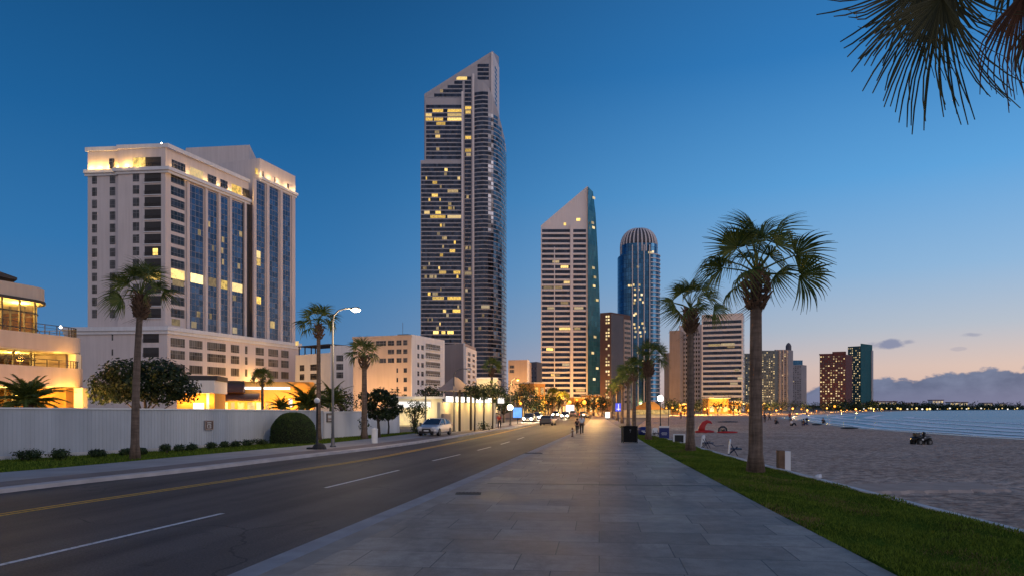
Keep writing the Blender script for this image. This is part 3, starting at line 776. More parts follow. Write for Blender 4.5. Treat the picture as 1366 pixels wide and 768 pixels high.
def fan_palm(loc, h, crown, r0, r1, seed, label, group, nf=34, low=False, lean=(0,0), boots=True, dead=1):
    """h: height of the crown's heart; crown: reach of the fronds"""
    rg = random.Random(seed)
    t = thing('palm_tree', label, 'palm tree', loc, rg.uniform(0,6.28), group)
    pts = []; rad = []
    for k in range(11):
        f = k/10
        pts.append((lean[0]*f*f, lean[1]*f*f, -0.05+f*(h+0.05))); rad.append(r0+(r1-r0)*min(1,f*1.3)+ (r0*0.35*(1-f*12) if f < 0.08 else 0))
    mb = MB(); mb.path(pts, rad, 12); mb.build('trunk', M['palm_bark'], t, smooth=True)
    top = Vector(pts[-1])
    if boots:
        mb = MB(); nb = 90 if not low else 36; bl = min(1.35, crown*0.6)
        for i in range(nb):
            f = i/nb; a = i*2.399; z = top.z-bl*(1-f)*1.0-0.05; rr = r1*(1.08+0.7*math.sin(f*3.1))
            x, y = top.x+rr*math.cos(a), top.y+rr*math.sin(a); L = rg.uniform(0.2,0.42)
            out = Vector((math.cos(a),math.sin(a),0)); sd = Vector((-out.y,out.x,0))*rg.uniform(0.035,0.06)
            p0 = Vector((x,y,z)); p1 = p0+out*L*rg.uniform(.35,.75)+Vector((0,0,L*rg.uniform(.5,1)))
            th = out*0.03-Vector((0,0,0.02))
            mb.mesh([p0-sd*1.5-th,p0+sd*1.5-th,p0+sd*1.5+th,p0-sd*1.5+th,p1-sd*.7,p1+sd*.7,p1+sd*.7+th,p1-sd*.7+th],
                    [(3,2,1,0),(4,5,6,7),(0,1,5,4),(1,2,6,5),(2,3,7,6),(3,0,4,7)])
        mb.build('boot_collar', M['palm_boot'], t)
    lib = FAN_LOW if low else FAN; sc = crown/2.15
    for i in range(nf):
        f = i/(nf-1); el = 86-100*f**0.95+rg.uniform(-9,9); az = i*2.39996+rg.uniform(-.2,.2)
        s = sc*(0.86+0.24*min(1,f*2.2))*rg.uniform(0.85,1.12)
        put(lib[i%len(lib)], t, (top.x,top.y,top.z+0.12-0.18*sc*f), (rg.choice((-1,1))*rg.uniform(.1,1.15), -R(el), az), s)
    for i in range(dead):
        put(FAN_DEAD[0], t, (top.x,top.y,top.z-0.35*sc), (rg.uniform(-.3,.3), R(rg.uniform(52,80)), i*2.4+rg.uniform(-.3,.3)), sc*rg.uniform(.55,.85))
    return t
# the palms of the lawn and the promenade
PR = 'fan palms in a row along the promenade lawn'
def gp(px, py, z=0.12): p = G(px,py,z); return (p.x,p.y,z)
fan_palm(gp(1008,627.5), PZ(362,26.5)-.12, 2.5, 0.27, 0.21, 1, 'tallest and nearest fan palm, standing on the lawn beside the white and brown post', PR, nf=18, lean=(0.05,0))
fan_palm(gp(921,601), PZ(412,38.9)-.12, 2.1, 0.24, 0.18, 2, 'fan palm on the lawn between the blue sign board and the nearest big palm', PR, nf=17)
fan_palm(gp(865,585), PZ(482,53.6)-.12, 1.85, 0.22, 0.17, 3, 'fan palm on the lawn edge just right of the black litter bin', PR, nf=17)
for (px, d, py, cr, lb) in ((846,73,494,1.75,'fan palm directly behind the black litter bin'),(838,90,503,1.8,'fan palm second behind the black litter bin in the receding row'),
                            (830,110,510,1.8,'fan palm beside the violet lit sign far along the promenade'),(823,135,516,1.9,'small distant fan palm left of the violet lit sign'),(817,165,521,2.0,'farthest fan palm of the receding promenade row')):
    fan_palm((PX(px,d),d,0.1), PZ(py,d)-.1, cr, 0.22, 0.17, int(px), lb, PR, nf=15, low=True, dead=1)
# palms on the left
LG = 'fan palms along the left pavement'
fan_palm(gp(180,612,.1), PZ(393,33)-.1, 1.72, 0.2, 0.14, 21, 'slender fan palm before the white wall, left of the small brown wall sign', LG, nf=18, lean=(0.3,0), dead=1)
fan_palm(gp(425,587,.1), PZ(432,51.7)-.1, 1.75, 0.19, 0.14, 22, 'tall fan palm rising behind the lit street lamp', LG, nf=16, low=True, dead=1)
fan_palm(gp(486,585,.1), PZ(474,54)-.1, 1.6, 0.24, 0.18, 23, 'fan palm beside the white cylindrical bin', LG, nf=16, low=True, dead=1)
fan_palm((PX(656,88),88,.1), PZ(491,88)-.1, 1.55, 0.17, 0.13, 24, 'thin fan palm in front of the round glass tower base', LG, nf=15, low=True, dead=1)
fan_palm((PX(350,112),112,0), PZ(505,112), 2.0, 0.25, 0.2, 25, 'small fan palm before the ochre hotel entrance pavilion', 'palms behind the white wall', nf=24, low=True)
for (px, d, py, lb) in ((737,235,528,'fan palm in front of the white banded tower, left one of a pair'),(750,250,531,'fan palm in front of the white banded tower, right one of a pair')):
    fan_palm((PX(px,d),d,0), PZ(py,d), 3.4, 0.3, 0.25, int(px), lb, 'palms at the far end of the street', nf=22, low=True, dead=3)

# feather palms (pinnate)
def feather_mesh(name, seed, L, mat, arch=0.5, n=30):
    rg = random.Random(seed); mb = MB()
    pts = [Vector((L*t*(1-0.12*t), 0, L*(0.25*t-arch*t*t))) for t in [i/8 for i in range(9)]]
    mb.path(pts, [0.05*(1-0.8*i/8) for i in range(9)], 4)
    for i in range(n):
        t = 0.12+0.88*i/(n-1); k = t*8; j = min(7,int(k)); p = pts[j].lerp(pts[j+1], k-j); tn = (pts[j+1]-pts[j]).normalized()
        ll = L*0.26*math.sin(min(1,t*1.25)*2.6+0.35)*rg.uniform(.85,1.1)
        ll = max(ll, L*0.07)
        for sgn in (-1,1):
            dr = (Vector((0,sgn,0))*0.85+tn*0.75+Vector((0,0,rg.uniform(-.15,.2)))).normalized()
            w = tn*(L*0.012)
            e = p+dr*ll+Vector((0,0,-0.25*ll)); m_ = p+dr*ll*0.5
            mb.face([p-w,p+w,m_+w*1.1,e,m_-w*1.1])
    me = bpy.data.meshes.new(name); me.from_pydata(mb.v, [], mb.f); me.materials.append(mat); me.update(); return me
FEA = [feather_mesh('frond', s, 1.0, M['frond'], 0.42+0.1*s) for s in (1,2,3)]
def feather_palm(loc, h, reach, seed, label, nf=22, r=0.25, elmax=80, elmin=5):
    rg = random.Random(seed); t = thing('feather_palm', label, 'palm tree', loc, rg.uniform(0,6), 'feather palms behind the white wall')
    mb = MB(); mb.path([(0,0,-.05),(0,0,h*.5),(0,0,h)], [r*1.2,r,r*1.1], 8); mb.build('trunk', M['palm_boot'], t, smooth=True)
    for i in range(nf):
        f = i/(nf-1); put(FEA[i%3], t, (0,0,h), (rg.uniform(-.3,.3), -R(elmax+(elmin-elmax)*f+rg.uniform(-6,6)), i*2.4+rg.uniform(-.2,.2)), reach*rg.uniform(.85,1.1))
feather_palm((PX(38,48),48,0.0), 2.7, 2.75, 31, 'bushy feather palm before the curved terrace building', 30, 0.3, 78, 2)
feather_palm((PX(410,100),100,0.0), 2.4, 4.6, 32, 'spreading feather palm behind the white wall near the street lamp', 22, 0.3, 80, 10)
feather_palm((PX(443,112),112,0.0), 3.0, 4.4, 33, 'feather palm right of the street lamp pole, behind the white wall', 22, 0.3, 80, 5)
feather_palm((PX(375,118),118,0.0), 2.2, 3.0, 34, 'low feather palm against the ochre entrance wall', 18, 0.22, 80, 10)

# broadleaf trees and shrubs
def leaves(mb, lobes, n, s, rg, shell=0.55, flat=0.0):
    tot = sum(l[3]*l[4]*l[5] for l in lobes)
    for l in lobes:
        k = int(n*l[3]*l[4]*l[5]/tot)
        for _ in range(k):
            v = Vector((rg.gauss(0,1),rg.gauss(0,1),rg.gauss(0,1))).normalized(); q = shell+(1-shell)*rg.random()**0.6
            q *= rg.uniform(0.8,1.2)
            p = Vector((l[0]+v.x*l[3]*q, l[1]+v.y*l[4]*q, l[2]+v.z*l[5]*q))
            nn = (v+Vector((rg.uniform(-1,1),rg.uniform(-1,1),rg.uniform(-.4,1.2)))).normalized()
            a = nn.orthogonal().normalized(); a.rotate(Matrix.Rotation(rg.uniform(0,6.28),3,nn)); b = nn.cross(a)
            u = s*rg.uniform(.6,1.3); w = u*0.5
            mb.face([p-a*u*.5, p+b*w*.5-a*.05*u, p+a*u*.6, p-b*w*.5-a*.05*u])
def tree(name, loc, lobes, n, s, seed, label, trunk, limbs, group=None, mat='leaf_dark', cat='tree', r0=0.2):
    rg = random.Random(seed); t = thing(name, label, cat, loc, 0, group)
    mb = MB(); mb.path(trunk, [r0*(1-0.5*i/(len(trunk)-1)) for i in range(len(trunk))], 8)
    for (b, e) in limbs:
        b, e = Vector(b), Vector(e); m_ = b.lerp(e,.5)+Vector((rg.uniform(-.2,.2),rg.uniform(-.2,.2),.15)); mb.path([b,m_,e],[r0*.5,r0*.3,r0*.1],6)
    mb.build('trunk', M['bark'], t, smooth=True)
    mb = MB(); leaves(mb, lobes, n, s, rg); mb.build('crown', M[mat], t)
    return t
def auto_tree(loc, h, w, seed, label, group, n=900, s=0.5, name='broadleaf_tree', clear=0.3, mat='leaf_dark', r0=None):
    rg = random.Random(seed); lobes = []; limbs = []
    cz = h*(clear+1)/2
    for i in range(9):
        a = i*2.4; rr = w*0.5*rg.uniform(.25,.62); z = cz+h*(1-clear)*rg.uniform(-.28,.30); q = rg.uniform(.22,.36)*w
        lobes.append((rr*math.cos(a),rr*math.sin(a),z,q,q,q*rg.uniform(.6,.85))); limbs.append(((0,0,h*clear),(rr*math.cos(a),rr*math.sin(a),z)))
    return tree(name, loc, lobes, n, s, seed, label, [(0,0,-.05),(.05,0,h*clear*.6),(0,.05,h*clear),(0,0,cz)], limbs, group, mat, r0=r0 or 0.035*h)
# the big dark tree behind the wall
d = 72.0; k = d/F
def lob(px, py, rx, ry, rz): return ((px-190)*k, 0+random.uniform(-1.4,1.4), PZ(py,d), rx*k, ry*k, rz*k)
lobes = [lob(150,512,26,24,18),lob(172,495,26,26,16),lob(205,492,30,28,15),lob(232,503,26,24,18),lob(245,520,20,22,16),lob(140,527,18,20,12),lob(190,515,34,30,16),lob(215,525,30,26,14),lob(168,524,24,24,13)]
tree('broadleaf_tree', (PX(190,d),d,0), lobes, 8200, 0.38, 41, 'wide dark broadleaf tree with several stems before the hotel', [(0.2,0,-.05),(0.1,0,1.2),(0.3,0,2.6),(0.2,0,3.8)],
     [((0.2,0,1.4),(-2.6,.3,3.6)),((0.2,0,1.6),(2.8,-.3,3.8)),((0.2,0,1.2),(-1.4,.8,4.2)),((0.2,0,1.8),(1.6,.6,4.4)),((0.2,0,1.0),(3.4,.4,3.2))], r0=0.22)
# the rubber-leaved tree beside the white bin
d = 56.5; k = d/F
def lob2(px, py, rx, rz): return ((px-506)*k, random.uniform(-.5,.5), PZ(py,d)-.1, rx*k, rx*k, rz*k)
tree('broadleaf_tree', (PX(506,d),d,.1), [lob2(493,538,11,9),lob2(508,527,13,10),lob2(522,533,11,9),lob2(530,545,9,8),lob2(500,551,12,8),lob2(518,552,12,8),lob2(487,528,8,7)], 2600, 0.26, 42,
     'dark glossy-leaved tree with a leaning stem, right of the palm with the white bin', [(0,0,-.05),(-.05,0,.8),(-.1,0,1.5),(0,0,2.2)], [((-.1,0,1.2),(.9,.1,2.3)),((-.1,0,1.3),(-.8,-.1,2.6)),((-.1,0,1.5),(.4,.3,3.1))], r0=0.14)
auto_tree((PX(478,60),60,.1), 1.7, 2.0, 43, 'low dark shrub at the wall right of the street lamp', None, 500, 0.2, 'shrub', 0.1, 'leaf_mid')
# the row of small bushes at the foot of the wall
BUSH = [(35,613.5,40,16),(82,612.5,30,15),(129,609.5,20,11),(169,607,14,10),(189,606.5,13,10),(222,603,15,12),(240,601.8,15,10),(256,601,14,11),(281,598.5,15,10),(298,597,13,9),(313,596,14,9.5),(331,594.5,16,9.5),(348,593,16,8.5)]
BL = ['widest small bush, first from the left at the white wall','round small bush second from the left at the white wall','low small bush third from the left, left of the slender palm','small bush just left of the slender palm trunk',
      'small bush just right of the slender palm trunk','dense small bush fourth to the right of the palm, below the wall','low small bush touching its right neighbour, left of the wall sign','small bush left of the wall sign, touching its left neighbour',
      'small bush directly below the brown wall sign','small bush first to the right of the wall sign','small bush second to the right of the wall sign','small bush second from the big rounded hedge','small bush next to the big rounded hedge']
for i, (px, py, w, h) in enumerate(BUSH):
    p = G(px,py,.1); k = p.y/F; rg = random.Random(60+i)
    t = thing('small_bush', BL[i], 'bush', (p.x,p.y,.1), 0, 'row of small bushes along the white wall')
    lo = [(rg.uniform(-.25,.25)*w*k, rg.uniform(-.15,.15), h*k*rg.uniform(.4,.6), w*k*.4, .36, h*k*.45) for _ in range(4)]
    mb = MB(); leaves(mb, lo, 650 if i < 3 else 420, 0.12, rg, .4)
    mb.build('foliage', M['leaf_mid'], t)
    mb = MB()
    for q in range(5): mb.path([(rg.uniform(-.1,.1),rg.uniform(-.1,.1),-.03),(rg.uniform(-.3,.3)*w*k,rg.uniform(-.2,.2),h*k*.6)],[.02,.008],4)
    mb.build('stem', M['bark'], t)
# the big rounded hedge
p = G(391,588,.1); d = p.y; k = d/F
p = Vector((PX(391,47.2),47.2,.1)); t = thing('rounded_hedge', 'large clipped dome-shaped hedge at the wall, left of the dark lamp post', 'hedge', (p.x,p.y,.1))
mb = MB(); rg = random.Random(5)
def hedge_r(th, z):   # clipped dome: upright left, sloping right
    return 1.0
n, rows = 22, 9; vs = []
prof = []
for j in range(rows+1):
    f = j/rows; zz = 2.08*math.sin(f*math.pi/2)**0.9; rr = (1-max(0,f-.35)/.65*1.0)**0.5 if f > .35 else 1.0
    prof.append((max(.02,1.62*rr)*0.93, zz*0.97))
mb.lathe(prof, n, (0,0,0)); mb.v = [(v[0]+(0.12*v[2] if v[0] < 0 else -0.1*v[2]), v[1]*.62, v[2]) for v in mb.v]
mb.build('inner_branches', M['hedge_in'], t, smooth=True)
mb = MB()
for _ in range(9000):
    j = rg.random()*rows; j0 = int(j); fr = j-j0; a = rg.uniform(0,6.283)
    r0_, z0_ = prof[j0]; r1_, z1_ = prof[min(rows,j0+1)]
    rr, zz = r0_+(r1_-r0_)*fr, z0_+(z1_-z0_)*fr
    q = 1.0+rg.uniform(-.01,.05); xx = rr*math.cos(a)*q
    xx += 0.12*zz if xx < 0 else -0.1*zz
    c0 = Vector((xx, rr*math.sin(a)*q*.62, zz*1.02)); s = rg.uniform(.05,.1)
    u = Vector((rg.gauss(0,1),rg.gauss(0,1),rg.gauss(0,1))).normalized(); w_ = u.orthogonal().normalized()
    mb.face([c0-u*s*.6,c0+w_*s*.35,c0+u*s*.6,c0-w_*s*.35])
mb.build('clipped_foliage', M['hedge'], t)

# the palm hanging into the picture at the top right: trunk right of the frame
D0 = 8.6
crown_c = W(1455,-95,D0)
t = thing('palm_tree', 'near palm whose rusty and green fronds hang in from the top right corner', 'palm tree', (crown_c.x,crown_c.y,.1), 0, None)
OFF[t.name] = Vector((crown_c.x,crown_c.y,.1))
cz = crown_c.z
mb = MB(); mb.path([(crown_c.x,crown_c.y,.0),(crown_c.x+.05,crown_c.y,3),(crown_c.x,crown_c.y,cz)],[.3,.2,.19],12); mb.build('trunk', M['palm_bark'], t, smooth=True)
def hang_frond(hub, tip, L, seed, mat, spread, n, droop, hang):
    """one big drooping fan: blade hub at a world point, pointing at another"""
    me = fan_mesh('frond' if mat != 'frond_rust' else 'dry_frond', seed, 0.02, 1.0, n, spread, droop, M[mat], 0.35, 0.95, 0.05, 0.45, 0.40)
    o = put(me, t, Vector(hub)-OFF[t.name], (0,0,0), L)
    x_ = (Vector(tip)-Vector(hub)).normalized(); y_ = x_.cross(Vector((0,-1,0.05))); y_ = y_.normalized() if y_.length > 1e-3 else Vector((0,0,1))
    z_ = x_.cross(y_)
    o.rotation_euler = Matrix((x_,y_,z_)).transposed().to_euler()
    mb = MB(); h = Vector(hub); c0 = Vector(crown_c); mb.path([c0, c0.lerp(h,.5)+Vector((0,0,.25)), h],[.04,.03,.02],5); mb.build('frond_stalk', M[mat], t)
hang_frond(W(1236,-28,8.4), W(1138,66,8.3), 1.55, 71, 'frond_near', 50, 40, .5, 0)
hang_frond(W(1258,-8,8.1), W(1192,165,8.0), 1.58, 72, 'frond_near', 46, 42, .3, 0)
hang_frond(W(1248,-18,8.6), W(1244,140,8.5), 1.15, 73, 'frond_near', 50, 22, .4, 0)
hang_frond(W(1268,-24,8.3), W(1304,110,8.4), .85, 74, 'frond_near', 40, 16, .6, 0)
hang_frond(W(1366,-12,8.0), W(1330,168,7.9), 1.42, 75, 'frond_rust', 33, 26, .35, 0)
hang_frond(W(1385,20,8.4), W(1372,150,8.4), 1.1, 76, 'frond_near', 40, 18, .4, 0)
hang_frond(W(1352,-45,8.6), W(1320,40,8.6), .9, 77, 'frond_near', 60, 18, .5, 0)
for i in range(20):
    f = i/19; rg = random.Random(900+i)
    az = R(100)+i*2.4
    if math.cos(az) < -0.25 and math.sin(az) < 0.3: continue
    put(FAN[i%3], t, (0,0,cz), (rg.uniform(-.3,.3), -R(80-75*f), az), 1.1)
# ---------------------------------------------------------------- buildings
def lit_quads(pool, wall, items, z_of, w=None, o=0.05):
    pass
def ccw(poly):
    a = sum(p[0]*q[1]-q[0]*p[1] for p, q in zip(poly, list(poly[1:])+[poly[0]]))
    return poly if a > 0 else poly[::-1]
def rail(mb, wall, s0, s1, z, o, h=1.0, n=6):
    wall.box(mb, s0, s1, z+h-.06, z+h, o-.03, o+.03)
    for k in range(n+1):
        u = s0+(s1-s0)*k/n; wall.box(mb, u-.03, u+.03, z, z+h-.06, o-.02, o+.02)

# ======== the hotel
A2, A, Mx, B = P2(117,182.0), P2(223,180), P2(332,207.5), P2(394,227)
hotel = site('hotel_building', 'tall pale hotel with blue glass strips, balconies and an uplit cornice', 'hotel', (A[0],A[1],0))
LW, RW = Wall(A2, A), Wall(A, Mx)
zr = PZ(197,180); zw = PZ(209,209); zp = PZ(437.7,180); zc = PZ(226,180)
back = (A2[0]+(B[0]-A[0])*.75, A2[1]+38)
mb = MB(); mb.prism(ccw([A2, A, Mx, (Mx[0]-20,Mx[1]+8), back]), 0, zr); mb.build('main_block', M['stucco_pale'], hotel)
# projecting centre bay of the left wall
bs = LW.s_px(160)
mb = MB(); LW.box(mb, bs, LW.L-0.0, 0, zr+0.5, 0.0, 0.8); mb.build('corner_bay', M['stucco_pale'], hotel)
# wing
wm = RW.at(RW.L, 0, 1.2); Wp = (wm.x, wm.y); WW = Wall(Wp, B)
ws = 3.4
q = WW.at(ws,0,0); mb = MB(); mb.prism(ccw([(q.x,q.y), B, (B[0]-24,B[1]+8), (q.x-24,q.y+8)]), 0, zw); mb.build('wing_block', M['stucco_pale'], hotel)
pa, pb, pc = P2(248,216.5), P2(333,214), P2(349,236)
mb = MB(); mb.prism(ccw([pa,pb,pc,(pc[0]-30,pc[1]+6)]), zr-2, PZ(193.5,214)); mb.build('roof_block', M['stucco_pale'], hotel)
mb = MB(); RW.box(mb, RW.L-2.6, RW.L+0.2, zp, zc+3, 0.02, 0.06); mb.build('recess', M['roof_dark'], hotel)
# podium
pl = P2(93,184); PW, PR_ = Wall(pl, (A[0],A[1])), Wall(A, B)
podA = PR_.at(0,0,1.4); podl = LW.at(-5.2,0,1.6)
pe = PR_.at(PR_.L+0.4,0,1.4)
mb = MB(); c0 = LW.at(LW.L+1.0,0,1.6)
mb.prism(ccw([(podl.x,podl.y),(c0.x,c0.y),(pe.x,pe.y),(pe.x-30,pe.y+10),(podl.x,podl.y+30)]), 0, zp); mb.build('podium', M['stucco_pale'], hotel)
PLW, PRW = Wall((podl.x,podl.y),(c0.x,c0.y)), Wall((c0.x,c0.y),(pe.x,pe.y))
mb = MB(); mb.ring([(podl.x,podl.y),(c0.x,c0.y),(pe.x,pe.y)], 0.9, zp-.7, zp+.3); mb.ring([(podl.x,podl.y),(c0.x,c0.y),(pe.x,pe.y)], 0.45, zp-1.5, zp-.7); mb.build('podium_cornice', M['stucco_white'], hotel)
a0 = LW.at(-.6,0,0); a1 = LW.at(bs,0,0); a2 = LW.at(bs,0,.8); a3 = LW.at(LW.L+.7,0,.8); a4 = RW.at(RW.L+.2,0,.02)
cor = [(a0.x,a0.y),(a1.x,a1.y),(a2.x,a2.y),(a3.x,a3.y),(a4.x,a4.y)]
mb = MB(); mb.ring(cor, 0.9, zc-.6, zc+.25); mb.ring(cor, 0.4, zc-1.2, zc-.6); mb.build('cornice', M['stucco_white'], hotel)
mb = MB(); wc = [WW.at(ws-.3,0,0), WW.at(WW.L+.2,0,0)]; zwc = PZ(235,209)
mb.ring([(wc[0].x,wc[0].y),(wc[1].x,wc[1].y)], 0.9, zwc-.6, zwc+.25); mb.ring([(wc[0].x,wc[0].y),(wc[1].x,wc[1].y)], 0.4, zwc-1.2, zwc-.6); mb.build('cornice', M['stucco_white'], hotel)
mb = MB()
for rn, t in ((cor,.25),): mb.ring(rn, t, zr-.3, zr+.7)
mb.build('parapet', M['stucco_white'], hotel)
win = Pool(hotel, 'window', M['window_dark']); FL = 3.11
zt0 = PZ(233,181)
for (pa_, pb_, o) in ((123,129.3,.02),(146.6,153.8,.02),(180,188.3,.82)):
    s0, s1 = LW.s_px(pa_), LW.s_px(pb_)
    for r in range(13):
        zt = zt0-FL*r
        if zt-2.2 > zp+.5: win.add(lambda m: LW.box(m, s0, s1, zt-2.15, zt, o-.3, o+.03))
bal = Pool(hotel, 'balcony', M['roof_dark'])
s0, s1 = LW.s_px(195.6), LW.s_px(217.3)
for r in range(-1, 13):
    zt = zt0-FL*r
    if zt-2.6 < zp: continue
    if r == -1: zt = PZ(211,180)
    b = bal.add(lambda m: LW.box(m, s0, s1, zt-2.5, zt+.05, .5, .83))
    mb = MB(); rail(mb, LW, s0, s1, zt-2.45, 1.0, .95, 9); mb.build('railing', M['bronze_metal'], b)
    mb = MB(); LW.box(mb, s0-.1, s1+.1, zt-2.65, zt-2.46, .83, 1.15); mb.build('slab', M['stucco_white'], b)
    if r == 8:
        mb = MB(); LW.box(mb, s0+.2, s1-.1, zt-2.2, zt-.1, .8, .86); mb.build('lit_window', M['lit_window'], b)
    if r == 6:
        mb = MB(); LW.box(mb, s0+2.2, s0+3.5, zt-2.2, zt-.5, .8, .86); mb.build('lit_window', M['lit_bright'], b)
# corner windows left of the podium top
for zt in (PZ(445,181), PZ(464,181)):
    b = bal.add(lambda m: PLW.box(m, PLW.s_px(191), PLW.s_px(212), zt-2.4, zt, -.2, .03))
    mb = MB(); rail(mb, PLW, PLW.s_px(191), PLW.s_px(212), zt-2.4, .2, .95, 9); mb.build('railing', M['bronze_metal'], b)
for py in (446,466): win.add(lambda m: PLW.box(m, PLW.s_px(149), PLW.s_px(151), PZ(py,181)-1.6, PZ(py,181), -.2, .03))
# right wall
s0, s1 = RW.s_px(228), RW.s_px(246)
for r in range(13):
    zt = zt0+.35-FL*r
    if zt-2.3 > zp: win.add(lambda m: RW.box(m, s0, s1, zt-2.2, zt, -.2, .04))
ST = ((253.5,271),(277,288.8),(294,303.6),(309,323.5))
for (pa_, pb_) in ST:
    s0, s1 = RW.s_px(pa_), RW.s_px(pb_)
    mb = MB(); RW.box(mb, s0, s1, zp+.6, zc-1.6, -.2, .05); mb.build('curtain_wall', M['hotel_glass'], hotel)
prev = [RW.s_px(x) for x in (249.5,274,291.3,306.3,326)]
for u in prev:
    mb = MB(); RW.box(mb, u-.45, u+.45, zp, zc-1.2, 0, .5); mb.build('pier', M['stucco_pale'], hotel)
zl = PZ(373,182)
lw = Pool(hotel, 'lit_window', M['lit_window'])
for (pa_, pb_, m_) in ((228,246,'lit_bright'),(254,270.5,'lit_bright'),(278,288,'lit_dim'),(294.5,303,'lit_bright'),(309.5,323,'lit_window')):
    lw.add(lambda m: RW.box(m, RW.s_px(pa_), RW.s_px(pb_), zl+.3, zl+2.7, .0, .08), M[m_])
for (pa_, pb_, r, m_) in ((229,240,10.9,'lit_dim'),(230,245,2.0,'lit_dim'),(255,262,13.1,'lit_dim'),(310,316,12.1,'lit_dim')):
    z_ = zt0-FL*(r-2)-2; lw.add(lambda m: RW.box(m, RW.s_px(pa_), RW.s_px(pb_), max(zp+1,z_-26), max(zp+1,z_-26)+1.7, .0, .07), M[m_])
rg = random.Random(14)
for i in range(12):
    pa_, pb_ = rg.choice(ST); w_ = rg.uniform(2.5,5); x0 = rg.uniform(pa_,pb_-w_); z_ = zp+1+3.11*rg.randrange(0,10)
    lw.add(lambda m: RW.box(m, RW.s_px(x0), RW.s_px(x0+w_), z_, z_+1.5, .0, .07), M['lit_dim'])
# crown storey loggias
for (pa_, pb_, m_) in ((229,247,'window_dark'),(253.5,271,'lit_window'),(277,288.5,'window_dark'),(294,303.5,'window_dark'),(309,322,'lit_window')):
    (lw if m_ == 'lit_window' else win).add(lambda m: RW.box(m, RW.s_px(pa_), RW.s_px(pb_), zc+.5, zc+3.0, -.3, .04), M[m_])
for (pa_, pb_, m_) in ((148.5,154.5,'window_dark'),(180,196.5,'lit_bright')):
    (lw if m_ != 'window_dark' else win).add(lambda m: LW.box(m, LW.s_px(pa_), LW.s_px(pb_), zc+.4, zc+2.9, .5, .84), M[m_])
# wing strips
for (pa_, pb_) in ((341,353),(359,371),(377,386.6)):
    mb = MB(); WW.box(mb, WW.s_px(pa_), WW.s_px(pb_), zp+.6, zwc-1.3, -.2, .05); mb.build('curtain_wall', M['hotel_glass'], hotel)
for px in (338.6,356,374,389.5):
    mb = MB(); u = WW.s_px(px); WW.box(mb, u-.6, u+.6, zp, zwc-1.2, 0, .5); mb.build('pier', M['stucco_pale'], hotel)
for r in range(15):
    win.add(lambda m: WW.box(m, WW.L-1.9, WW.L-.6, zwc-3.6-FL*r, zwc-1.5-FL*r, -.2, .04))
for (px, py) in ((344,342),(344,352),(344.5,402),(363,431)):
    lw.add(lambda m: WW.box(m, WW.s_px(px-2.6), WW.s_px(px+3.2), PZ(py,212)-1, PZ(py,212)+1.1, .0, .08))
for (px, w_) in ((341,3),(350,1.6),(366,1.2),(383,2.2)):
    (lw if px == 341 else win).add(lambda m: WW.box(m, WW.s_px(px), WW.s_px(px+w_), zwc+.5, zwc+2.2, -.2, .05))
# podium windows
for zt, zb in ((20.1,17.9),(17.0,14.8),(13.5,11.3)):
    for (pa_, pb_) in ((227.5,246.5),(252.5,270),(276.5,301),(308,319),(341,352),(358,371),(375,385)):
        win.add(lambda m: PRW.box(m, PRW.s_px(pa_), PRW.s_px(pb_), zb, zt, -.2, .03), M['window_brown'])
    win.add(lambda m: PRW.box(m, PRW.s_px(327), PRW.s_px(330), zb, zt, -.2, .03), M['window_brown'])
for (pa_, pb_) in ((341,352),(358,371),(375,385)):
    win.add(lambda m: PRW.box(m, PRW.s_px(pa_), PRW.s_px(pb_), 7.6, 9.8, -.2, .03), M['window_brown'])
win.flush(); lw.flush()
# cornice uplights
for px in (122,133,146,158,172,188):
    p = LW.at(LW.s_px(px), zc+.75, 1.7 if px > 160 else .9); lamp(p, 520, (1,.58,.15), .15)
for px in (232,250,274,291,306,325): p = RW.at(RW.s_px(px), zc+.8, .9); lamp(p, 160, (1,.60,.18), .15)
for px in (345,358,370,382,392): p = WW.at(WW.s_px(px), zwc+.75, .9); lamp(p, 260, (1,.64,.24), .15)
p = PRW.at(PRW.s_px(334), 9, 3.0); lamp(p, 2600, (1,.52,.12), .4)
p = PRW.at(PRW.s_px(300), 8, 9.0); lamp(p, 3000, (1,.55,.18), .6)
mb = MB(); q = LW.at(LW.s_px(217), zr+.9, .5); mb.sphere(q, .22); mb.build('roof_lamp', M['glow_white'], hotel)

# ======== entrance pavilion, ochre, with two dark awnings
dP = 128.0
pav = site('entrance_pavilion', 'low ochre hotel entrance pavilion glowing orange behind the white wall', 'pavilion', (PX(340,dP),dP,0))
EW = Wall(P2(284,dP), P2(418,dP+4))
mb = MB(); EW.box(mb, 0, EW.L, 0, PZ(508,dP), -8, 0); mb.build('wall', M['stucco_ochre'], pav)
mb = MB(); EW.box(mb, -.3, EW.s_px(326), PZ(512,dP), PZ(508,dP)+.1, -8.2, .5); mb.build('roof', M['roof_dark'], pav)
mb = MB(); EW.box(mb, EW.s_px(328), EW.s_px(387), PZ(518.5,dP), PZ(515.5,dP), .05, 1.6); mb.build('lit_canopy', M['glow_sign'], pav)
mb = MB(); L = [EW.at(EW.s_px(386)+i*(EW.s_px(416)-EW.s_px(386))/8, 0, .3) for i in range(9)]
for i in range(8):
    h0 = PZ(517,dP)+1.1*math.sin(math.pi*i/8); h1 = PZ(517,dP)+1.1*math.sin(math.pi*(i+1)/8)
    mb.face([(L[i].x,L[i].y,PZ(517.5,dP)),(L[i+1].x,L[i+1].y,PZ(517.5,dP)),(L[i+1].x,L[i+1].y,h1),(L[i].x,L[i].y,h0)])
    mb.face([(L[i].x,L[i].y,h0),(L[i+1].x,L[i+1].y,h1),(L[i+1].x,L[i+1].y+6,h1),(L[i].x,L[i].y+6,h0)])
mb.build('arched_roof', M['stucco_ochre'], pav)
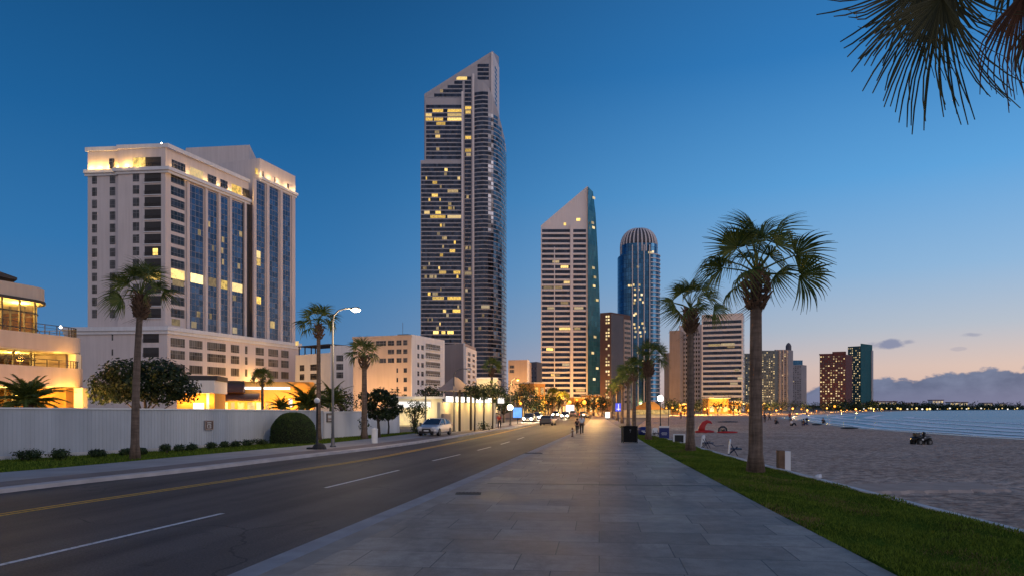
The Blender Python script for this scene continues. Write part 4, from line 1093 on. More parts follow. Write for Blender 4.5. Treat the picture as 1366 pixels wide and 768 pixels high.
def awning(px0, px1, y0, y1):
    mb = MB(); s0, s1 = EW.s_px(px0), EW.s_px(px1); zt, zb = PZ(y0,dP), PZ(y1,dP); n = 7
    for i in range(n):
        f0, f1 = i/n, (i+1)/n
        o0, o1 = 2.4*math.sin(f0*math.pi/2), 2.4*math.sin(f1*math.pi/2)
        zz0, zz1 = zt-(zt-zb)*(1-math.cos(f0*math.pi/2)), zt-(zt-zb)*(1-math.cos(f1*math.pi/2))
        mb.face([EW.at(s0,zz1,o1),EW.at(s1,zz1,o1),EW.at(s1,zz0,o0),EW.at(s0,zz0,o0)])
        for s_ in (s0,s1): mb.face([EW.at(s_,zz0,o0),EW.at(s_,zz1,o1),EW.at(s_,zz1,0),EW.at(s_,zz0,0)])
    mb.build('awning', M['brick_dark'], pav)
awning(294,327,511,523); awning(299,347,524,534.5)
for (a_, b_, m_) in ((300,304,'lit_bright'),(308,313,'lit_window'),(317,326,'lit_bright'),(330,340,'lit_window'),(342,348,'lit_bright'),(354,358,'lit_window'),(361,364,'lit_bright')):
    mb = MB(); EW.box(mb, EW.s_px(a_), EW.s_px(b_), 0.2, PZ(536,dP), -.1, .05); mb.build('lit_door', M[m_], pav)
mb = MB(); EW.box(mb, EW.s_px(385), EW.s_px(390), 2.6, PZ(531,dP), 0, .12); mb.build('wall_lamp', M['glow_sign'], pav)
for px, wt in ((292,500),(315,900),(345,1000),(375,700),(392,900),(408,600)):
    lamp(EW.at(EW.s_px(px), 3.1, 2.6), wt*1.1, (1,.52,.10), .4)
# low white block beside it
blk = site('flat_roofed_annex', 'low annex with broad pale fascia and dark flat roof between tree and pavilion', 'annex', (PX(262,112),112,0))
BW = Wall(P2(236,112), P2(286,113))
mb = MB(); BW.box(mb, 0, BW.L, 0, PZ(524,112), -8, 0); mb.build('wall', M['stucco_ochre'], blk)
mb = MB(); BW.box(mb, -.3, BW.L+.3, PZ(524,112)+.02, PZ(507,112), -8, 1.4); mb.build('fascia', M['stucco_white'], blk)
mb = MB(); BW.box(mb, -.6, BW.L+.6, PZ(507,112)+.01, PZ(500.5,112), -7, .8); mb.build('roof', M['roof_dark'], blk)
mb = MB(); BW.box(mb, BW.s_px(276), BW.s_px(279.5), 0, PZ(524,112), .02, .35); mb.build('pillar', M['stucco_white'], blk)
mb = MB(); BW.box(mb, BW.s_px(258), BW.s_px(272), 1.6, PZ(537,112), .01, .06); mb.build('lit_window', M['glow_sign'], blk)
for px in (246,266,281): lamp(BW.at(BW.s_px(px), 3.6, 1.1), 420, (1,.52,.1), .3)

# ======== the curved terrace building
dT = 74.0
ter = site('terrace_building', 'curved cream building with lit glazed terraces at the left edge', 'building', (PX(40,dT),dT,0))
TT = Vector((.262,.965)); TN = Vector((.965,-.262))
def plan(pxr, dR, r, inset=0.0, n=9, back=16.0, near=30.0):
    '''long street front running away from the camera, far end rounded'''
    E = Vector(P2(pxr,dR)) - TN*inset - TT*inset
    pts = [E - TT*near]
    c = E - TT*r - TN*r
    for i in range(n+1):
        a_ = math.pi/2*i/n; pts.append(c + TN*(r*math.cos(a_)) + TT*(r*math.sin(a_)))
    pts += [c + TT*r - TN*back, E - TT*near - TN*(back+r)]
    return [(p.x,p.y) for p in pts]
def tier(name, pts, z0, z1, mat): mb = MB(); mb.prism(pts, z0, z1); return mb.build(name, M[mat], ter)
P_top = plan(79,76,3.2); P_mid = plan(121,74,2.2); P_low = plan(124,73.5,2.2)
tier('roof_band', P_top, 13.5, 14.95, 'stucco_beige')
mb = MB(); mb.ring(P_top[:-1], .12, 13.32, 13.6); mb.build('band_trim', M['roof_dark'], ter)
tier('soffit', plan(79,76,3.0,.15), 13.36, 13.49, 'stucco_cream')
tier('terrace_band', P_mid, 8.05, 9.6, 'stucco_beige')
tier('terrace_band', P_low, 4.6, 6.42, 'stucco_beige')
mb = MB(); mb.prism(ccw([P2(-80,64),P2(23,76),P2(10,80),P2(-90,80)]), [15.4,16.1,16.1,15.4], [16.6,16.35,16.35,16.6]); mb.build('canopy_roof', M['roof_dark'], ter)
def glazing(pxr, dR, r, z0, z1, hmull, deep=4.6):
    pts = plan(pxr,dR,r,0,7)[:-1]
    mb = MB()
    for a, b in zip(pts[:-1],pts[1:]): mb.face([(a[0],a[1],z0),(b[0],b[1],z0),(b[0],b[1],z1),(a[0],a[1],z1)])
    g = mb.build('glazing', M['clear'], ter)
    mb = MB()
    for h in hmull: mb.ring(pts, .09, h-.07, h+.07)
    acc = 0.0
    for a, b in zip(pts[:-1],pts[1:]):
        a_, b_ = Vector(a), Vector(b); l = (b_-a_).length; k = 0.0
        while acc+(l-k) > 1.9:
            k += 1.9-acc; acc = 0.0; q = a_.lerp(b_, k/l); mb.bx(q.x-.08,q.x+.08,q.y-.09,q.y+.09,z0,z1)
        acc += l-k
    mb.build('glazing_bars', M['bronze_metal'], g)
    inn = plan(pxr,dR,max(.5,r-1.5),deep,6,back=9)
    mb = MB(); mb.prism(inn, z0, z1); mb.build('inner_wall', M['stucco_ochre'], ter)
    mb = MB(); mb.prism(plan(pxr,dR,r,.1,7), z0+.01, z0+.06); mb.build('inner_floor', M['stucco_cream'], ter)
    E = Vector(P2(pxr,dR))
    for k in range(7):
        q = E - TT*(1.8+3.6*k) - TN*1.9; lamp((q.x,q.y,z1-.55), 1150*(z1-z0)/3.8+150, (1,.60,.13), .3)
glazing(66,75.2,2.6,9.62,13.36,(10.6,12.2))
glazing(60,71.6,2.0,6.44,8.04,(7.2,))
glazing(60,70.8,2.0,0.1,4.58,(1.2,3.4))
tier('floor_ceiling', plan(121,74,2.1,.15), 7.93, 8.04, 'stucco_cream'); tier('floor_ceiling', plan(124,73.5,2.1,.15), 4.48, 4.59, 'stucco_cream')
for (pa_, pb_, dd, z0, z1) in ((91,101,72.2,6.42,7.93),(98.5,110,71.8,0,4.48)):
    mb = MB(); x0, x1 = PX(pa_,dd), PX(pb_,dd); mb.bx(x0,x1,dd,dd+.9,z0,z1); mb.build('column', M['stucco_cream'], ter)
mb = MB(); mb.prism(plan(112,75.2,.4,0,3,12,2.2), 6.43, 7.92); mb.build('side_wall', M['stucco_tan'], ter)
mb = MB(); mb.prism(plan(112,75.0,.4,0,3,12,2.2), 0, 4.47); mb.build('side_wall', M['stucco_ochre'], ter)
def rail_path(mb, pts, z, h, mid=2):
    mb.ring(pts, .06, z+h-.06, z+h)
    for k in range(mid): mb.ring(pts, .03, z+h*(k+.5)/(mid+.3), z+h*(k+.5)/(mid+.3)+.03)
    for a, b in zip(pts[:-1],pts[1:]):
        a_, b_ = Vector(a), Vector(b); n = max(1,int((b_-a_).length/1.3))
        for i in range(n): q = a_.lerp(b_,i/n); mb.bx(q.x-.03,q.x+.03,q.y-.03,q.y+.03,z,z+h)
mb = MB(); rail_path(mb, plan(121,74,2.1,.3)[:-1], 9.6, 1.0); mb.build('railing', M['bronze_metal'], ter)
mb = MB(); rail_path(mb, plan(124,73.5,2.1,.3)[:-1], 6.42, .75, 1); mb.build('railing', M['bronze_metal'], ter)
for (pxq, dd, z_, wt) in ((75,70.5,7.4,130),(96,70.9,7.4,110),(75,69.5,3.8,300),(92,70.5,3.8,300),(108,71.0,3.6,200)): lamp((PX(pxq,dd)+.4,dd,z_), wt, (1,.50,.08), .25)
for k in range(6):
    q = Vector(P2(124,73.5)) - TT*(2+5*k) + TN*4.5; lamp((q.x,q.y,2.2), 420, (1,.50,.2), .4)
mb = MB(); q = plan(121,74,2.1,.3)[3]; mb.sphere((PX(81,73.4),73.4,10.8), .13); mb.build('terrace_lamp', M['glow_white'], ter)

# ======== generic two-faced block
def block(name, label, cat, pxl, pxc, pxr, py, dl, dc, dr, mat, z0=0.0, group=None, slope=None, body='body', depth=None):
    Pl, Pc, Pr = P2(pxl,dl), P2(pxc,dc), P2(pxr,dr)
    r = site(name, label, cat, (Pc[0],Pc[1],z0), group)
    zt = PZ(py, dc)
    if pxr == pxc: poly = [Pl,Pc,(Pc[0],Pc[1]+(depth or 20)),(Pl[0],Pl[1]+(depth or 20))]
    elif pxl == pxc: poly = [Pc,Pr,(Pr[0],Pr[1]+(depth or 20)),(Pc[0],Pc[1]+(depth or 20))]
    else: poly = [Pl,Pc,Pr,(Pr[0]+Pl[0]-Pc[0],Pr[1]+Pl[1]-Pc[1])]
    mb = MB(); mb.prism(ccw(poly), z0, zt); mb.build(body, M[mat], r)
    return r, (Wall(Pl,Pc) if pxl != pxc else None), (Wall(Pc,Pr) if pxr != pxc else None), zt
def rows(pool, wall, cols, ys_, h, o=.03, ref=None, mats=None):
    for (a_, b_) in cols:
        for y_ in ys_:
            z_ = PZ(y_, wall.p.y if ref is None else ref)
            pool.add(lambda m: wall.box(m, wall.s_px(a_), wall.s_px(b_), z_-h, z_, -.2, o), mats)

# ======== mid-rise neighbours
r, LWb, RWb, zt = block('apartment_building', 'beige and white mid-rise block with dark window rows right of the hotel', 'building', 471,548.5,592,449,175,170,185,'stucco_beige')
mb = MB(); RWb.box(mb, 0, RWb.L, 0, zt+.6, 0, .25); mb.build('white_front', M['stucco_white'], r)
mb = MB(); LWb.box(mb, -.2, LWb.L+.2, zt, zt+.5, -3, .15); mb.build('parapet', M['stucco_beige'], r)
mb = MB(); LWb.box(mb, 9, 12, zt, zt+1.4, -9, -6); mb.path([LWb.at(10,zt+1.4,-7),LWb.at(10,zt+4.4,-7)],.06,4); mb.build('roof_plant', M['grey_metal'], r)
wp = Pool(r, 'window', M['window_dark'])
for (a_,b_) in ((501.7,515),(517.5,525.8),(529,535.5),(538,543.5)): rows(wp, LWb, ((a_,b_),), (455.6,), 1.2)
for (a_,b_) in ((517.5,525.8),(529,535.5),(538,543.5)): rows(wp, LWb, ((a_,b_),), (467.3,), 1.1)
for (a_,b_) in ((506,515),(517.5,525.8),(529,535.5),(538,543.5)): rows(wp, LWb, ((a_,b_),), (478.6,), 1.1)
rows(wp, LWb, ((529,531),(538.5,543)), (491.8,504,516,526), 1.1)
for k in range(7):
    y_ = 458+12.0*k
    rows(wp, RWb, ((555.6,558),(560.8,564)), (y_,), 1.15, .29)
    wp.add(lambda m: RWb.box(m, RWb.s_px(566.7), RWb.s_px(586), PZ(y_,176)-1.25, PZ(y_,176)+.1, .0, .28), M['window_brown'])
    mb = MB(); rail(mb, RWb, RWb.s_px(566.5), RWb.s_px(586.2), PZ(y_,176)-1.35, .55, .6, 8); RWb.box(mb, RWb.s_px(566.5), RWb.s_px(586.2), PZ(y_,176)-1.5, PZ(y_,176)-1.36, .25, .6); mb.build('balcony_rail', M['white_metal'], r)
wp.flush()
for px, wt in ((490,2600),(520,3200),(545,1500)): lamp(LWb.at(LWb.s_px(px), 4.5, 9), wt, (1,.55,.2), .6)
r, LWg, RWg, zt = block('slab_building', 'blank grey slab building with a thin white end front beside the beige block', 'building', 590,620.5,634.5,457.5,205,200,215,'concrete_grey')
mb = MB(); LWg.box(mb, LWg.L-.5, LWg.L, 0, zt+.2, 0, .25); mb.build('edge_fin', M['stucco_white'], r)
mb = MB(); RWg.box(mb, 0, RWg.L, 0, PZ(464,205), 0, .3); mb.build('white_front', M['stucco_white'], r)
wp = Pool(r, 'window', M['window_dark']); rows(wp, RWg, ((622.5,626),), [468+7.6*k for k in range(9)], 1.0, .33); rows(wp, RWg, ((629,632),), [468+7.6*k for k in range(9)], .8, .33); wp.flush()
r, LWk, RWk, zt = block('low_white_building', 'low white building with a flat roof terrace between hotel and beige block', 'building', 394,441,471.5,470,215,205,205,'stucco_white')
mb = MB(); RWk.box(mb, 0, RWk.L, 0, PZ(460.5,205), -9, .2); mb.build('stair_block', M['stucco_white'], r)
mb = MB(); LWk.box(mb, 1.5, LWk.L-.5, PZ(458,205)-.25, PZ(458,205), -8, .2)
for u in (1.7,4.5,7.5,9.5): LWk.box(mb, u-.1, u+.1, zt, PZ(458,205)-.25, -.3, 0)
mb.build('roof_pergola', M['bronze_metal'], r)
wp = Pool(r, 'window', M['window_dark']); rows(wp, RWk, ((449,458),), (473.5,485,496), 1.7, .24); rows(wp, LWk, ((400,406),(414,424)), (487,499), 1.8); wp.flush()
mb = MB(); LWk.box(mb, .2, 1.6, PZ(452,205)-1, PZ(452,205)+.3, 0, .1); mb.build('lit_window', M['lit_window'], r)
r, LWm, RWm, zt = block('tan_building', 'plain tan block with few openings between the two tallest towers', 'building', 678,703,709,479.5,262,260,280,'stucco_tan')
wp = Pool(r, 'window', M['window_dark']); rows(wp, LWm, ((680,686),), (487,493), 1.1); wp.flush()
mb = MB(); RWm.box(mb, .1, RWm.L*.4, 0, zt+.2, 0, .2); mb.build('edge_fin', M['stucco_white'], r)
lamp(LWm.at(LWm.s_px(690), 7, 9), 9000, (1,.55,.18), .8)
r, LWn, RWn, zt = block('dark_grey_building', 'slim dark grey block left of the white banded tower', 'building', 707,716,723,482,380,375,385,'conc_dark')
wp = Pool(r, 'window', M['window_dark']); rows(wp, LWn, ((709,711),(713,715)), [490+6*k for k in range(7)], 1.2); wp.flush()

# ======== T1, the tallest tower, slanted top
dA = 520.0
T1 = site('skyscraper', 'tallest tower, dark banded glass with a slanted top and a rounded right side', 'tower', (PX(617,dA),dA,0), 'glass towers of the skyline')
fA, fR = P2(566,dA), P2(657,dA); sR = P2(665.5,dA+24); sL = P2(574,dA+40)
zl_, zr_ = PZ(126.5,dA), PZ(69,dA)
mb = MB(); mb.prism([fA,fR,sR,sL], 0, [zl_,zr_,PZ(76,dA+24),PZ(126,dA+30)]); mb.build('shaft', M['band_grey'], T1)
AW = Wall(fA, fR); SW = Wall(fR, sR)
LBW = Wall(P2(561,dA-4), P2(617,dA-4)); zlb = PZ(214,dA-4)
mb = MB(); LBW.box(mb, 0, LBW.L, 0, zlb, -30, 0); mb.build('lower_block', M['band_grey'], T1)
LUW = Wall(P2(567,dA-2.5), P2(617,dA-2.5)); zub = PZ(133,dA)
# rounded right side
arc = [P2(631,dA-1)]
c_ = Vector(P2(650,dA+14))
arcpts = [P2(631,dA-1.0),P2(637,dA-2.8),P2(644,dA-3.6),P2(651,dA-3.0),P2(658,dA-.6),P2(664,dA+4),P2(669,dA+10),P2(673,dA+18),P2(675.5,dA+28),P2(675,dA+40)]
zarc = PZ(172,dA)
arct = [PZ(v,dA) for v in (106,108,112,118,130,146,160,172,184,190,180)]
mb = MB(); mb.prism(arcpts+[(arcpts[-1][0]-30,arcpts[-1][1])], 0, arct); mb.build('rounded_bay', M['band_grey'], T1)
def curve_glass(mb, pts, z0, z1, out):
    L = 0; P_ = [Vector(p) for p in pts]
    for a, b in zip(P_[:-1],P_[1:]):
        d_ = (b-a); l = d_.length; n_ = Vector((d_.y,-d_.x))/l*out
        mb.face([(a.x+n_.x,a.y+n_.y,z0),(b.x+n_.x,b.y+n_.y,z0),(b.x+n_.x,b.y+n_.y,z1),(a.x+n_.x,a.y+n_.y,z1)], [(L,z0),(L+l,z0),(L+l,z1),(L,z1)]); L += l
FH = 3.1
glz = Pool(T1, 'glass_band', M['tower_glass']); nfl = int(zr_/FH)
crv = Pool(T1, 'curved_glass_band', M['round_glass'])
for k in range(2, nfl):
    z0 = k*FH; z1 = z0+2.3
    def band(m):
        if z1 < zlb-1: LBW.quad(m, .5, LBW.L-.8, z0, z1, .06)
        elif z1 < zub-2: LUW.quad(m, .8, LUW.L-.8, z0, z1, .06)
        elif z0 < zr_-8:
            # the slanted head: bands start where the slope allows
            f = max(0.0, (z1+3.2-zl_)/(zr_-zl_)); 
            if f < .5: AW.quad(m, AW.L*f+1, AW.L*.56, z0, z1, .12)
        if z1 < zr_-16: AW.quad(m, AW.s_px(620), AW.s_px(628.5), z0, z1, .10)
        if z1 < PZ(122,dA): curve_glass(m, arcpts[:4], z0, z1, .08)
        elif z0 > PZ(112,dA) and z1 < PZ(84,dA): AW.quad(m, AW.s_px(637), AW.s_px(652), z0, z1, .10)
    glz.add(band, M['tower_glass'])
    j_ = max([i for i in range(4,11) if i == 4 or arct[min(i,9)-0] > z1+1.5 and i < 10])
    if z1 < arct[5]-1.5: crv.add(lambda m: curve_glass(m, arcpts[3:j_+1], z0, z1, .08))
glz.flush()
mb = MB(); LUW.box(mb, 0, LUW.L, zlb, zub, -3, 0); mb.build('upper_block', M['band_grey'], T1)
for (px, d_, ztop) in ((617,dA-4,PZ(126,dA)),(631.5,dA-1,PZ(100,dA)),(656.5,dA,zr_-1)):
    mb = MB(); x_ = PX(px,d_); mb.bx(x_-.7,x_+.7,d_-.9,d_+2,0 if px < 650 else zarc-4,ztop); mb.build('pier', M['band_white'], T1)
mb = MB(); f_ = [fA,fR,sR]; 
AWt = AW
mb.face([AW.at(0,zl_-2.4,.2),AW.at(AW.L,zr_-2.8,.2),AW.at(AW.L,zr_+.4,.2),AW.at(0,zl_+.4,.2)]); mb.face([AW.at(0,zl_+.4,.2),AW.at(AW.L,zr_+.4,.2),AW.at(AW.L,zr_+.4,-1.5),AW.at(0,zl_+.4,-1.5)]); mb.build('slanted_crown', M['band_grey'], T1)
sp_ = Pool(T1, 'side_window', M['window_dark'])
mb = MB(); SW.box(mb, 0, SW.L, zarc-2, PZ(80,dA+12), 0, .3); mb.build('side_wall', M['band_white'], T1)
for k in range(26):
    z_ = PZ(90,dA+10)-k*FH*1.05
    if z_ > zarc: sp_.add(lambda m: SW.box(m, SW.L*.3, SW.L*.62, z_-1.9, z_, .0, .36))
lt = Pool(T1, 'lit_window', M['lit_window'])
def lit1(wall, px, py, w, m_='lit_window', dd=None):
    s_ = wall.s_px(px); z_ = PZ(py, dA); k = round((z_-.9)/FH); z0 = k*FH+.05
    lt.add(lambda m: wall.box(m, s_, s_+w/F*dA, z0, z0+2.15, .0, .16), M[m_])
for (px,py,w) in ((568,154,8),(577,151,14),(597,147.5,18.5),(568,162,9),(579,159.5,12),(597,157,18.5),(582,166,12),(597,164,18.5)): lit1(LUW,px,py,w,'lit_window')
for (px,py,w,m_) in ((580,178,6,'lit_dim'),(581,186,6,'lit_window'),(582,202,4,'lit_dim')): lit1(LUW,px,py,w,m_)
for (px,py,w,m_) in ((593,232,4,'lit_window'),(577,245,6,'lit_window'),(576,261,8,'lit_window'),(597,255,14,'lit_dim'),(598,273,4,'lit_dim'),(598,281,5,'lit_window'),(566,287,7,'lit_window'),(581,285,7,'lit_bright'),(574,292,20,'lit_window'),(597,289.5,18,'lit_window'),
                     (583,317,4,'lit_dim'),(592,322,4,'lit_dim'),(587,341,4,'lit_window'),(600,339,7,'lit_window'),(586,367,9,'lit_window'),(605,364,9,'lit_window'),(573,369,5,'lit_dim'),(577,401,15,'lit_bright'),(597,398,18,'lit_window'),
                     (591,417,4,'lit_bright'),(604,415,10,'lit_window'),(578,444,7,'lit_bright'),(589,443,5,'lit_bright'),(597,442,8,'lit_bright'),(577,393,5,'lit_dim'),(564,361,5,'lit_dim')): lit1(LBW,px,py,w,m_)
for (px,py,w,m_) in ((620.5,143,8,'lit_window'),(621,151,7,'lit_window'),(620.5,184,8,'lit_window'),(620.5,201,8,'lit_window'),(622,209,6,'lit_dim'),(637,136,9,'lit_window'),(637,145,10,'lit_window'),(637,228,16,'lit_dim'),(609,103,14,'lit_bright'),(587,122,4,'lit_dim'),(570,137,8,'lit_dim'),(620,365,9,'lit_dim')): lit1(AW,px,py,w,m_)
CWk = Wall(P2(640,dA-4.2), P2(654,dA-3.4))
for (px,py,w,m_) in ((642,413,11,'lit_dim'),(643,420,3,'lit_dim'),(638,440,4,'lit_dim')): lit1(CWk,px,py,w,m_)
rg = random.Random(21)
for i in range(34): lit1(LBW, rg.uniform(563,611), rg.uniform(225,470), rg.choice((1.6,2.2,3.2)), rg.choice(('lit_dim','lit_window','lit_dim')))
for i in range(8): lit1(AW, rg.uniform(620,626), rg.uniform(230,500), 3, 'lit_dim')
lt.flush()
mb = MB(); mb.prism(ccw([P2(634,330),P2(664,330),P2(668,350),P2(634,350)]), 0, PZ(505,330)); r = site('tower_podium', 'pale lit podium wall at the foot of the tallest tower', 'building', (PX(650,330),330,0)); mb.build('wall', M['stucco_cream'], r)
mb = MB(); mb.ring([P2(633.5,330),P2(664.4,330)], .4, PZ(505,330), PZ(505,330)+.6); mb.build('coping', M['stucco_white'], r)
lamp((PX(650,318),318,6), 14000, (1,.7,.35), .8)

# ======== T2, white banded tower with a slanted white head and a teal glass fin
dB = 480.0
T2 = site('skyscraper', 'white banded tower with a slanted triangular head and a teal glass side', 'tower', (PX(760,dB),dB,0), 'glass towers of the skyline')
b0, b1 = P2(721.5,dB), P2(784,dB); BWl = Wall(b0,b1)
zs0, zs1 = PZ(301,dB), PZ(248,dB)
mb = MB(); mb.prism([b0,b1,(b1[0],b1[1]+26),(b0[0]+3,b0[1]+26)], 0, [zs0,zs1,zs1,zs0]); mb.build('shaft', M['band_white'], T2)
pool = Pool(T2, 'window_band', M['tower_glass']); nb = 33; z_lo = PZ(527,dB); z_hi = PZ(308,dB); st = (z_hi-z_lo)/(nb-1)
sm_ = BWl.s_px(762.5)
for k in range(nb):
    z_ = z_lo+st*k
    def f(m):
        BWl.quad(m, .8, sm_-1.1, z_-1.1, z_+1.0, .1); BWl.quad(m, sm_+1.1, BWl.L-1.2, z_-1.1, z_+1.0, .1)
    pool.add(f)
ledge = Pool(T2, 'balcony_band', M['band_white'])
for k in range(nb):
    z_ = z_lo+st*k-st*.5
    ledge.add(lambda m: (BWl.box(m, .0, sm_-1.0, z_-.7, z_+.5, 0, .8), BWl.box(m, sm_+1.0, BWl.L-.9, z_-.7, z_+.5, 0, .8)))
mb = MB(); BWl.box(mb, sm_-.95, sm_+.95, 0, z_hi+4, 0, 1.3); mb.build('pier', M['band_white'], T2)
mb = MB(); BWl.box(mb, BWl.s_px(739), BWl.s_px(740.2), 0, PZ(330,dB), .2, 1.0); mb.build('pier', M['band_white'], T2)
lt = Pool(T2, 'lit_window', M['lit_dim'])
for (px,py,w,m_) in ((737,350,9,'lit_dim'),(748,354,10,'lit_window'),(725,381,12,'lit_dim'),(738,380,12,'lit_dim'),(752,379,8,'lit_window'),(748,402,10,'lit_dim'),(730,410,10,'lit_dim'),(746,440,15,'lit_window'),(766,440,8,'lit_dim'),(729,462,9,'lit_bright'),(735,500,5,'lit_window'),(741,497,6,'lit_dim'),(766,413,12,'lit_dim'),(750,487,10,'lit_dim'),(768,520,12,'lit_window'),(730,519,10,'lit_dim'),(752,299,3,'lit_bright'),(769,293,5,'lit_bright')):
    z_ = PZ(py,dB); 
    if py > 305: z_ = z_lo+st*round((z_-z_lo)/st)
    s_ = BWl.s_px(px); lt.add(lambda m: BWl.box(m, s_, s_+w/F*dB, z_-.85, z_+.8, .0, .2), M[m_])
lt.flush()
# teal fin, bowed
fin = []
zf = PZ(250,dB)
prof = [(0,801.5),(.35,801),(.55,799.5),(.75,797),(.9,794.5),(1.0,791)]
mb = MB(); L = []
for f_, px in prof: L.append((PX(784.5,dB-1.5), PX(px,dB+10), zf*f_))
for (xa,xb,z0),(xc,xd,z1) in zip(L[:-1],L[1:]):
    mb.face([(xa,dB-1.5,z0),(xb,dB+10,z0),(xd,dB+10,z1),(xc,dB-1.5,z1)], [(0,z0),(14,z0),(14,z1),(0,z1)])
    mb.face([(xb,dB+10,z0),(xb-4,dB+28,z0),(xd-4,dB+28,z1),(xd,dB+10,z1)], [(0,z0),(18,z0),(18,z1),(0,z1)])
    mb.face([(xa,dB-1.5,z0),(xc,dB-1.5,z1),(xc,dB+28,z1),(xa,dB+28,z0)])
mb.face([(L[-1][0],dB-1.5,zf),(L[-1][1],dB+10,zf),(L[-1][1]-4,dB+28,zf),(L[-1][0],dB+28,zf)])
mb.build('glass_fin', M['teal_glass'], T2)
FWl = Wall(P2(784.5,dB-1.5), P2(801,dB+10))
lt = Pool(T2, 'lit_window', M['lit_dim'])
for (px,py) in ((790.5,262),(789,296),(790,302),(791,380),(792,368),(790,356),(795,398),(792,448),(789,470),(795,490),(791,505)):
    lt.add(lambda m: FWl.box(m, FWl.s_px(px), FWl.s_px(px+3), PZ(py,dB)-.8, PZ(py,dB)+.8, 0, .25), M['lit_tiny'])

# ======== T3, blue round tower with a ribbed dome
dC = 610.0
T3 = site('skyscraper', 'blue glass tower with rounded ends and a pale ribbed dome', 'tower', (PX(856,dC),dC,0), 'glass towers of the skyline')
def oval(cpx, w, dp, n=28, p=2.6):
    cx = PX(cpx,dC); out = []
    for i in range(n):
        a = 2*math.pi*i/n; c_, s_ = math.cos(a), math.sin(a)
        out.append((cx+w*math.copysign(abs(c_)**(2/p),c_), dC+dp+dp*math.copysign(abs(s_)**(2/p),s_)))
    return out
kk = dC/F; zsh = PZ(330,dC); zlow = PZ(338,dC)
mb = MB()
def wrap(mb, pts, z0, z1):
    L = 0; n = len(pts)
    for i in range(n):
        a, b = Vector(pts[i]), Vector(pts[(i+1)%n]); l = (b-a).length
        mb.face([(a.x,a.y,z0),(b.x,b.y,z0),(b.x,b.y,z1),(a.x,a.y,z1)], [(L,z0),(L+l,z0),(L+l,z1),(L,z1)]); L += l
    mb.face([(p[0],p[1],z1) for p in pts])
wrap(mb, oval(856.5,28.2*kk,17), 0, zlow); mb.build('shaft', M['blue_glass'], T3)
mb = MB(); wrap(mb, oval(856.5,24.5*kk,15), zlow-1, zsh+4); mb.build('upper_shaft', M['blue_glass'], T3)
prof = []
for i in range(9):
    t_ = i/8*math.pi/2; prof.append((max(.4,24.2*kk*math.cos(t_)**.75), (PZ(300,dC)-zsh-4)*math.sin(t_)))
mb = MB(); mb.lathe(prof, 28, (PX(856.5,dC),dC+16,zsh+4)); mb.build('dome', M['conc_dark'], T3, smooth=True)
mb = MB()
for i in range(28):
    a = 2*math.pi*i/28; P_ = [Vector((PX(856.5,dC),dC+16,zsh-3))+Vector((24.6*kk*math.cos(a),24.6*kk*math.sin(a),0))]
    for (r_, z_) in prof[:-1]: P_.append(Vector((PX(856.5,dC)+(r_+.35)*math.cos(a), dC+16+(r_+.35)*math.sin(a), zsh+4+z_)))
    mb.path(P_, .75, 4)
mb.build('dome_ribs', M['band_white'], T3)
mb = MB()
for px in (843.5,851,859,866.5):
    x_ = PX(px,dC); mb.bx(x_-.35,x_+.35,dC-1.2,dC+3,0,zsh+2)
mb.build('vertical_rib', M['band_white'], T3)
led = Pool(T3, 'side_band', M['band_white'])
for k in range(36):
    z_ = 8+k*3.6
    if z_ < zlow: led.add(lambda m: m.ring([p for p in oval(856.5,28.3*kk,17,40)][-8:] , .35, z_, z_+.7))
lt = Pool(T3, 'lit_window', M['lit_tiny']); CW3 = Wall(P2(838,dC-.4), P2(875,dC-.4)); rg = random.Random(8)
for (px,py) in ((839,381),(842,381),(845,380),(853,380),(847,386),(852,386),(847,393),(856,393),(847,400),(854,399),(846,404),(858,403),(848,418),(846,432),(857,431),(847,437),(852,436),(859,437),(848,442),(854,443),(860,442),(847,449),(855,448),(846,420),(851,356),(866,337),(868,337),(871,336),(851,470),(858,481),(845,490)):
    lt.add(lambda m: CW3.box(m, CW3.s_px(px-1.3), CW3.s_px(px+1.3), PZ(py,dC)-.9, PZ(py,dC)+.9, 0, .12))

# ======== dark building beside the teal fin
r, LWd, RWd, zt = block('apartment_tower', 'dark brown and grey tower block between teal fin and blue tower', 'tower', 800.5,815,841,416,440,436,452,'brick_dark')
mb = MB(); RWd.box(mb, 0, RWd.L*.62, 0, zt-1, 0, .3); mb.build('grey_side', M['conc_dark'], r)
mb = MB(); RWd.box(mb, RWd.L*.64, RWd.L, 0, PZ(425,445), 0, .4); mb.build('end_bay', M['stucco_tan'], r)
lt = Pool(r, 'lit_window', M['lit_tiny']); rg = random.Random(4); 
for k in range(26):
    y_ = 422+k*4.3
    for px in (808,811):
        if rg.random() < .62: lt.add(lambda m: LWd.box(m, LWd.s_px(px), LWd.s_px(px+2.1), PZ(y_,438)-.55, PZ(y_,438)+.6, 0, .06))
wp = Pool(r, 'window', M['window_dark'])
for k in range(22):
    z_ = zt-6-k*3.1
    if z_ > 3: wp.add(lambda m: RWd.box(m, RWd.L*.66, RWd.L*.97, z_, z_+1.5, .3, .46))
wp.flush()

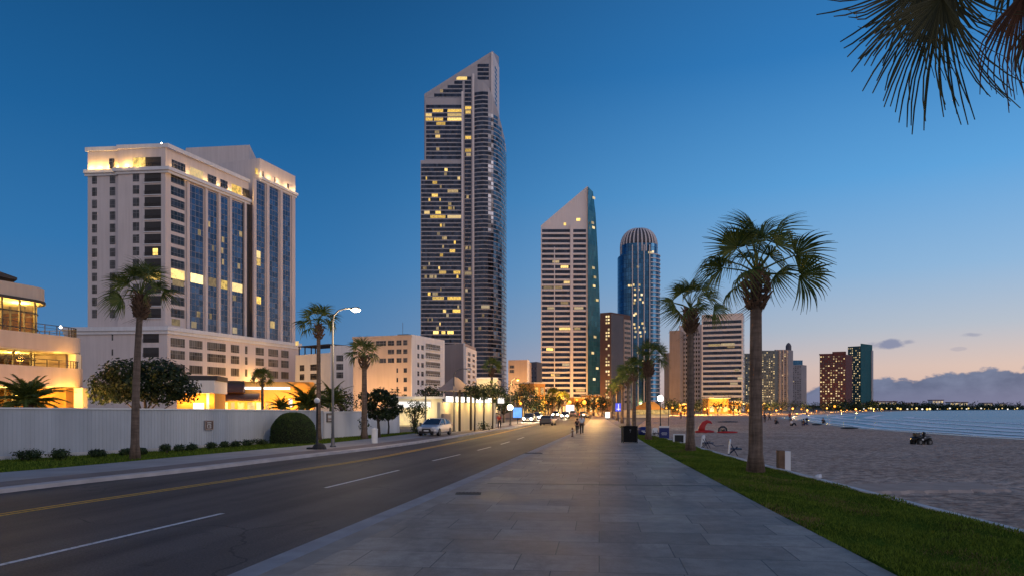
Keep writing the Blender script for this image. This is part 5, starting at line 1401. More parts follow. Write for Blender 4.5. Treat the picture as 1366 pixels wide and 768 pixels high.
# ======== the cluster behind the second palm
def banded(label, pxl, pxc, pxr, py, dl, dc, dr, mat, glass, step, zb=4.0, name='apartment_tower', frac=.5, side=True, group='towers behind the beach'):
    r, Lw, Rw, zt = block(name, label, 'tower', pxl, pxc, pxr, py, dl, dc, dr, mat, group=group)
    pool = Pool(r, 'window_band', M[glass])
    n = int((zt-3-zb)/step)
    for k in range(n):
        z_ = zb+k*step
        def f(m):
            if Lw: Lw.box(m, .9, Lw.L-.9, z_, z_+step*frac, -.1, .08)
            if Rw and side: Rw.box(m, .7, Rw.L-.7, z_, z_+step*frac, -.1, .08)
        pool.add(f)
    pool.flush()
    return r, Lw, Rw, zt
r, _, _, _ = block('slab_building', 'plain tan windowless slab left of the white banded beach towers', 'building', 893,907,912,440,520,515,530,'stucco_tan')
r, _, _, _ = block('slab_building', 'lower mauve slab building half hidden by the second lawn palm', 'building', 886,896,899,470,560,555,570,'concrete_grey')
r, Lw, Rw, zt = banded('white balconied tower behind the second lawn palm', 906,936,940,432,545,535,560,'band_white','window_dark',3.3)
mb = MB()
for k in range(9): Lw.box(mb, Lw.L*(k+.5)/9-.35, Lw.L*(k+.5)/9+.35, 3, zt-2, 0, .5)
mb.build('balcony_fins', M['band_white'], r)
r, Lw, Rw, zt = banded('bright white banded tower with lit upper floor above the orange beach glow', 936,991,993,417,520,510,530,'band_white','tower_glass',3.7,frac=.58)
lt = Pool(r, 'lit_window', M['lit_dim'])
for (px,py,w,m_) in ((945,459,16,'lit_dim'),(962,458.5,18,'lit_dim'),(970,462,10,'lit_dim'),(980,493,6,'lit_dim'),(974,511,10,'lit_dim'),(984,504,6,'lit_dim')): lt.add(lambda m: Lw.box(m, Lw.s_px(px), Lw.s_px(px+w), PZ(py,512)-.8, PZ(py,512)+.8, 0, .15), M[m_])
for px, wt in ((945,5000),(965,6000),(983,4000)): lamp((PX(px,490),488,5), wt, (1,.55,.12), 1.0)
def dotted(name, label, cat, pxl, pxc, pxr, py, dl, dc, dr, mat, cols, rws, prob, seed, frac=(.5,.45), lm='lit_tiny', group='towers behind the beach', onr=0, z0=4.0):
    r, Lw, Rw, zt = block(name, label, cat, pxl, pxc, pxr, py, dl, dc, dr, mat, group=group)
    rg = random.Random(seed); lt = Pool(r, 'lit_window', M[lm]); wn = Pool(r, 'window', M['window_dark'])
    for wl_, nc in ((Lw,cols),(Rw,onr)):
        if not wl_ or not nc: continue
        cw, rh = wl_.L/nc, (zt-z0-1)/rws
        for i in range(nc):
            for j in range(rws):
                p = (lt if rg.random() < prob else wn)
                u0, z_ = (i+.5-frac[0]/2)*cw, z0+(j+.25)*rh
                if p is wn and rg.random() < .25: continue
                p.add(lambda m: wl_.box(m, u0, u0+cw*frac[0]*rg.uniform(.7,1.1), z_, z_+rh*frac[1], -.1, .08), M[rg.choice(('lit_tiny','lit_tiny','lit_dim'))] if p is lt else None)
    lt.flush(); wn.flush()
    return r, Lw, Rw, zt
dotted('apartment_tower','dark green glass block behind the nearest big palm trunk','tower',991,1001,1003,471,600,600,612,'green_glass',3,24,.4,3)
r, Lw, Rw, zt = dotted('apartment_tower','green and cream tower with lit windows just right of the big palm trunk','tower',1016,1034,1040,467,640,640,655,'green_glass',6,26,.42,5)
r, Lw, Rw, zt = dotted('apartment_tower','grey tower with a round roof lantern right of the big palm','tower',1033,1052,1058,466,650,650,660,'concrete_grey',6,26,.16,6)
mb = MB(); mb.lathe([(2.6,0),(2.6,4),(1.6,6),(.4,7)],10,(PX(1053,655),657,zt)); mb.build('roof_lantern', M['conc_dark'], r)
mb = MB()
for k in range(4): Lw.box(mb, Lw.L*(k+.5)/4-.5, Lw.L*(k+.5)/4+.5, 2, zt, 0, .8)
mb.build('pilaster', M['stucco_beige'], r)
r, Lw, Rw, zt = dotted('apartment_tower','mauve tower with stepped blue top, left of the pair by the bay','tower',1057,1069,1076,486,720,720,730,'concrete_grey',4,22,.06,7)
mb = MB(); Lw.box(mb, 1.0, Lw.L+1.5, zt, PZ(480,720), -8, -.5); mb.build('roof_block', M['blue_glass'], r)
r, Lw, Rw, zt = dotted('apartment_tower','reddish brown tower full of lit windows beside the bay','tower',1093.5,1128,1137,472,820,810,835,'terracotta',10,22,.42,9,(.55,.5))
mb = MB(); Lw.box(mb, -.5, Lw.L*.55, zt, zt+1.2, -6, .3); Lw.box(mb, Lw.L*.5, Lw.L+.5, zt, zt+3.2, -7, .3); mb.build('roof_parapet', M['terracotta'], r)
r, Lw, Rw, zt = dotted('apartment_tower','teal tower with a lit window column, rightmost tower by the bay','tower',1131,1148,1163,461,870,860,880,'teal_glass',7,26,.45,10,(.5,.45))
mb = MB(); Rw.box(mb, Rw.L*.0, Rw.L, 0, zt+3, 0, .6); mb.build('teal_fin', M['teal_panel'], r)
mb = MB(); Rw.box(mb, Rw.L*.88, Rw.L*1.02, 0, zt-4, .6, 1.6); mb.build('edge_fin', M['band_grey'], r)

for px, d_, wt in ((728,455,16000),(745,450,18000),(765,448,22000),(785,450,20000),(800,425,12000),(820,420,10000),(840,520,16000),(868,580,14000),(1018,600,12000),(1045,610,12000),(1112,770,26000)):
    lamp((PX(px,d_),d_,6), wt, (1,.48,.10), .8)
# ---------------------------------------------------------------- the white wall
M['wall_white'] = plain('white corrugated sheet', (0.44,0.47,0.52), 0.65, var=0.08, scale=0.35, streak=0.32)
M['wall_plinth'] = plain('pale plinth', (0.52,0.49,0.48), 0.85, var=0.15, scale=1.0)
wt_ = site('boundary_wall', 'long white corrugated boundary wall behind the row of small bushes', 'wall', (WALL_LINE[2].x,WALL_LINE[2].y,0))
def wall_h(y): return 2.5 if y < 33 else 2.5-(y-33)*0.010
mb = MB(); capm = MB(); plm = MB(); pst = MB()
segs = WALL_LINE[:-1]
for a, b in zip(segs[:-1], segs[1:]):
    L_ = (b-a).length; n = int(L_/0.19); wl_ = Wall((a.x,a.y),(b.x,b.y)); z0 = wall_h(a.y); z1 = wall_h(b.y)
    # ribbed sheet: trapezoid profile
    for i in range(n):
        u0 = L_*i/n; w_ = L_/n; zt = z0+(z1-z0)*i/n
        cuts = [(0,0),(.55,0),(.62,.016),(.93,.016),(1.0,0)]
        for (f0,o0),(f1,o1) in zip(cuts[:-1],cuts[1:]):
            mb.face([wl_.at(u0+f0*w_,.28,o0),wl_.at(u0+f1*w_,.28,o1),wl_.at(u0+f1*w_,zt-.06,o1),wl_.at(u0+f0*w_,zt-.06,o0)])
    wl_.box(mb, 0, L_, .05, min(z0,z1)-.07, -.12, -.01)
    A_ = [wl_.at(0,z0-.06,.08),wl_.at(L_,z1-.06,.08),wl_.at(L_,z1-.06,-.14),wl_.at(0,z0-.06,-.14)]
    B_ = [v+Vector((0,0,.07)) for v in A_]
    capm.mesh(A_+B_, [(3,2,1,0),(4,5,6,7),(0,1,5,4),(1,2,6,5),(2,3,7,6),(3,0,4,7)])
    wl_.box(plm, 0, L_, -.03, .28, -.1, .1)
mb.build('ribbed_sheet', M['wall_white'], wt_); capm.build('coping', M['white_metal'], wt_); plm.build('plinth', M['wall_plinth'], wt_)
wl2 = Wall(tuple(WALL_LINE[-2]), tuple(WALL_LINE[-1]))
w2 = site('garden_wall', 'smooth white garden wall running on from the corrugated wall to the parked car', 'wall', (WALL_LINE[-2].x,WALL_LINE[-2].y,0))
mb = MB(); wl2.box(mb, .02, wl2.L, -.03, 2.12, -.2, .04); mb.build('wall', M['stucco_white'], w2)
mb = MB(); wl2.box(mb, .0, wl2.L+.03, 2.12, 2.2, -.24, .08); mb.build('coping', M['white_metal'], w2)
for u in (.15, 6.2, wl2.L-.15):
    mb = MB(); wl2.box(mb, u-.13, u+.13, -.03, 2.12, .04, .1); mb.build('pilaster', M['stucco_white'], w2)
def board(name, label, wall, px, pyt, pyb, w, mat, marks, frame=None):
    s_ = wall.s_px(px); y_ = wall.d(s_); z1, z0 = PZ(pyt,y_), PZ(pyb,y_)
    r = site(name, label, 'sign', tuple(wall.at(s_,z0,.08)))
    mb = MB(); wall.box(mb, s_-w/2, s_+w/2, z0, z1, .06, .10); mb.build('panel', M[mat], r)
    mb = MB()
    for (u0,u1,f0,f1) in marks: wall.box(mb, s_+u0*w, s_+u1*w, z0+(z1-z0)*f0, z0+(z1-z0)*f1, .10, .106)
    mb.build('lettering', M['paint_white'], r)
    if frame:
        mb = MB()
        wall.box(mb, s_-w/2-.05, s_+w/2+.05, z1, z1+.05, .05, .13); wall.box(mb, s_-w/2-.05, s_+w/2+.05, z0-.05, z0, .05, .13)
        wall.box(mb, s_-w/2-.05, s_-w/2, z0, z1, .05, .13); wall.box(mb, s_+w/2, s_+w/2+.05, z0, z1, .05, .13); mb.build('frame', M[frame], r)
WB = Wall(tuple(WALL_LINE[3]), tuple(WALL_LINE[4]))
board('wall_sign', 'small brown square sign with pale lettering on the white wall', WB, 277.3, 561.3, 571.6, .56, 'brick_dark',
      [(-.32,.32,.76,.86),(-.30,-.22,.2,.62),(-.30,.26,.54,.62),(-.1,.26,.36,.43),(.2,.27,.2,.62),(-.30,.3,.12,.19)], 'stucco_tan')
WC = wl2
board('notice_board', 'framed notice board with a pale panel on the white wall behind the street lamp', WC, 438.5, 551.5, 561.5, .75, 'stucco_tan', [(-.34,.34,.45,.82),(-.3,.3,.12,.2)], 'dark_metal')

# ---------------------------------------------------------------- lamps and posts
def street_lamp(loc, h, arm, rz, label, lit, group='tall street lamps on the left pavement', mat='grey_metal', light=0, head_down=True):
    t = thing('street_lamp', label, 'street lamp', loc, rz, group)
    mb = MB(); mb.path([(0,0,0),(0,0,.9),(0,0,h-.6)],[.10,.085,.06],10); mb.lathe([(.19,0),(.19,.08),(.12,.12),(.11,.5)],10); mb.build('pole', M[mat], t, smooth=True)
    mb = MB(); mb.path([(0,0,h-.65),(.06,0,h-.3),(arm*.3,0,h),(arm*.7,0,h+.13),(arm,0,h+.12)],[.055,.05,.045,.04,.04],8); mb.build('arm', M[mat], t, smooth=True)
    mb = MB()
    mb.mesh([(arm-.08,-.09,h+.06),(arm+.55,-.14,h+.07),(arm+.55,.14,h+.07),(arm-.08,.09,h+.06),(arm-.04,-.07,h+.17),(arm+.42,-.10,h+.20),(arm+.42,.10,h+.20),(arm-.04,.07,h+.17)],
            [(3,2,1,0),(4,5,6,7),(0,1,5,4),(1,2,6,5),(2,3,7,6),(3,0,4,7)]); hd = mb.build('lamp_head', M[mat], t)
    mb = MB(); mb.sphere((arm+.28,0,h+.03),(.27,.17,.14),10,6); mb.build('lamp_glass', M['glow_white' if lit else 'white_metal'] if lit != 'warm' else M['glow_warm'], hd, smooth=True)
    if light: lamp((loc[0]+math.cos(rz)*(arm+.28), loc[1]+math.sin(rz)*(arm+.28), loc[2]+h-.25), light, (1,.72,.42) if lit != 'warm' else (1,.55,.16), .2)
    return t
g_ = G(444,595.6,.12); street_lamp((g_.x,g_.y,.12), PZ(414,g_.y)-.12, 1.15, R(-4), 'tall lit street lamp with a curved arm, nearest one, by the kerb', True, light=800)
g_ = G(605.6,575,.12); street_lamp((g_.x,g_.y,.12), PZ(493,g_.y)-.12, 1.2, R(8), 'unlit street lamp standing just behind the parked car', False)
g_ = G(681,567,.12); street_lamp((g_.x,g_.y,.12), PZ(506,g_.y)-.12, .7, R(8), 'amber lit street lamp near the blue lit panel', 'warm', light=900)
def globe_lamp(loc, h, r, label, glass, mat='dark_metal', group=None, light=0, col=(1,.9,.75), base=False, name='lamp_post'):
    t = thing(name, label, 'lamp post', loc, 0, group)
    mb = MB(); mb.lathe([(.15,0),(.15,.1),(.09,.16),(.075,.6),(.055,.7),(.045,h-r*1.4),(.09,h-r*1.35),(.1,h-r*1.0)],10); mb.build('pole', M[mat], t, smooth=True)
    mb = MB(); mb.sphere((0,0,h-r*.2), r, 12, 8); mb.build('globe', M[glass], t, smooth=True)
    if base:
        mb = MB(); mb.lathe([(.42,-.02),(.40,.12),(.30,.26),(.12,.34),(.02,.36)],12,(.12,0,0)); mb.bx(-.55,.1,-.2,.2,-.02,.1); mb.build('weighted_foot', M['iron'], t, smooth=False)
    if light: lamp((loc[0],loc[1],loc[2]+h+r*1.1), light, col, .25)
    return t
g_ = G(423,598.5,.12); globe_lamp((g_.x,g_.y,.12), PZ(533,g_.y)-.12, .17, 'short dark lamp post with a pale unlit globe and heavy dark foot by the wall', 'white_metal', base=True)
g_ = G(681,567.5,.12); globe_lamp((PX(680.5,97),97,.12), PZ(542,97)-.12, .38, 'short post with a bright white globe beside the blue lit panel', 'glow_white', light=700)
g_ = (PX(881,82),82,.05); globe_lamp(g_, PZ(530,82)-.05, .36, 'dark post with a glowing greenish white globe at the edge of the beach', 'glow_cool', light=500, col=(.9,1,.9))
# bin, posts, signs on the promenade
g_ = G(840.8,590.3,.12); t = thing('litter_bin', 'large black box litter bin on the promenade', 'litter bin', (g_.x,g_.y+.4,.12))
M['bin_black'] = plain('black bin panel', (0.008,0.008,0.009), 0.7, var=0.2, scale=3, spec=.15)
mb = MB(); w_, h_ = .46, PZ(567.5,g_.y)-.12
mb.bx(-w_,w_,-.4,.4,.06,h_-.1); mb.build('body', M['bin_black'], t)
mb = MB(); mb.bx(-w_-.03,w_+.03,-.43,.43,h_-.1,h_-.02); mb.bx(-w_+.1,w_-.1,-.3,.3,h_-.02,h_+.0); mb.build('lid', M['bin_black'], t)
for sx in (-1,1):
    mb = MB(); mb.bx(sx*w_-.03,sx*w_+.03,-.43,-.36,0,h_-.1); mb.build('corner_post', M['dark_metal'], t)
    mb = MB(); mb.bx(sx*w_-.03,sx*w_+.03,.36,.43,0,h_-.1); mb.build('corner_post', M['dark_metal'], t)
mb = MB(); mb.bx(-.05,.05,-.416,-.4,h_*.72,h_*.80); mb.bx(-.015,.015,-.416,-.4,h_*.62,h_*.72); mb.build('emblem', M['grey_metal'], t)
g_ = G(499.7,590.6,.12); t = thing('cylindrical_bin', 'white cylindrical bin on the left pavement', 'bin', (g_.x,g_.y,.12))
mb = MB(); mb.lathe([(.20,0),(.21,.03),(.21,.86),(.19,.9)],16); mb.build('body', M['white_metal'], t, smooth=False)
mb = MB(); mb.lathe([(.23,.88),(.23,.94),(.16,1.0),(.03,1.02)],16); mb.build('lid', M['white_metal'], t)
M['sign_blue'] = plain('blue sign face', (0.012,0.022,0.14), 0.45, var=0.1)
d_ = 55.0; t = thing('sign_board', 'dark blue sign board on a thin post at the lawn edge', 'sign', (PX(886,d_),d_,.08), R(-4))
mb = MB(); mb.bx(-.38,.38,-.02,.02,PZ(587,d_)-.08,PZ(570,d_)-.08); mb.build('panel', M['sign_blue'], t)
mb = MB(); mb.path([(.34,.05,-.05),(.34,.05,PZ(536,d_)-.08)],.025,6); mb.path([(-.36,.05,-.05),(-.36,.05,PZ(568,d_)-.08)],.02,6); mb.build('post', M['dark_metal'], t)
mb = MB(); mb.bx(-.38,.38,-.022,.022,PZ(570,d_)-.08,PZ(567.5,d_)-.08); mb.build('header', M['white_metal'], t)
mb = MB(); zc_ = (PZ(587,d_)+PZ(570,d_))/2-.08
for (u0,u1,dz) in ((-.2,.2,.12),(-.24,.22,.04),(-.18,.2,-.04)): mb.bx(u0,u1,-.026,-.02,zc_+dz-.012,zc_+dz+.012)
mb.build('lettering', M['white_metal'], t)
d_ = 62.0; t = thing('round_bin', 'rounded dark blue container with a pale mark right of the black litter bin', 'container', (PX(858,d_),d_,.1))
mb = MB(); mb.lathe([(.36,0),(.44,.1),(.47,.4),(.42,.62),(.2,.72)],14); mb.build('body', M['sign_blue'], t, smooth=True)
mb = MB(); mb.bx(-.22,.05,-.50,-.44,.34,.40); mb.bx(-.1,.2,-.50,-.44,.24,.29); mb.build('mark', M['white_metal'], t)
# half brown, half white post at the lawn edge
g_ = G(1048,627,.05); t = thing('boundary_post', 'short post, brown on one side and white on the other, at the lawn edge', 'post', (g_.x,g_.y+.2,.05))
M['post_brown'] = plain('brown timber', (0.17,0.105,0.065), 0.85, var=0.3, scale=3); hp = PZ(600.5,g_.y)-.05
mb = MB(); mb.bx(-.235,-.002,-.14,.14,-.05,hp); mb.build('timber_half', M['post_brown'], t)
mb = MB(); mb.bx(.0,.225,-.13,.15,-.05,hp-.03); mb.build('white_half', M['white_metal'], t)
# white chairs with navy frames along the edge
M['navy'] = plain('navy frame', (0.012,0.02,0.055), 0.5)
def white_seat(px, py, s, rz, label):
    g_ = G(px,py,.06); t = thing('beach_chair', label, 'beach chair', (g_.x,g_.y,.06), rz, 'white and navy chairs at the beach edge')
    mb = MB(); pts = []
    for i in range(9):
        a = math.pi*i/8; pts.append((.26*math.cos(a), .55+.14*math.sin(a)))
    prof = [(.26,.08)]+pts+[(-.26,.08)]
    vs = [(x_*s,-.03*s-.12*s*(z_-.1),z_*s) for x_, z_ in prof]+[(x_*s,.03*s-.12*s*(z_-.1),z_*s) for x_, z_ in prof]; n = len(prof)
    mb.mesh(vs, [tuple(range(n)),tuple(range(2*n-1,n-1,-1))]+[((i+1)%n,i,n+i,n+(i+1)%n) for i in range(n)]); mb.build('backrest', M['white_metal'], t)
    mb = MB(); mb.cbox((0,-.3*s,.28*s),(.5*s,.46*s,.05*s)); mb.build('seat', M['navy'], t)
    for sx in (-1,1):
        mb = MB(); mb.path([(sx*.22*s,-.36*s,-.02),(sx*.2*s,-.08*s,.5*s)],.017*s,5); mb.build('leg', M['navy'], t)
        mb = MB(); mb.path([(sx*.22*s,.06*s,-.02),(sx*.2*s,-.36*s,.36*s)],.017*s,5); mb.build('leg', M['navy'], t)
    return t
white_seat(972,606.5,1.2,R(75),'white rounded beach chair with navy legs, nearest one, left of the big palm trunk')
white_seat(937,597,1.15,R(60),'white beach chair with navy legs right beside the second lawn palm')
white_seat(873,582,1.1,R(30),'small white beach chair between the third palm and the blue sign board')
d_ = 49; t = thing('crate', 'white crate with a dark open side right of the blue sign board', 'crate', (PX(906,d_),d_,.06), R(-15))
mb = MB(); mb.bx(-.4,.4,-.2,.25,.0,.05); mb.bx(-.4,-.3,-.2,.25,.05,.55); mb.bx(.3,.4,-.2,.25,.05,.55); mb.bx(-.4,.4,-.2,.25,.55,.6); mb.build('body', M['white_metal'], t)
mb = MB(); mb.bx(-.3,.3,-.12,.2,.05,.55); mb.build('dark_panel', M['dark_metal'], t)
a, b = G(945,596,.06), G(965,602,.06)
mb = MB(); mb.path([(a.x,a.y,.42),((a.x+b.x)/2,(a.y+b.y)/2,.26),(b.x,b.y,.4)],.025,5); tag(mb.build('rope', M['navy']), 'dark sagging rope between the two nearer white beach chairs', 'rope')
# red pieces on the beach
M['red'] = plain('red plastic', (0.42,0.018,0.015), 0.5, var=0.12)
d_ = 70; t = thing('red_inflatable', 'red beach toy with a tall curling horn on a flat base', 'beach toy', (PX(940,d_),d_,0.0), 0)
mb = MB(); mb.sphere((0,0,.12),(1.0,.5,.2),14,6); mb.build('base', M['red'], t, smooth=True)
mb = MB(); mb.path([(-.3,0,.15),(-.25,0,.6),(-.05,0,.95),(.25,0,1.12),(.6,0,1.05),(.72,0,.9)],[.36,.30,.24,.18,.11,.04],10); mb.build('horn', M['red'], t, smooth=True)
d_ = 69; t = thing('red_paddle_board', 'flat red board with a dark hoop on it lying on the sand', 'board', (PX(969,d_),d_,0.0), 0)
mb = MB(); mb.sphere((.1,0,.1),(1.05,.4,.13),14,6); mb.build('hull', M['red'], t, smooth=True)
mb = MB(); mb.path([(-.75,0,.15),(-.72,0,.45),(-.5,0,.62),(-.2,0,.62),(0,0,.45),(.02,0,.15)],.09,6); mb.cbox((-.36,0,.3),(.35,.3,.2)); mb.build('hoop', M['dark_metal'], t)
for (px, py, w_, lb, mt) in ((971,562.5,3.2,'long dark boat hull lying flat on the sand behind the red pieces','dark_metal'),(1133,571,1.9,'slim dark board lying near the waterline','dark_metal'),(1090,566,1.4,'low dark mat on the sand beside the group with the white parasol','dark_metal')):
    g_ = G(px,py,.0); t = thing('beached_board', lb, 'board', (g_.x,g_.y,-.05), R(3), 'dark boards lying on the beach')
    mb = MB(); mb.sphere((0,0,.1),(w_/2*1.2,.35,.12),14,6); mb.build('hull', M[mt], t, smooth=True)
    mb = MB(); mb.cbox((0,0,.2),(w_*.3,.3,.06)); mb.build('seat', M['grey_metal'], t)

# ---------------------------------------------------------------- quad bike on the sand
g_ = G(1229,593.5,-.12); t = thing('quad_bike', 'black and white quad bike standing on the sand near the water', 'quad bike', (g_.x,g_.y,g_.z), R(12))
M['tyre'] = plain('rubber', (0.012,0.012,0.012), 0.8); M['black_plastic'] = plain('black plastic', (0.015,0.015,0.017), 0.4)
for sx in (-.5,.48):
    for sy in (-.38,.38):
        mb = MB(); n = 14; prof = [(.08,-.11),(.22,-.12),(.27,-.07),(.27,.07),(.22,.12),(.08,.11)]
        mb.lathe(prof, n); mb.v = [(v[0]+sx, v[2]+sy, v[1]+.27) for v in mb.v]; w_ = mb.build('wheel', M['tyre'], t)
        mb = MB(); mb.lathe([(.10,-.125),(.13,-.12),(.13,.12),(.10,.125)],10); mb.v = [(v[0]+sx, v[2]+sy, v[1]+.27) for v in mb.v]; mb.build('rim', M['grey_metal'], w_)
mb = MB(); mb.cbox((0,0,.42),(.95,.34,.18)); mb.cbox((-.05,0,.3),(.7,.3,.16)); mb.build('chassis', M['black_plastic'], t); t.scale = (.8,.8,.85)
for sx in (-.5,.48):
    mb = MB(); mb.path([(sx-.36,0,.42),(sx-.22,0,.6),(sx,0,.66),(sx+.22,0,.6),(sx+.34,0,.44)],[.05,.09,.1,.09,.05],8); mb.v = [(v[0],v[1]*4.6,v[2]) for v in mb.v]; mb.build('mudguard', M['black_plastic'] if sx < 0 else M['grey_metal'], t, smooth=True)
mb = MB(); mb.path([(-.42,0,.66),(-.1,0,.70),(.15,0,.72)],[.12,.14,.1],8); mb.build('seat', M['black_plastic'], t, smooth=True)
mb = MB(); mb.path([(.25,0,.6),(.18,0,.98)],.04,6); mb.path([(.12,-.38,1.0),(.2,-.15,.97),(.2,.15,.97),(.12,.38,1.0)],.025,6); mb.build('handlebar', M['dark_metal'], t)
for sx in (-.5,.5):
    mb = MB()
    for y_ in (-.25,-.08,.08,.25): mb.path([(sx-.22,y_,.74),(sx+.22,y_,.74)],.015,5)
    mb.path([(sx-.22,-.25,.74),(sx-.22,.25,.74)],.015,5); mb.path([(sx+.22,-.25,.74),(sx+.22,.25,.74)],.015,5); mb.path([(sx,0,.66),(sx,0,.74)],.03,5); mb.build('rack', M['dark_metal'], t)
mb = MB(); mb.cbox((-.5,0,.88),(.36,.42,.26)); mb.build('rear_box', M['black_plastic'], t)
mb = MB(); mb.cbox((.30,-.20,.62),(.26,.06,.16)); mb.cbox((-.1,-.21,.48),(.3,.05,.12)); mb.build('side_panel', M['white_metal'], t)
mb = MB(); mb.path([(.32,0,.7),(.24,0,1.0),(.2,0,1.12)],[.16,.13,.04],8); mb.build('windshield', M['black_plastic'], t)

# ---------------------------------------------------------------- cars
def car(name, label, loc, rz, paint, group=None, lit=False, rear_lit=False, L=4.4, suv=True):
    t = thing(name, label, 'car', loc, rz, group)      # nose along +x
    H = 1.55 if suv else 1.42
    pm, _nt, _b = newmat('car paint'); _b.inputs['Base Color'].default_value = col4(paint); _b.inputs['Metallic'].default_value = .35; _b.inputs['Roughness'].default_value = .32; _b.inputs['Coat Weight'].default_value = .6
    k = L/4.4
    st = [(-2.2,.70,.42,.62,.95),(-2.1,.82,.30,.62,1.02),(-1.6,.88,.24,.62,1.02),(-.6,.90,.22,.6,1.0),(.6,.90,.22,.6,.97),(1.2,.90,.22,.6,.95),(1.7,.87,.24,.58,.88),(2.05,.80,.28,.56,.78),(2.2,.66,.36,.55,.68)]
    mb = MB(); vs = []; ring = 10
    for (x_,w_,zb,zm,zt_) in st:
        vs += [(x_*k,-w_*.86,zb),(x_*k,-w_,zb+.12),(x_*k,-w_,zm),(x_*k,-w_*.95,zt_-.06),(x_*k,-w_*.78,zt_),(x_*k,w_*.78,zt_),(x_*k,w_*.95,zt_-.06),(x_*k,w_,zm),(x_*k,w_,zb+.12),(x_*k,w_*.86,zb)]
    fs = []
    for i in range(len(st)-1):
        for j in range(ring):
            l = (j+1)%ring; fs.append((i*ring+j, (i+1)*ring+j, (i+1)*ring+l, i*ring+l))
    fs.append(tuple(range(ring))); fs.append(tuple(range(len(st)*ring-1,(len(st)-1)*ring-1,-1)))
    mb.mesh(vs, [f[::-1] for f in fs]); body = mb.build('body', pm, t, smooth=False)
    # glasshouse
    cab = [(-1.95,.72,.98),(-1.55,.66,H-.10),(-1.0,.64,H),(.1,.64,H),(.35,.66,H-.06),(1.15,.76,.96)]
    if not suv: cab = [(-1.75,.72,.98),(-1.1,.62,H-.04),(-.7,.6,H),(.1,.6,H),(.3,.62,H-.05),(1.15,.76,.95)]
    mb = MB(); vs = []
    for (x_,w_,z_) in cab: vs += [(x_*k,-w_,z_),(x_*k,w_,z_)]
    base = [(c_[0]*k, c_[1]) for c_ in cab]
    n = len(cab)
    fs = [(2*i,2*i+2,2*i+3,2*i+1) for i in range(n-1)]
    mb.mesh(vs, fs)
    side = [(cab[i][0]*k,cab[i][1],cab[i][2]) for i in range(n)]
    for sg in (-1,1):
        f = [(x_,sg*w_,z_) for x_,w_,z_ in side]; lo = [(x_,sg*.80,.95) for x_ in (1.15*k,.35*k,.1*k,-1.0*k,-1.55*k,-1.95*k)]
        up = f[::-1]
        for i in range(n-1):
            q = [up[i],up[i+1],(up[i+1][0],sg*.79,.95),(up[i][0],sg*.79,.95)]
            mb.face(q if sg > 0 else q[::-1])
    mb.build('windows', M['car_glass'], t)
    mb = MB(); vs = []
    c2 = cab[1:5]
    for (x_,w_,z_) in c2: vs += [(x_*k,-w_-.02,z_-.05),(x_*k,-w_*.7,z_+.035),(x_*k,w_*.7,z_+.035),(x_*k,w_+.02,z_-.05)]
    fs = []
    for i in range(len(c2)-1):
        for j in range(3): fs.append((i*4+j,(i+1)*4+j,(i+1)*4+j+1,i*4+j+1)[::-1])
    mb.mesh(vs, [f for f in fs])
    for sg in (-1,1):
        mb.path([(1.15*k,sg*.77,.95),(.32*k,sg*.67,H-.08)],.045,5); mb.path([(-.45*k,sg*.80,.96),(-.5*k,sg*.66,H-.02)],.05,5); mb.path([(-1.95*k,sg*.73,.98),(-1.5*k,sg*.67,H-.12)],.06,5)
    mb.build('roof', pm, t)
    for sx in (-1.32,1.38):
        for sy in (-1,1):
            mb = MB(); mb.lathe([(.16,-.1),(.29,-.11),(.335,-.07),(.335,.07),(.29,.11),(.16,.1)],18); mb.v = [(v[0]+sx*k, v[2]+sy*.80, v[1]+.335) for v in mb.v]; w_ = mb.build('wheel', M['tyre'], t)
            mb = MB(); mb.lathe([(.03,-.118),(.2,-.105),(.21,-.1),(.21,.1),(.2,.105),(.03,.118)],12); mb.v = [(v[0]+sx*k, v[2]+sy*.80, v[1]+.335) for v in mb.v]; mb.build('rim', M['grey_metal'], w_)
    for sg in (-1,1):
        mb = MB(); mb.sphere((2.13*k,sg*.60,.66),(.12,.24,.15),10,6)
        mb.build('headlight', M['headlamp'] if lit else M['lamp_lens'], t)
        mb = MB(); mb.cbox((-2.14*k,sg*.68,.84),(.10,.26,.15)); mb.build('tail_light', M['glow_red'] if rear_lit else M['tail_lens'], t)
        mb = MB(); mb.cbox((.98*k,sg*.98,1.0),(.12,.2,.13)); mb.build('mirror', pm, t)
    mb = MB(); mb.mesh([(2.215*k,-.40,.44),(2.215*k,.40,.44),(2.18*k,.44,.64),(2.18*k,-.44,.64)],[(0,1,2,3)]); mb.cbox((2.15*k,0,.36),(.16,1.25,.15)); mb.cbox((2.2*k,0,.56),(.06,.72,.14)); mb.build('grille', M['black_plastic'], t)
    mb = MB(); mb.cbox((2.235*k,0,.47),(.02,.42,.10)); mb.build('number_plate', M['white_metal'], t)
    return t
M['car_glass'], _nt, _b = newmat('car glass'); _b.inputs['Base Color'].default_value = (.02,.025,.035,1); _b.inputs['Roughness'].default_value = .05; _b.inputs['Specular IOR Level'].default_value = .8
M['lamp_lens'], _nt, _b = newmat('lamp lens'); _b.inputs['Base Color'].default_value = (.7,.7,.72,1); _b.inputs['Roughness'].default_value = .1
M['tail_lens'], _nt, _b = newmat('tail lens'); _b.inputs['Base Color'].default_value = (.3,.01,.01,1); _b.inputs['Roughness'].default_value = .2
g_ = G(571,583.5,0)
car('parked_car', 'silver car parked at the left kerb facing the camera', (g_.x+.35,g_.y+2.3,.123), R(-90-13), (.55,.52,.52), suv=False, L=4.5)
CG = 'cars on the road far ahead'
def carpx(px, d, face, **kw): return car('car', kw.pop('label'), (PX(px,d),d,0), R(face), kw.pop('paint'), CG, **kw)
carpx(731,100,78,label='dark saloon car seen from behind, driving away in the right lane',paint=(.045,.05,.07),suv=False,L=4.6)
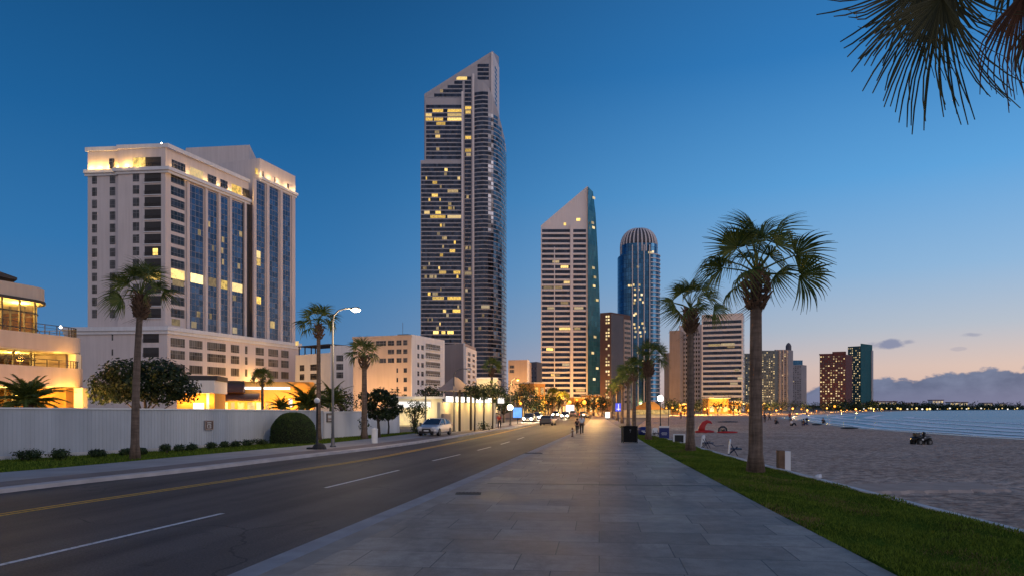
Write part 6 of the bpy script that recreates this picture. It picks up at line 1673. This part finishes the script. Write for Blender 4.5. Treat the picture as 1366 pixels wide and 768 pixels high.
carpx(706,118,-99,label='oncoming car with bright headlights, left of the dark saloon',paint=(.2,.2,.2),lit=True)
carpx(717,140,-99,label='second oncoming car with headlights on, nearer the dark saloon',paint=(.3,.3,.3),lit=True)
carpx(754,160,-99,label='car with headlights on, right of the dark saloon and beyond it',paint=(.1,.1,.1),lit=True)
carpx(742,185,-100,label='distant car with headlights on, in the gap right of the dark saloon roof',paint=(.25,.22,.2),lit=True)
carpx(779,170,76,label='dark car with red tail lamps beside the promenade kerb, past the walkers',paint=(.06,.06,.07),rear_lit=True)
carpx(765,205,76,label='farther car with red tail lamps at the end of the road',paint=(.3,.28,.26),rear_lit=True)
for px, d in ((705,114),(716,136),(753,156)): lamp((PX(px,d),d-1.4,.75), 900, (1,.82,.5), .25)

# ---------------------------------------------------------------- people
M['skin'] = plain('skin', (0.36,0.20,0.14), 0.6, var=.05); M['hair'] = plain('hair', (0.015,0.011,0.009), 0.7)
M['cloth_white'] = plain('white cloth', (0.68,0.68,0.70), 0.9, var=.08, scale=5); M['cloth_dark'] = plain('dark cloth', (0.018,0.018,0.022), 0.9, var=.2, scale=5)
M['cloth_red'] = plain('red cloth', (0.30,0.03,0.025), 0.9, var=.2, scale=5); M['cloth_blue'] = plain('blue cloth', (0.03,0.05,0.12), 0.9, var=.2, scale=5)
def skin_obj(name, verts, edges, radii, mat, parent, root=0):
    me = bpy.data.meshes.new(name); me.from_pydata(verts, edges, []); me.update()
    o = bpy.data.objects.new(name, me); COL.objects.link(o); o.parent = parent
    s_ = o.modifiers.new('Skin','SKIN'); s_.use_smooth_shade = True
    if not me.skin_vertices: 
        me.attributes  # layer made by the modifier below
    lay = me.skin_vertices[0].data if me.skin_vertices else None
    if lay is None: return o
    for i, r_ in enumerate(radii): lay[i].radius = (r_ if isinstance(r_, tuple) else (r_,r_)); lay[i].use_root = (i == root)
    u = o.modifiers.new('Subdivision','SUBSURF'); u.levels = 1; u.render_levels = 1
    me.materials.append(mat); OFF[o.name] = Vector((0,0,0)); return o
def figure(label, loc, rz, top, legs, pose='walk', h=1.72, group=None, hair='hair'):
    """nose along -y; one continuous body with head, hands and feet; clothing and hair as children"""
    t = thing('person', label, 'person', loc, rz, group); k = h/1.72
    if pose == 'walk': lf, rf, lk, rk = (.10,.26),(-.10,-.34),(.10,-.02),(-.10,.0); hipz, lz, rz_ = .92, .07, .13
    else: lf, rf, lk, rk = (.11,.0),(-.11,-.02),(.11,-.02),(-.11,-.02); hipz, lz, rz_ = .93, .07, .07
    sit = pose == 'sit'
    if sit: hipz = .16
    dz = hipz-.93
    P_ = {'pel':(0,0,.95+dz),'wa':(0,0.01,1.10+dz),'ch':(0,0.0,1.30+dz),'ne':(0,-.01,1.46+dz),'hb':(0,-.02,1.55+dz),'ht':(0,-.02,1.66+dz),
          'hl':(.10,0,.90+dz),'hr':(-.10,0,.90+dz),'kl':(lk[0],-.12 if not sit else -.42,.50 if not sit else .42),'kr':(rk[0],-.02 if not sit else -.42,.50 if not sit else .40),
          'al':(lf[0],lf[1]+.0 if not sit else -.62,lz),'ar':(rf[0],rf[1] if not sit else -.66,rz_ if not sit else .07),
          'tl':(lf[0]+.01,(lf[1] if not sit else -.62)-.17,lz-.03),'tr':(rf[0]-.01,(rf[1] if not sit else -.66)-.17,rz_-.05 if not sit else .04),
          'sl':(.17,0,1.40+dz),'sr':(-.17,0,1.40+dz),'el':(.24,.06,1.14+dz),'er':(-.24,-.02,1.14+dz),
          'wl':(.23,-.08,.93+dz if not sit else .40),'wr':(-.23,-.16,.95+dz if not sit else .42),'fl':(.22,-.12,.83+dz if not sit else .34),'fr':(-.22,-.22,.86+dz if not sit else .36)}
    if pose == 'walk': P_['kl'] = (.10,.06,.48); P_['kr'] = (-.10,-.24,.52); P_['el'] = (.23,-.05,1.15); P_['wl'] = (.22,-.24,1.0); P_['fl'] = (.21,-.31,.93); P_['er'] = (-.23,.10,1.14); P_['wr'] = (-.22,.10,.90); P_['fr'] = (-.21,.09,.81)
    N = list(P_); I = {n: i for i, n in enumerate(N)}
    E = [('pel','wa'),('wa','ch'),('ch','ne'),('ne','hb'),('hb','ht'),('pel','hl'),('pel','hr'),('hl','kl'),('kl','al'),('al','tl'),('hr','kr'),('kr','ar'),('ar','tr'),('ch','sl'),('sl','el'),('el','wl'),('wl','fl'),('ch','sr'),('sr','er'),('er','wr'),('wr','fr')]
    RD = dict(pel=(.15,.10),wa=(.125,.09),ch=(.15,.10),ne=.055,hb=.085,ht=.075,hl=.085,hr=.085,kl=.058,kr=.058,al=.04,ar=.04,tl=.035,tr=.035,sl=.058,sr=.058,el=.04,er=.04,wl=.028,wr=.028,fl=.035,fr=.035)
    sk = lambda nm, names, mat, grow: skin_obj(nm, [tuple(c*k for c in P_[n]) for n in names], [(names.index(a),names.index(b)) for a,b in E if a in names and b in names], [tuple((q+grow)*k for q in (RD[n] if isinstance(RD[n],tuple) else (RD[n],RD[n]))) for n in names], mat, t)
    sk('body', N, M['skin'], 0)
    sk('shirt', ['pel','wa','ch','sl','el','sr','er'], M[top], .018)
    sk('trousers', ['pel','hl','kl','al','hr','kr','ar'], M[legs], .016)
    mb = MB(); c_ = P_['ht']; mb.sphere((c_[0]*k,(c_[1]+.025)*k,(c_[2]-.01)*k),(.10*k,.105*k,.115*k),10,7); mb.build('hair', M[hair], t, smooth=True)
    mb = MB(); mb.sphere((0,(c_[1]-.095)*k,(c_[2]-.06)*k),(.018*k,.03*k,.025*k),6,4)
    for sx in (-.035,.035): mb.sphere((sx*k,(c_[1]-.085)*k,(c_[2]-.03)*k),.012*k,6,4)
    mb.build('face_features', M['skin'], t, smooth=True)
    return t
PG = 'people on the promenade'; BG = 'small figures on the beach'
g_ = G(776,579,.12); figure('person in a white top and dark trousers walking away along the promenade', (g_.x,g_.y,.12), R(175), 'cloth_white', 'cloth_dark', 'walk', 1.74, PG)
g_ = G(770,578.5,.12); figure('slim dark-clothed person just left of the walker in white', (g_.x,g_.y,.12), R(180), 'cloth_dark', 'cloth_dark', 'walk', 1.40, PG)
g_ = G(763.5,582,.12); t = thing('bollard', 'thin brown bollard at the kerb left of the walkers', 'bollard', (g_.x,g_.y,.12))
mb = MB(); mb.lathe([(.09,0),(.09,.06),(.055,.1),(.05,.62),(.065,.66),(.05,.74),(.01,.78)],10); mb.build('post', M['post_brown'], t, smooth=True)
mb = MB(); mb.lathe([(.058,.5),(.06,.56)],10); mb.build('band', M['white_metal'], t)
g_ = G(666,571,.12); figure('person in a red top on the left pavement near the yellow lit pavilion', (g_.x,g_.y,.12), R(20), 'cloth_red', 'cloth_dark', 'stand', 1.66, PG)
for (px,py,top,legs,pose,rz,lb) in ((1020,563,'cloth_dark','cloth_dark','stand',20,'dark standing figure just right of the big palm trunk on the beach'),(1026,561,'cloth_blue','cloth_dark','walk',60,'walking figure in dark blue behind the one beside the palm trunk'),
      (1035,565,'cloth_dark','cloth_dark','sit',10,'dark seated figure alone on the sand, left of the resting pair'),(1053.5,562,'cloth_red','cloth_dark','stand',0,'standing figure in dull red on the open sand'),
      (1056,567.5,'cloth_white','cloth_dark','sit',40,'seated figure in a pale top on the open sand'),(1076,567,'cloth_white','cloth_dark','stand',80,'standing figure with the group at the white parasol'),
      (1072,567,'cloth_dark','cloth_blue','sit',30,'seated dark figure below the white parasol'),(908,559,'cloth_red','cloth_blue','stand',0,'tiny standing figure in red far along the beach behind the lamp'),
      (944,555,'cloth_dark','cloth_dark','walk',90,'tiny walking figure at the back of the beach left of the tall palm'),(985,555,'cloth_white','cloth_dark','walk',-90,'tiny pale figure at the back of the beach by the big palm'),
      (1098,564.5,'cloth_dark','cloth_dark','sit',0,'dark seated figure near the water right of the parasol group')):
    g_ = G(px,py,-.02); figure(lb, (g_.x,g_.y,-.02 if py > 560 else 0.0), R(rz), top, legs, pose, 1.7, BG)
g_ = G(1070,567,-.02); t = thing('beach_parasol', 'white tilted beach parasol over the small group near the water', 'parasol', (g_.x,g_.y,-.03))
mb = MB(); mb.path([(0,0,-.1),(-.15,0,1.6)],.03,6); mb.build('pole', M['dark_metal'], t)
mb = MB(); mb.lathe([(1.0,1.05),(.7,1.32),(.35,1.5),(.03,1.6)],10); mb.v = [(v[0]-.1-(v[2]-1.3)*.35,v[1],v[2]+v[0]*.3) for v in mb.v]; mb.build('canopy', M['cloth_white'], t)

# ---------------------------------------------------------------- the yellow lit pavilion and its neighbours left of the street
gp_ = site('lit_garden_pavilion', 'low yellow lit garden pavilion with grey hipped roof and dark posts beside the car', 'pavilion', (PX(630,76),76,0))
YW = Wall(P2(587,68), P2(661,83)); 
mb = MB(); YW.box(mb, 0, YW.L, 0, 3.0, -.3, 0); mb.build('wall', M['stucco_cream'], gp_)
mb = MB(); YW.box(mb, YW.s_px(623), YW.L+.3, 4.05+.2, 4.05+.42, -.9, .7); mb.build('eave', M['roof_dark'], gp_)
mb = MB(); s0, s1 = YW.s_px(597), YW.s_px(625); zt, ze = 5.6, 4.15; sm_ = (s0+s1)/2
bse = [YW.at(s0,ze,.6),YW.at(s1,ze,.6),YW.at(s1,ze,-1.2),YW.at(s0,ze,-1.2)]; rd = [YW.at(sm_-.5,zt,-.3),YW.at(sm_+.5,zt,-.3)]
mb.face([bse[0],bse[1],rd[1],rd[0]]); mb.face([bse[1],bse[2],rd[1]]); mb.face([bse[2],bse[3],rd[0],rd[1]]); mb.face([bse[3],bse[0],rd[0]]); mb.face(bse[::-1]); mb.build('hipped_roof', M['stucco_tan'], gp_)
for px in (605.8,621):
    mb = MB(); u = YW.s_px(px); YW.box(mb, u-.1, u+.1, .1, 4.05+.2, .5, .7); mb.build('post', M['bronze_metal'], gp_)
mb = MB()
for (a_,b_) in ((596,604),(609,619),(624,632),(636,644),(648,655)):
    YW.box(mb, YW.s_px(a_), YW.s_px(b_), 3.05, 3.6, -.1, .06)
mb.build('strip_light', M['glow_sign'], gp_)
for px in (596,612,627,640,652): lamp(YW.at(YW.s_px(px),2.9,.6), 110, (1,.66,.2), .25)
mb = MB(); YW.box(mb, YW.s_px(588.5), YW.s_px(598), .1, 1.9, .02, .25); mb.build('low_panel', M['stucco_tan'], gp_)
auto_tree(tuple(YW.at(YW.s_px(628),.05,1.5)), .9, 1.6, 81, 'low round shrub before the yellow lit pavilion', None, 260, .18, 'shrub', .05, 'leaf_mid')
auto_tree((PX(560,60),60,.1), 1.15, 1.8, 82, 'clipped dark shrub left of the parked car', None, 700, .14, 'shrub', .05, 'hedge')
auto_tree((PX(553,70),70,.1), 3.6, 2.4, 83, 'upright dark hedge tree behind the parked car', None, 900, .2, 'hedge_tree', .05, 'hedge')
auto_tree((PX(518,63),63,.1), 2.6, 1.4, 84, 'thin young tree before the yellow gap beside the garden wall', None, 220, .2, 'young_tree', .45, 'leaf_mid')
# lit shop between the wall and the pavilion
sh = site('lit_shop', 'lit shop front with a bright white fascia between wall and pavilion', 'shop', (PX(545,92),92,0))
SWl = Wall(P2(527,92), P2(590,94))
mb = MB(); SWl.box(mb, 0, SWl.L, 0, PZ(531,92), -6, 0); mb.build('wall', M['stucco_cream'], sh)
mb = MB(); SWl.box(mb, SWl.s_px(530), SWl.s_px(574), PZ(543,92), PZ(535,92), .02, .3); mb.build('fascia', M['glow_sign'], sh)
mb = MB(); SWl.box(mb, SWl.s_px(530), SWl.s_px(547), .2, PZ(545,92), .02, .1); mb.build('window', M['lit_bright'], sh)
mb = MB(); SWl.box(mb, SWl.s_px(566), SWl.s_px(567.5), .1, PZ(528,92)+.5, .3, .6); mb.build('post', M['dark_metal'], sh)
mb = MB(); SWl.box(mb, -.2, SWl.L+.2, PZ(531,92), PZ(528,92), -6.2, .5); mb.build('roof', M['stucco_white'], sh)
lamp(SWl.at(4,2.2,1.6), 260, (1,.8,.4), .3)
# dark leafy masses over the pavilion
for i, (px,d,h,w_,lb) in enumerate(((575,102,5.6,4.6,'dark tree rising behind the grey hipped roof, on its left'),(628,104,5.4,5.0,'dark tree over the right half of the yellow lit pavilion'),(645,108,5.0,4.6,'dark tree left of the thin fan palm'),
      (672,112,4.8,4.2,'dark tree behind the white lit sign'),(692,150,8.5,8,'tall dark tree before the tan building'),(700,135,6.0,6,'dark tree over the oncoming cars'),(455,120,6.2,6,'dark tree behind the feather palm right of the street lamp'),
      (720,205,9.0,9,'rounded dark tree before the orange lit corner building'),(731,190,5.8,6,'low dark tree in front of the white banded tower'),(784,230,6.0,5,'dark round-crowned tree at the middle of the street end'),(808,260,8.0,10,'broad tree lit orange at the right of the street end'),
      (640,118,5.5,5,'dark tree just left of the white lit sign, behind the pavilion roof'),(522,98,5.0,4,'dark tree at the foot of the beige block'))):
    auto_tree((PX(px,d),d,0), h, w_, 300+i, lb, 'street trees left and far end', 620, .42, 'broadleaf_tree', .28)
# lit signs and panels
def panel_sign(name, label, px0, px1, py0, py1, d, mat, cat='sign', post=True, group=None):
    t = site(name, label, cat, (PX((px0+px1)/2,d),d,0), group)
    x0, x1, z1, z0 = PX(px0,d), PX(px1,d), PZ(py0,d), max(.3,PZ(py1,d))
    mb = MB(); mb.bx(x0,x1,d-.08,d+.08,z0,z1); mb.build('lit_panel', M[mat], t)
    mb = MB(); mb.bx(x0-.06,x1+.06,d+.081,d+.2,z0-.06,z1+.06); mb.build('case', M['dark_metal'], t)
    if post: mb = MB(); mb.path([((x0+x1)/2,d+.14,0),((x0+x1)/2,d+.14,z0-.06)],.07,6); mb.build('post', M['dark_metal'], t)
    return t
panel_sign('lit_sign','white lit box sign on a post, left of the amber street lamp',664,672.5,530,537.5,100,'glow_sign')
panel_sign('lit_screen','blue lit panel on the left pavement',684.5,696,543,556.5,104,'glow_blue')
t = panel_sign('lit_sign','tall violet lit sign on the promenade among the palms',821,829.5,537,548,128,'glow_violet')
mb = MB(); x_, d_ = PX(825,128), 128
mb.bx(x_-.07,x_+.07,d_-.1,d_-.081,PZ(547,d_),PZ(538,d_)); mb.bx(x_-.35,x_+.35,d_-.1,d_-.081,PZ(545.5,d_),PZ(544.5,d_)); mb.build('emblem', M['glow_sign'], t)
panel_sign('lit_billboard','white glowing billboard at the street end in front of the banded tower',755,766,539.5,554,215,'glow_sign')
panel_sign('lit_display','small pink-white lit display at the right of the street end',807.5,813.5,549,561,150,'glow_sign')
lamp((PX(825,126),125,1.8), 200, (.2,.25,1), .3)
# shops along the street
SG = 'lit shop fronts along the far street'
for i, (px0,px1,d,h,mt,em,lb) in enumerate(((697,712,165,5.0,'stucco_tan','glow_soft','low cream shop with warm lit front behind the oncoming cars'),(712,727,222,10.0,'stucco_ochre','lit_window','orange lit corner building with a lit upper storey'),
      (728,741,262,6.0,'stucco_tan','glow_soft','ochre shop front left of the white billboard'),(741,753,262,7.5,'stucco_tan','lit_bright','pair of bright lit openings directly left of the white billboard'),
      (766,783,330,7.0,'stucco_ochre','glow_soft','wide orange lit shop at the street end, right of the billboard'),(786,800,350,8.5,'stucco_ochre','lit_window','orange lit block at the right of the street end, below the teal fin'))):
    r = site('shop', lb, 'shop', (PX((px0+px1)/2,d),d,0), SG); w_ = Wall(P2(px0,d), P2(px1,d+4))
    mb = MB(); w_.box(mb, 0, w_.L, 0, h, -6, 0); mb.build('wall', M[mt], r)
    n = 3
    for k_ in range(n):
        mb = MB(); w_.box(mb, w_.L*(k_+.15)/n, w_.L*(k_+.85)/n, .3, min(3.0,h-1), -.1, .05); mb.build('shop_window', M[em], r)
    if h > 7:
        for k_ in range(2): mb = MB(); w_.box(mb, w_.L*(k_+.25)/2, w_.L*(k_+.75)/2, h-3.4, h-1.2, -.1, .05); mb.build('upper_window', M[em], r)
    mb = MB(); w_.box(mb, .1, w_.L-.1, 3.1, 3.5, 0, 1.4); mb.build('awning', M['brick_dark'], r)
    mb = MB(); w_.box(mb, -.15, w_.L+.15, h, h+.4, -6.1, .2); mb.build('cornice', M['stucco_cream'], r)
    lamp(w_.at(w_.L/2,3.8,4.0), 1300, (1,.44,.07), .5)
# promenade and street lamps with warm globes, far
FG = 'warm globe lamps along the far street'
for i, (px,d,py) in enumerate(((694,150,537),(728,205,536),(735,240,537),(748,250,533),(760,240,536),(769.5,190,533),(779.5,170,536),(790,235,538),(797,260,536),(803,240,540),(787,300,539),(742,310,538),(774,320,539))):
    globe_lamp((PX(px,d),d,.05), PZ(py,d), (.2+.0013*d)*random.uniform(.55,1.25), 'small warm glowing globe lamp among the lights of the far street', 'glow_warm', group=FG)
    lamp((PX(px,d),d-.8,PZ(py,d)+.9), 4200 if d > 200 else 2300, (1,.40,.05), .4)
lamp((PX(800,96),98,5.0), 1300, (1,.55,.16), .5); lamp((PX(795,130),135,5.0), 6500, (1,.55,.16), .5); lamp((PX(765,92),104,6.5), 2600, (1,.58,.18), .4); lamp((PX(826,150),148,4.5), 1800, (1,.55,.16), .5)
lamp((PX(660,72),74,6.5), 900, (1,.6,.2), .5); lamp((PX(735,100),106,7.0), 2600, (1,.58,.18), .5)
# beach pavilion with the long lit eave
bp = site('beach_pavilion', 'low beach pavilion with a long white lit eave behind the promenade palms', 'pavilion', (PX(868,175),175,0)); BPW = Wall(P2(843,175), P2(893,180))
mb = MB(); BPW.box(mb, 0, BPW.L, 0, PZ(546.5,175), -7, 0); mb.build('wall', M['stucco_cream'], bp)
mb = MB(); BPW.box(mb, 0, BPW.L, PZ(552,175), PZ(546,175), .05, .4); mb.build('lit_eave', M['glow_soft'], bp)
mb = MB(); q0, q1 = BPW.s_px(860), BPW.s_px(884); zt = PZ(535,175); ze = PZ(546,175)
bb = [BPW.at(q0,ze,.8),BPW.at(q1,ze,.8),BPW.at(q1,ze,-6),BPW.at(q0,ze,-6)]; rr = [BPW.at(q0+1.4,zt,-1.5),BPW.at(q1-1.4,zt,-1.5)]
mb.face([bb[0],bb[1],rr[1],rr[0]]); mb.face([bb[1],bb[2],rr[1]]); mb.face([bb[2],bb[3],rr[0],rr[1]]); mb.face([bb[3],bb[0],rr[0]]); mb.build('roof', M['stucco_ochre'], bp)
lamp(BPW.at((q0+q1)/2, zt+1.0, 4), 900, (1,.55,.12), .5)

# ---------------------------------------------------------------- back of the beach: trees, lamps, low houses
TG = 'trees at the back of the beach'
rg = random.Random(77)
tr_px = [(891,232,5.4),(899,240,5.0),(913,245,5.6),(926,250,5.0),(934,248,6.4),(957,262,4.6),(978,262,7.0),(985,268,6.2),(1004,275,4.8),(1017,285,5.2),(1030,300,5.6),(1043,310,5.6),(1058,330,5.8),(1072,350,6.0),(1085,380,6.0),(1098,420,6.2),(1112,450,6.4),(1128,480,6.4)]
for i, (px,d,h) in enumerate(tr_px):
    auto_tree((PX(px,d),d,0), h, h*1.25, 500+i, ('dark clump tree at the back of the beach, %s' % ('left of the big palm trunk' if px < 1000 else 'right of the big palm trunk')), TG, 360, .55, 'beach_tree', .16)
LG2 = 'warm lamps at the back of the beach'
for i, (px,d,py) in enumerate(((887,215,544),(895,218,544),(903,222,545),(914,228,543),(929,235,545),(938,240,545),(946,240,544),(955,242,543),(964,244,544),(972,246,545),(984,250,545),(997,262,546),(1012,268,545),(1024,280,545),(1036,292,546),(1044,300,543.5),(1055,312,543),(1066,330,545),(1077,345,546),(1090,372,546),(1103,410,545),(1110,420,542),(1119,440,546),(1130,470,546),(1143,520,546),(1152,560,546),(1165,600,546),(1176,620,545))):
    px += rg.uniform(-3.5,3.5); py += rg.uniform(-1.2,1.2)
    globe_lamp((PX(px,d),d,0), PZ(py,d), (.1+.0009*d)*rg.uniform(.6,1.35), 'warm glowing globe lamp in the row at the back of the beach', 'glow_warm', group=LG2, name='beach_lamp')
    if i%2 == 0 or px in (955,1110): lamp((PX(px,d),d-1.5,PZ(py,d)+.6), 2200+14*d, (1,.55,.13), .4)
# far shore
shore_trees = MB(); rg = random.Random(12)
for i in range(260):
    f = i/259; px = 1120+f*330; d = 520+f*520+rg.uniform(-25,60); h = rg.uniform(4,9.5) if rg.random() < .85 else rg.uniform(9,12)
    w_ = rg.uniform(5,12); c0 = Vector((PX(px,d)+rg.uniform(-4,4), d+14, h*.45))
    leaves(shore_trees, [(c0.x,c0.y,c0.z,w_*.5,w_*.5,h*.5)], 46, 2.0, rg, .3)
tag(shore_trees.build('far_treeline', M['leaf_dark']), 'dark continuous treeline along the far shore of the bay', 'treeline', kind='stuff')
mb = MB()
A_ = [(PX(1110+i*12,500+i*19),500+i*19+8) for i in range(30)]
for a, b in zip(A_[:-1],A_[1:]): mb.face([(a[0],a[1],-.3),(b[0],b[1],-.3),(b[0],b[1]+30,2.2),(a[0],a[1]+30,2.2)])
struct('far_shore_bank', mb, M['hedge_in'])
HG = 'low houses on the far shore'
for i, (px,d,py,w_,lb) in enumerate(((1180,720,538,13,'pale low house farthest left on the far shore, with lit windows'),(1200,760,535,22,'long pale house on the far shore with a lit front'),(1234,820,537,12,'small far shore house left of the tall pale one'),(1268,880,533,14,'tall pale far shore house with a red lit top'),
      (1296,930,536,24,'long bluish house on the far shore'),(1335,980,537,12,'small far shore house near the right edge'),(1355,1000,538,10,'last small far shore house at the right edge'))):
    r = site('shore_house', lb, 'house', (PX(px,d),d,0), HG)
    mb = MB(); x_ = PX(px,d); mb.bx(x_-w_/2,x_+w_/2,d+26,d+36,0,PZ(py,d)); mb.build('wall', M['stucco_white'], r)
    mb = MB(); mb.bx(x_-w_/2-.5,x_+w_/2+.5,d+25,d+37,PZ(py,d),PZ(py,d)+.8); mb.build('roof', M['terracotta'], r)
    for k_ in range(4): mb = MB(); mb.bx(x_-w_/2+w_*(k_+.2)/4,x_-w_/2+w_*(k_+.8)/4,d+25.9,d+26.1,PZ(py,d)-3.2,PZ(py,d)-1.2); mb.build('window', M['lit_tiny'], r)
for i in range(34):
    f = i/33; px = 1150+f*216; d = 560+f*330
    px += rg.uniform(-3,3)
    globe_lamp((PX(px,d),d,0), PZ(rg.choice((545.0,545.3,544.2)),d)+.3, rg.uniform(.3,.95), 'tiny glowing lamp in the row along the far shore', 'lit_bright' if i%3 else 'glow_sign', group='lamps along the far shore', name='shore_lamp')
# headland hills low on the horizon
mb = MB(); prev = None
N_ = 40
for i in range(N_):
    x0 = 900+i*60; h = 6+5*math.sin(i*.35)+3*math.sin(i*.9+1)
    q = [(x0,2400,0),(x0,2420,max(2,h)),(x0,2500,0)]
    if prev:
        mb.face([prev[0],q[0],q[1],prev[1]]); mb.face([prev[1],q[1],q[2],prev[2]])
    prev = q
struct('low_hills', mb, M['hedge_in'])

KG = 'low lit kiosks at the back of the beach'
for i, (px0,px1,d,h,lb) in enumerate(((945,972,285,6.0,'broad orange lit kiosk below the bright white banded tower'),(976,988,290,4.6,'small orange lit kiosk left of the big palm trunk'),(1006,1018,300,4.0,'small lit kiosk just right of the big palm trunk'),(905,921,262,3.6,'low lit kiosk near the second lawn palm'))):
    r = site('beach_kiosk', lb, 'kiosk', (PX((px0+px1)/2,d),d,0), KG); w_ = Wall(P2(px0,d), P2(px1,d+2))
    mb = MB(); w_.box(mb, 0, w_.L, 0, h, -5, 0); mb.build('wall', M['stucco_ochre'], r)
    mb = MB(); w_.box(mb, -.4, w_.L+.4, h, h+.4, -5.3, .9); mb.build('roof', M['stucco_cream'], r)
    for k_ in range(3): mb = MB(); w_.box(mb, w_.L*(k_+.2)/3, w_.L*(k_+.8)/3, .8, min(h-1,3.0), -.1, .06); mb.build('lit_opening', M['lit_bright'], r)
    lamp(w_.at(w_.L/2,4.2,4.5), 4500, (1,.52,.10), .5)

for i, (px, d, h, w_, lb) in enumerate(((633,71.5,4.9,3.0,'slim tree before the yellow lit pavilion, its crown over the eave, left one'),(645,75,4.8,3.2,'slim tree before the yellow lit pavilion, its crown over the eave, middle one'),(657,79,4.7,3.0,'slim tree before the yellow lit pavilion, its crown over the eave, right one'))):
    auto_tree((PX(px,d),d,.1), h, w_, 700+i, lb, 'slim trees before the yellow pavilion', 520, .3, 'pavement_tree', .72, r0=.09)

for i, (px, d, h, w_, lb) in enumerate(((706,175,7.0,6.5,'dark tree behind the oncoming cars, left of the orange corner building'),(745,222,6.5,6.0,'dark tree left of the white billboard, in front of the bright openings'),(771,225,5.0,5.0,'small dark tree right of the white billboard'),(792,205,7.0,6.5,'dark tree right of the middle of the street end'),(803,190,6.0,5.0,'dark tree left of the small promenade palms'),(716,165,4.6,5.0,'low dark tree in front of the orange corner building'))):
    auto_tree((PX(px,d),d,0), h, w_, 800+i, lb, 'street trees left and far end', 520, .45, 'broadleaf_tree', .25)

for px, d, z_, wt in ((784,226,3.0,1500),(808,254,4.0,3000),(770,300,5,5000),(792,320,5,5000),(760,340,6,5000)): lamp((PX(px,d),d-3,z_), wt, (1,.45,.07), .5)
for i, (px,d,py) in enumerate(((709,190,540),(720,210,541),(765,230,541),(776,245,539.5),(784,255,541),(798,215,541),(806,205,539),(757,275,538),(752,290,541))):
    globe_lamp((PX(px,d),d,.05), PZ(py,d), .2+.0013*d*random.uniform(.6,1.2), 'small warm glowing globe lamp among the lights of the far street', 'glow_warm', group=FG)

g_ = G(1092,638,.12); t = thing('paper_litter', 'small crumpled white litter lying on the lawn edging right of the two-tone post', 'litter', (g_.x,g_.y,.12))
mb = MB(); mb.sphere((0,0,.07),(.13,.10,.08),7,5); rg = random.Random(2); mb.v = [(v[0]*rg.uniform(.7,1.3),v[1]*rg.uniform(.7,1.3),v[2]*rg.uniform(.7,1.25)) for v in mb.v]; mb.build('crumpled_paper', M['cloth_white'], t)
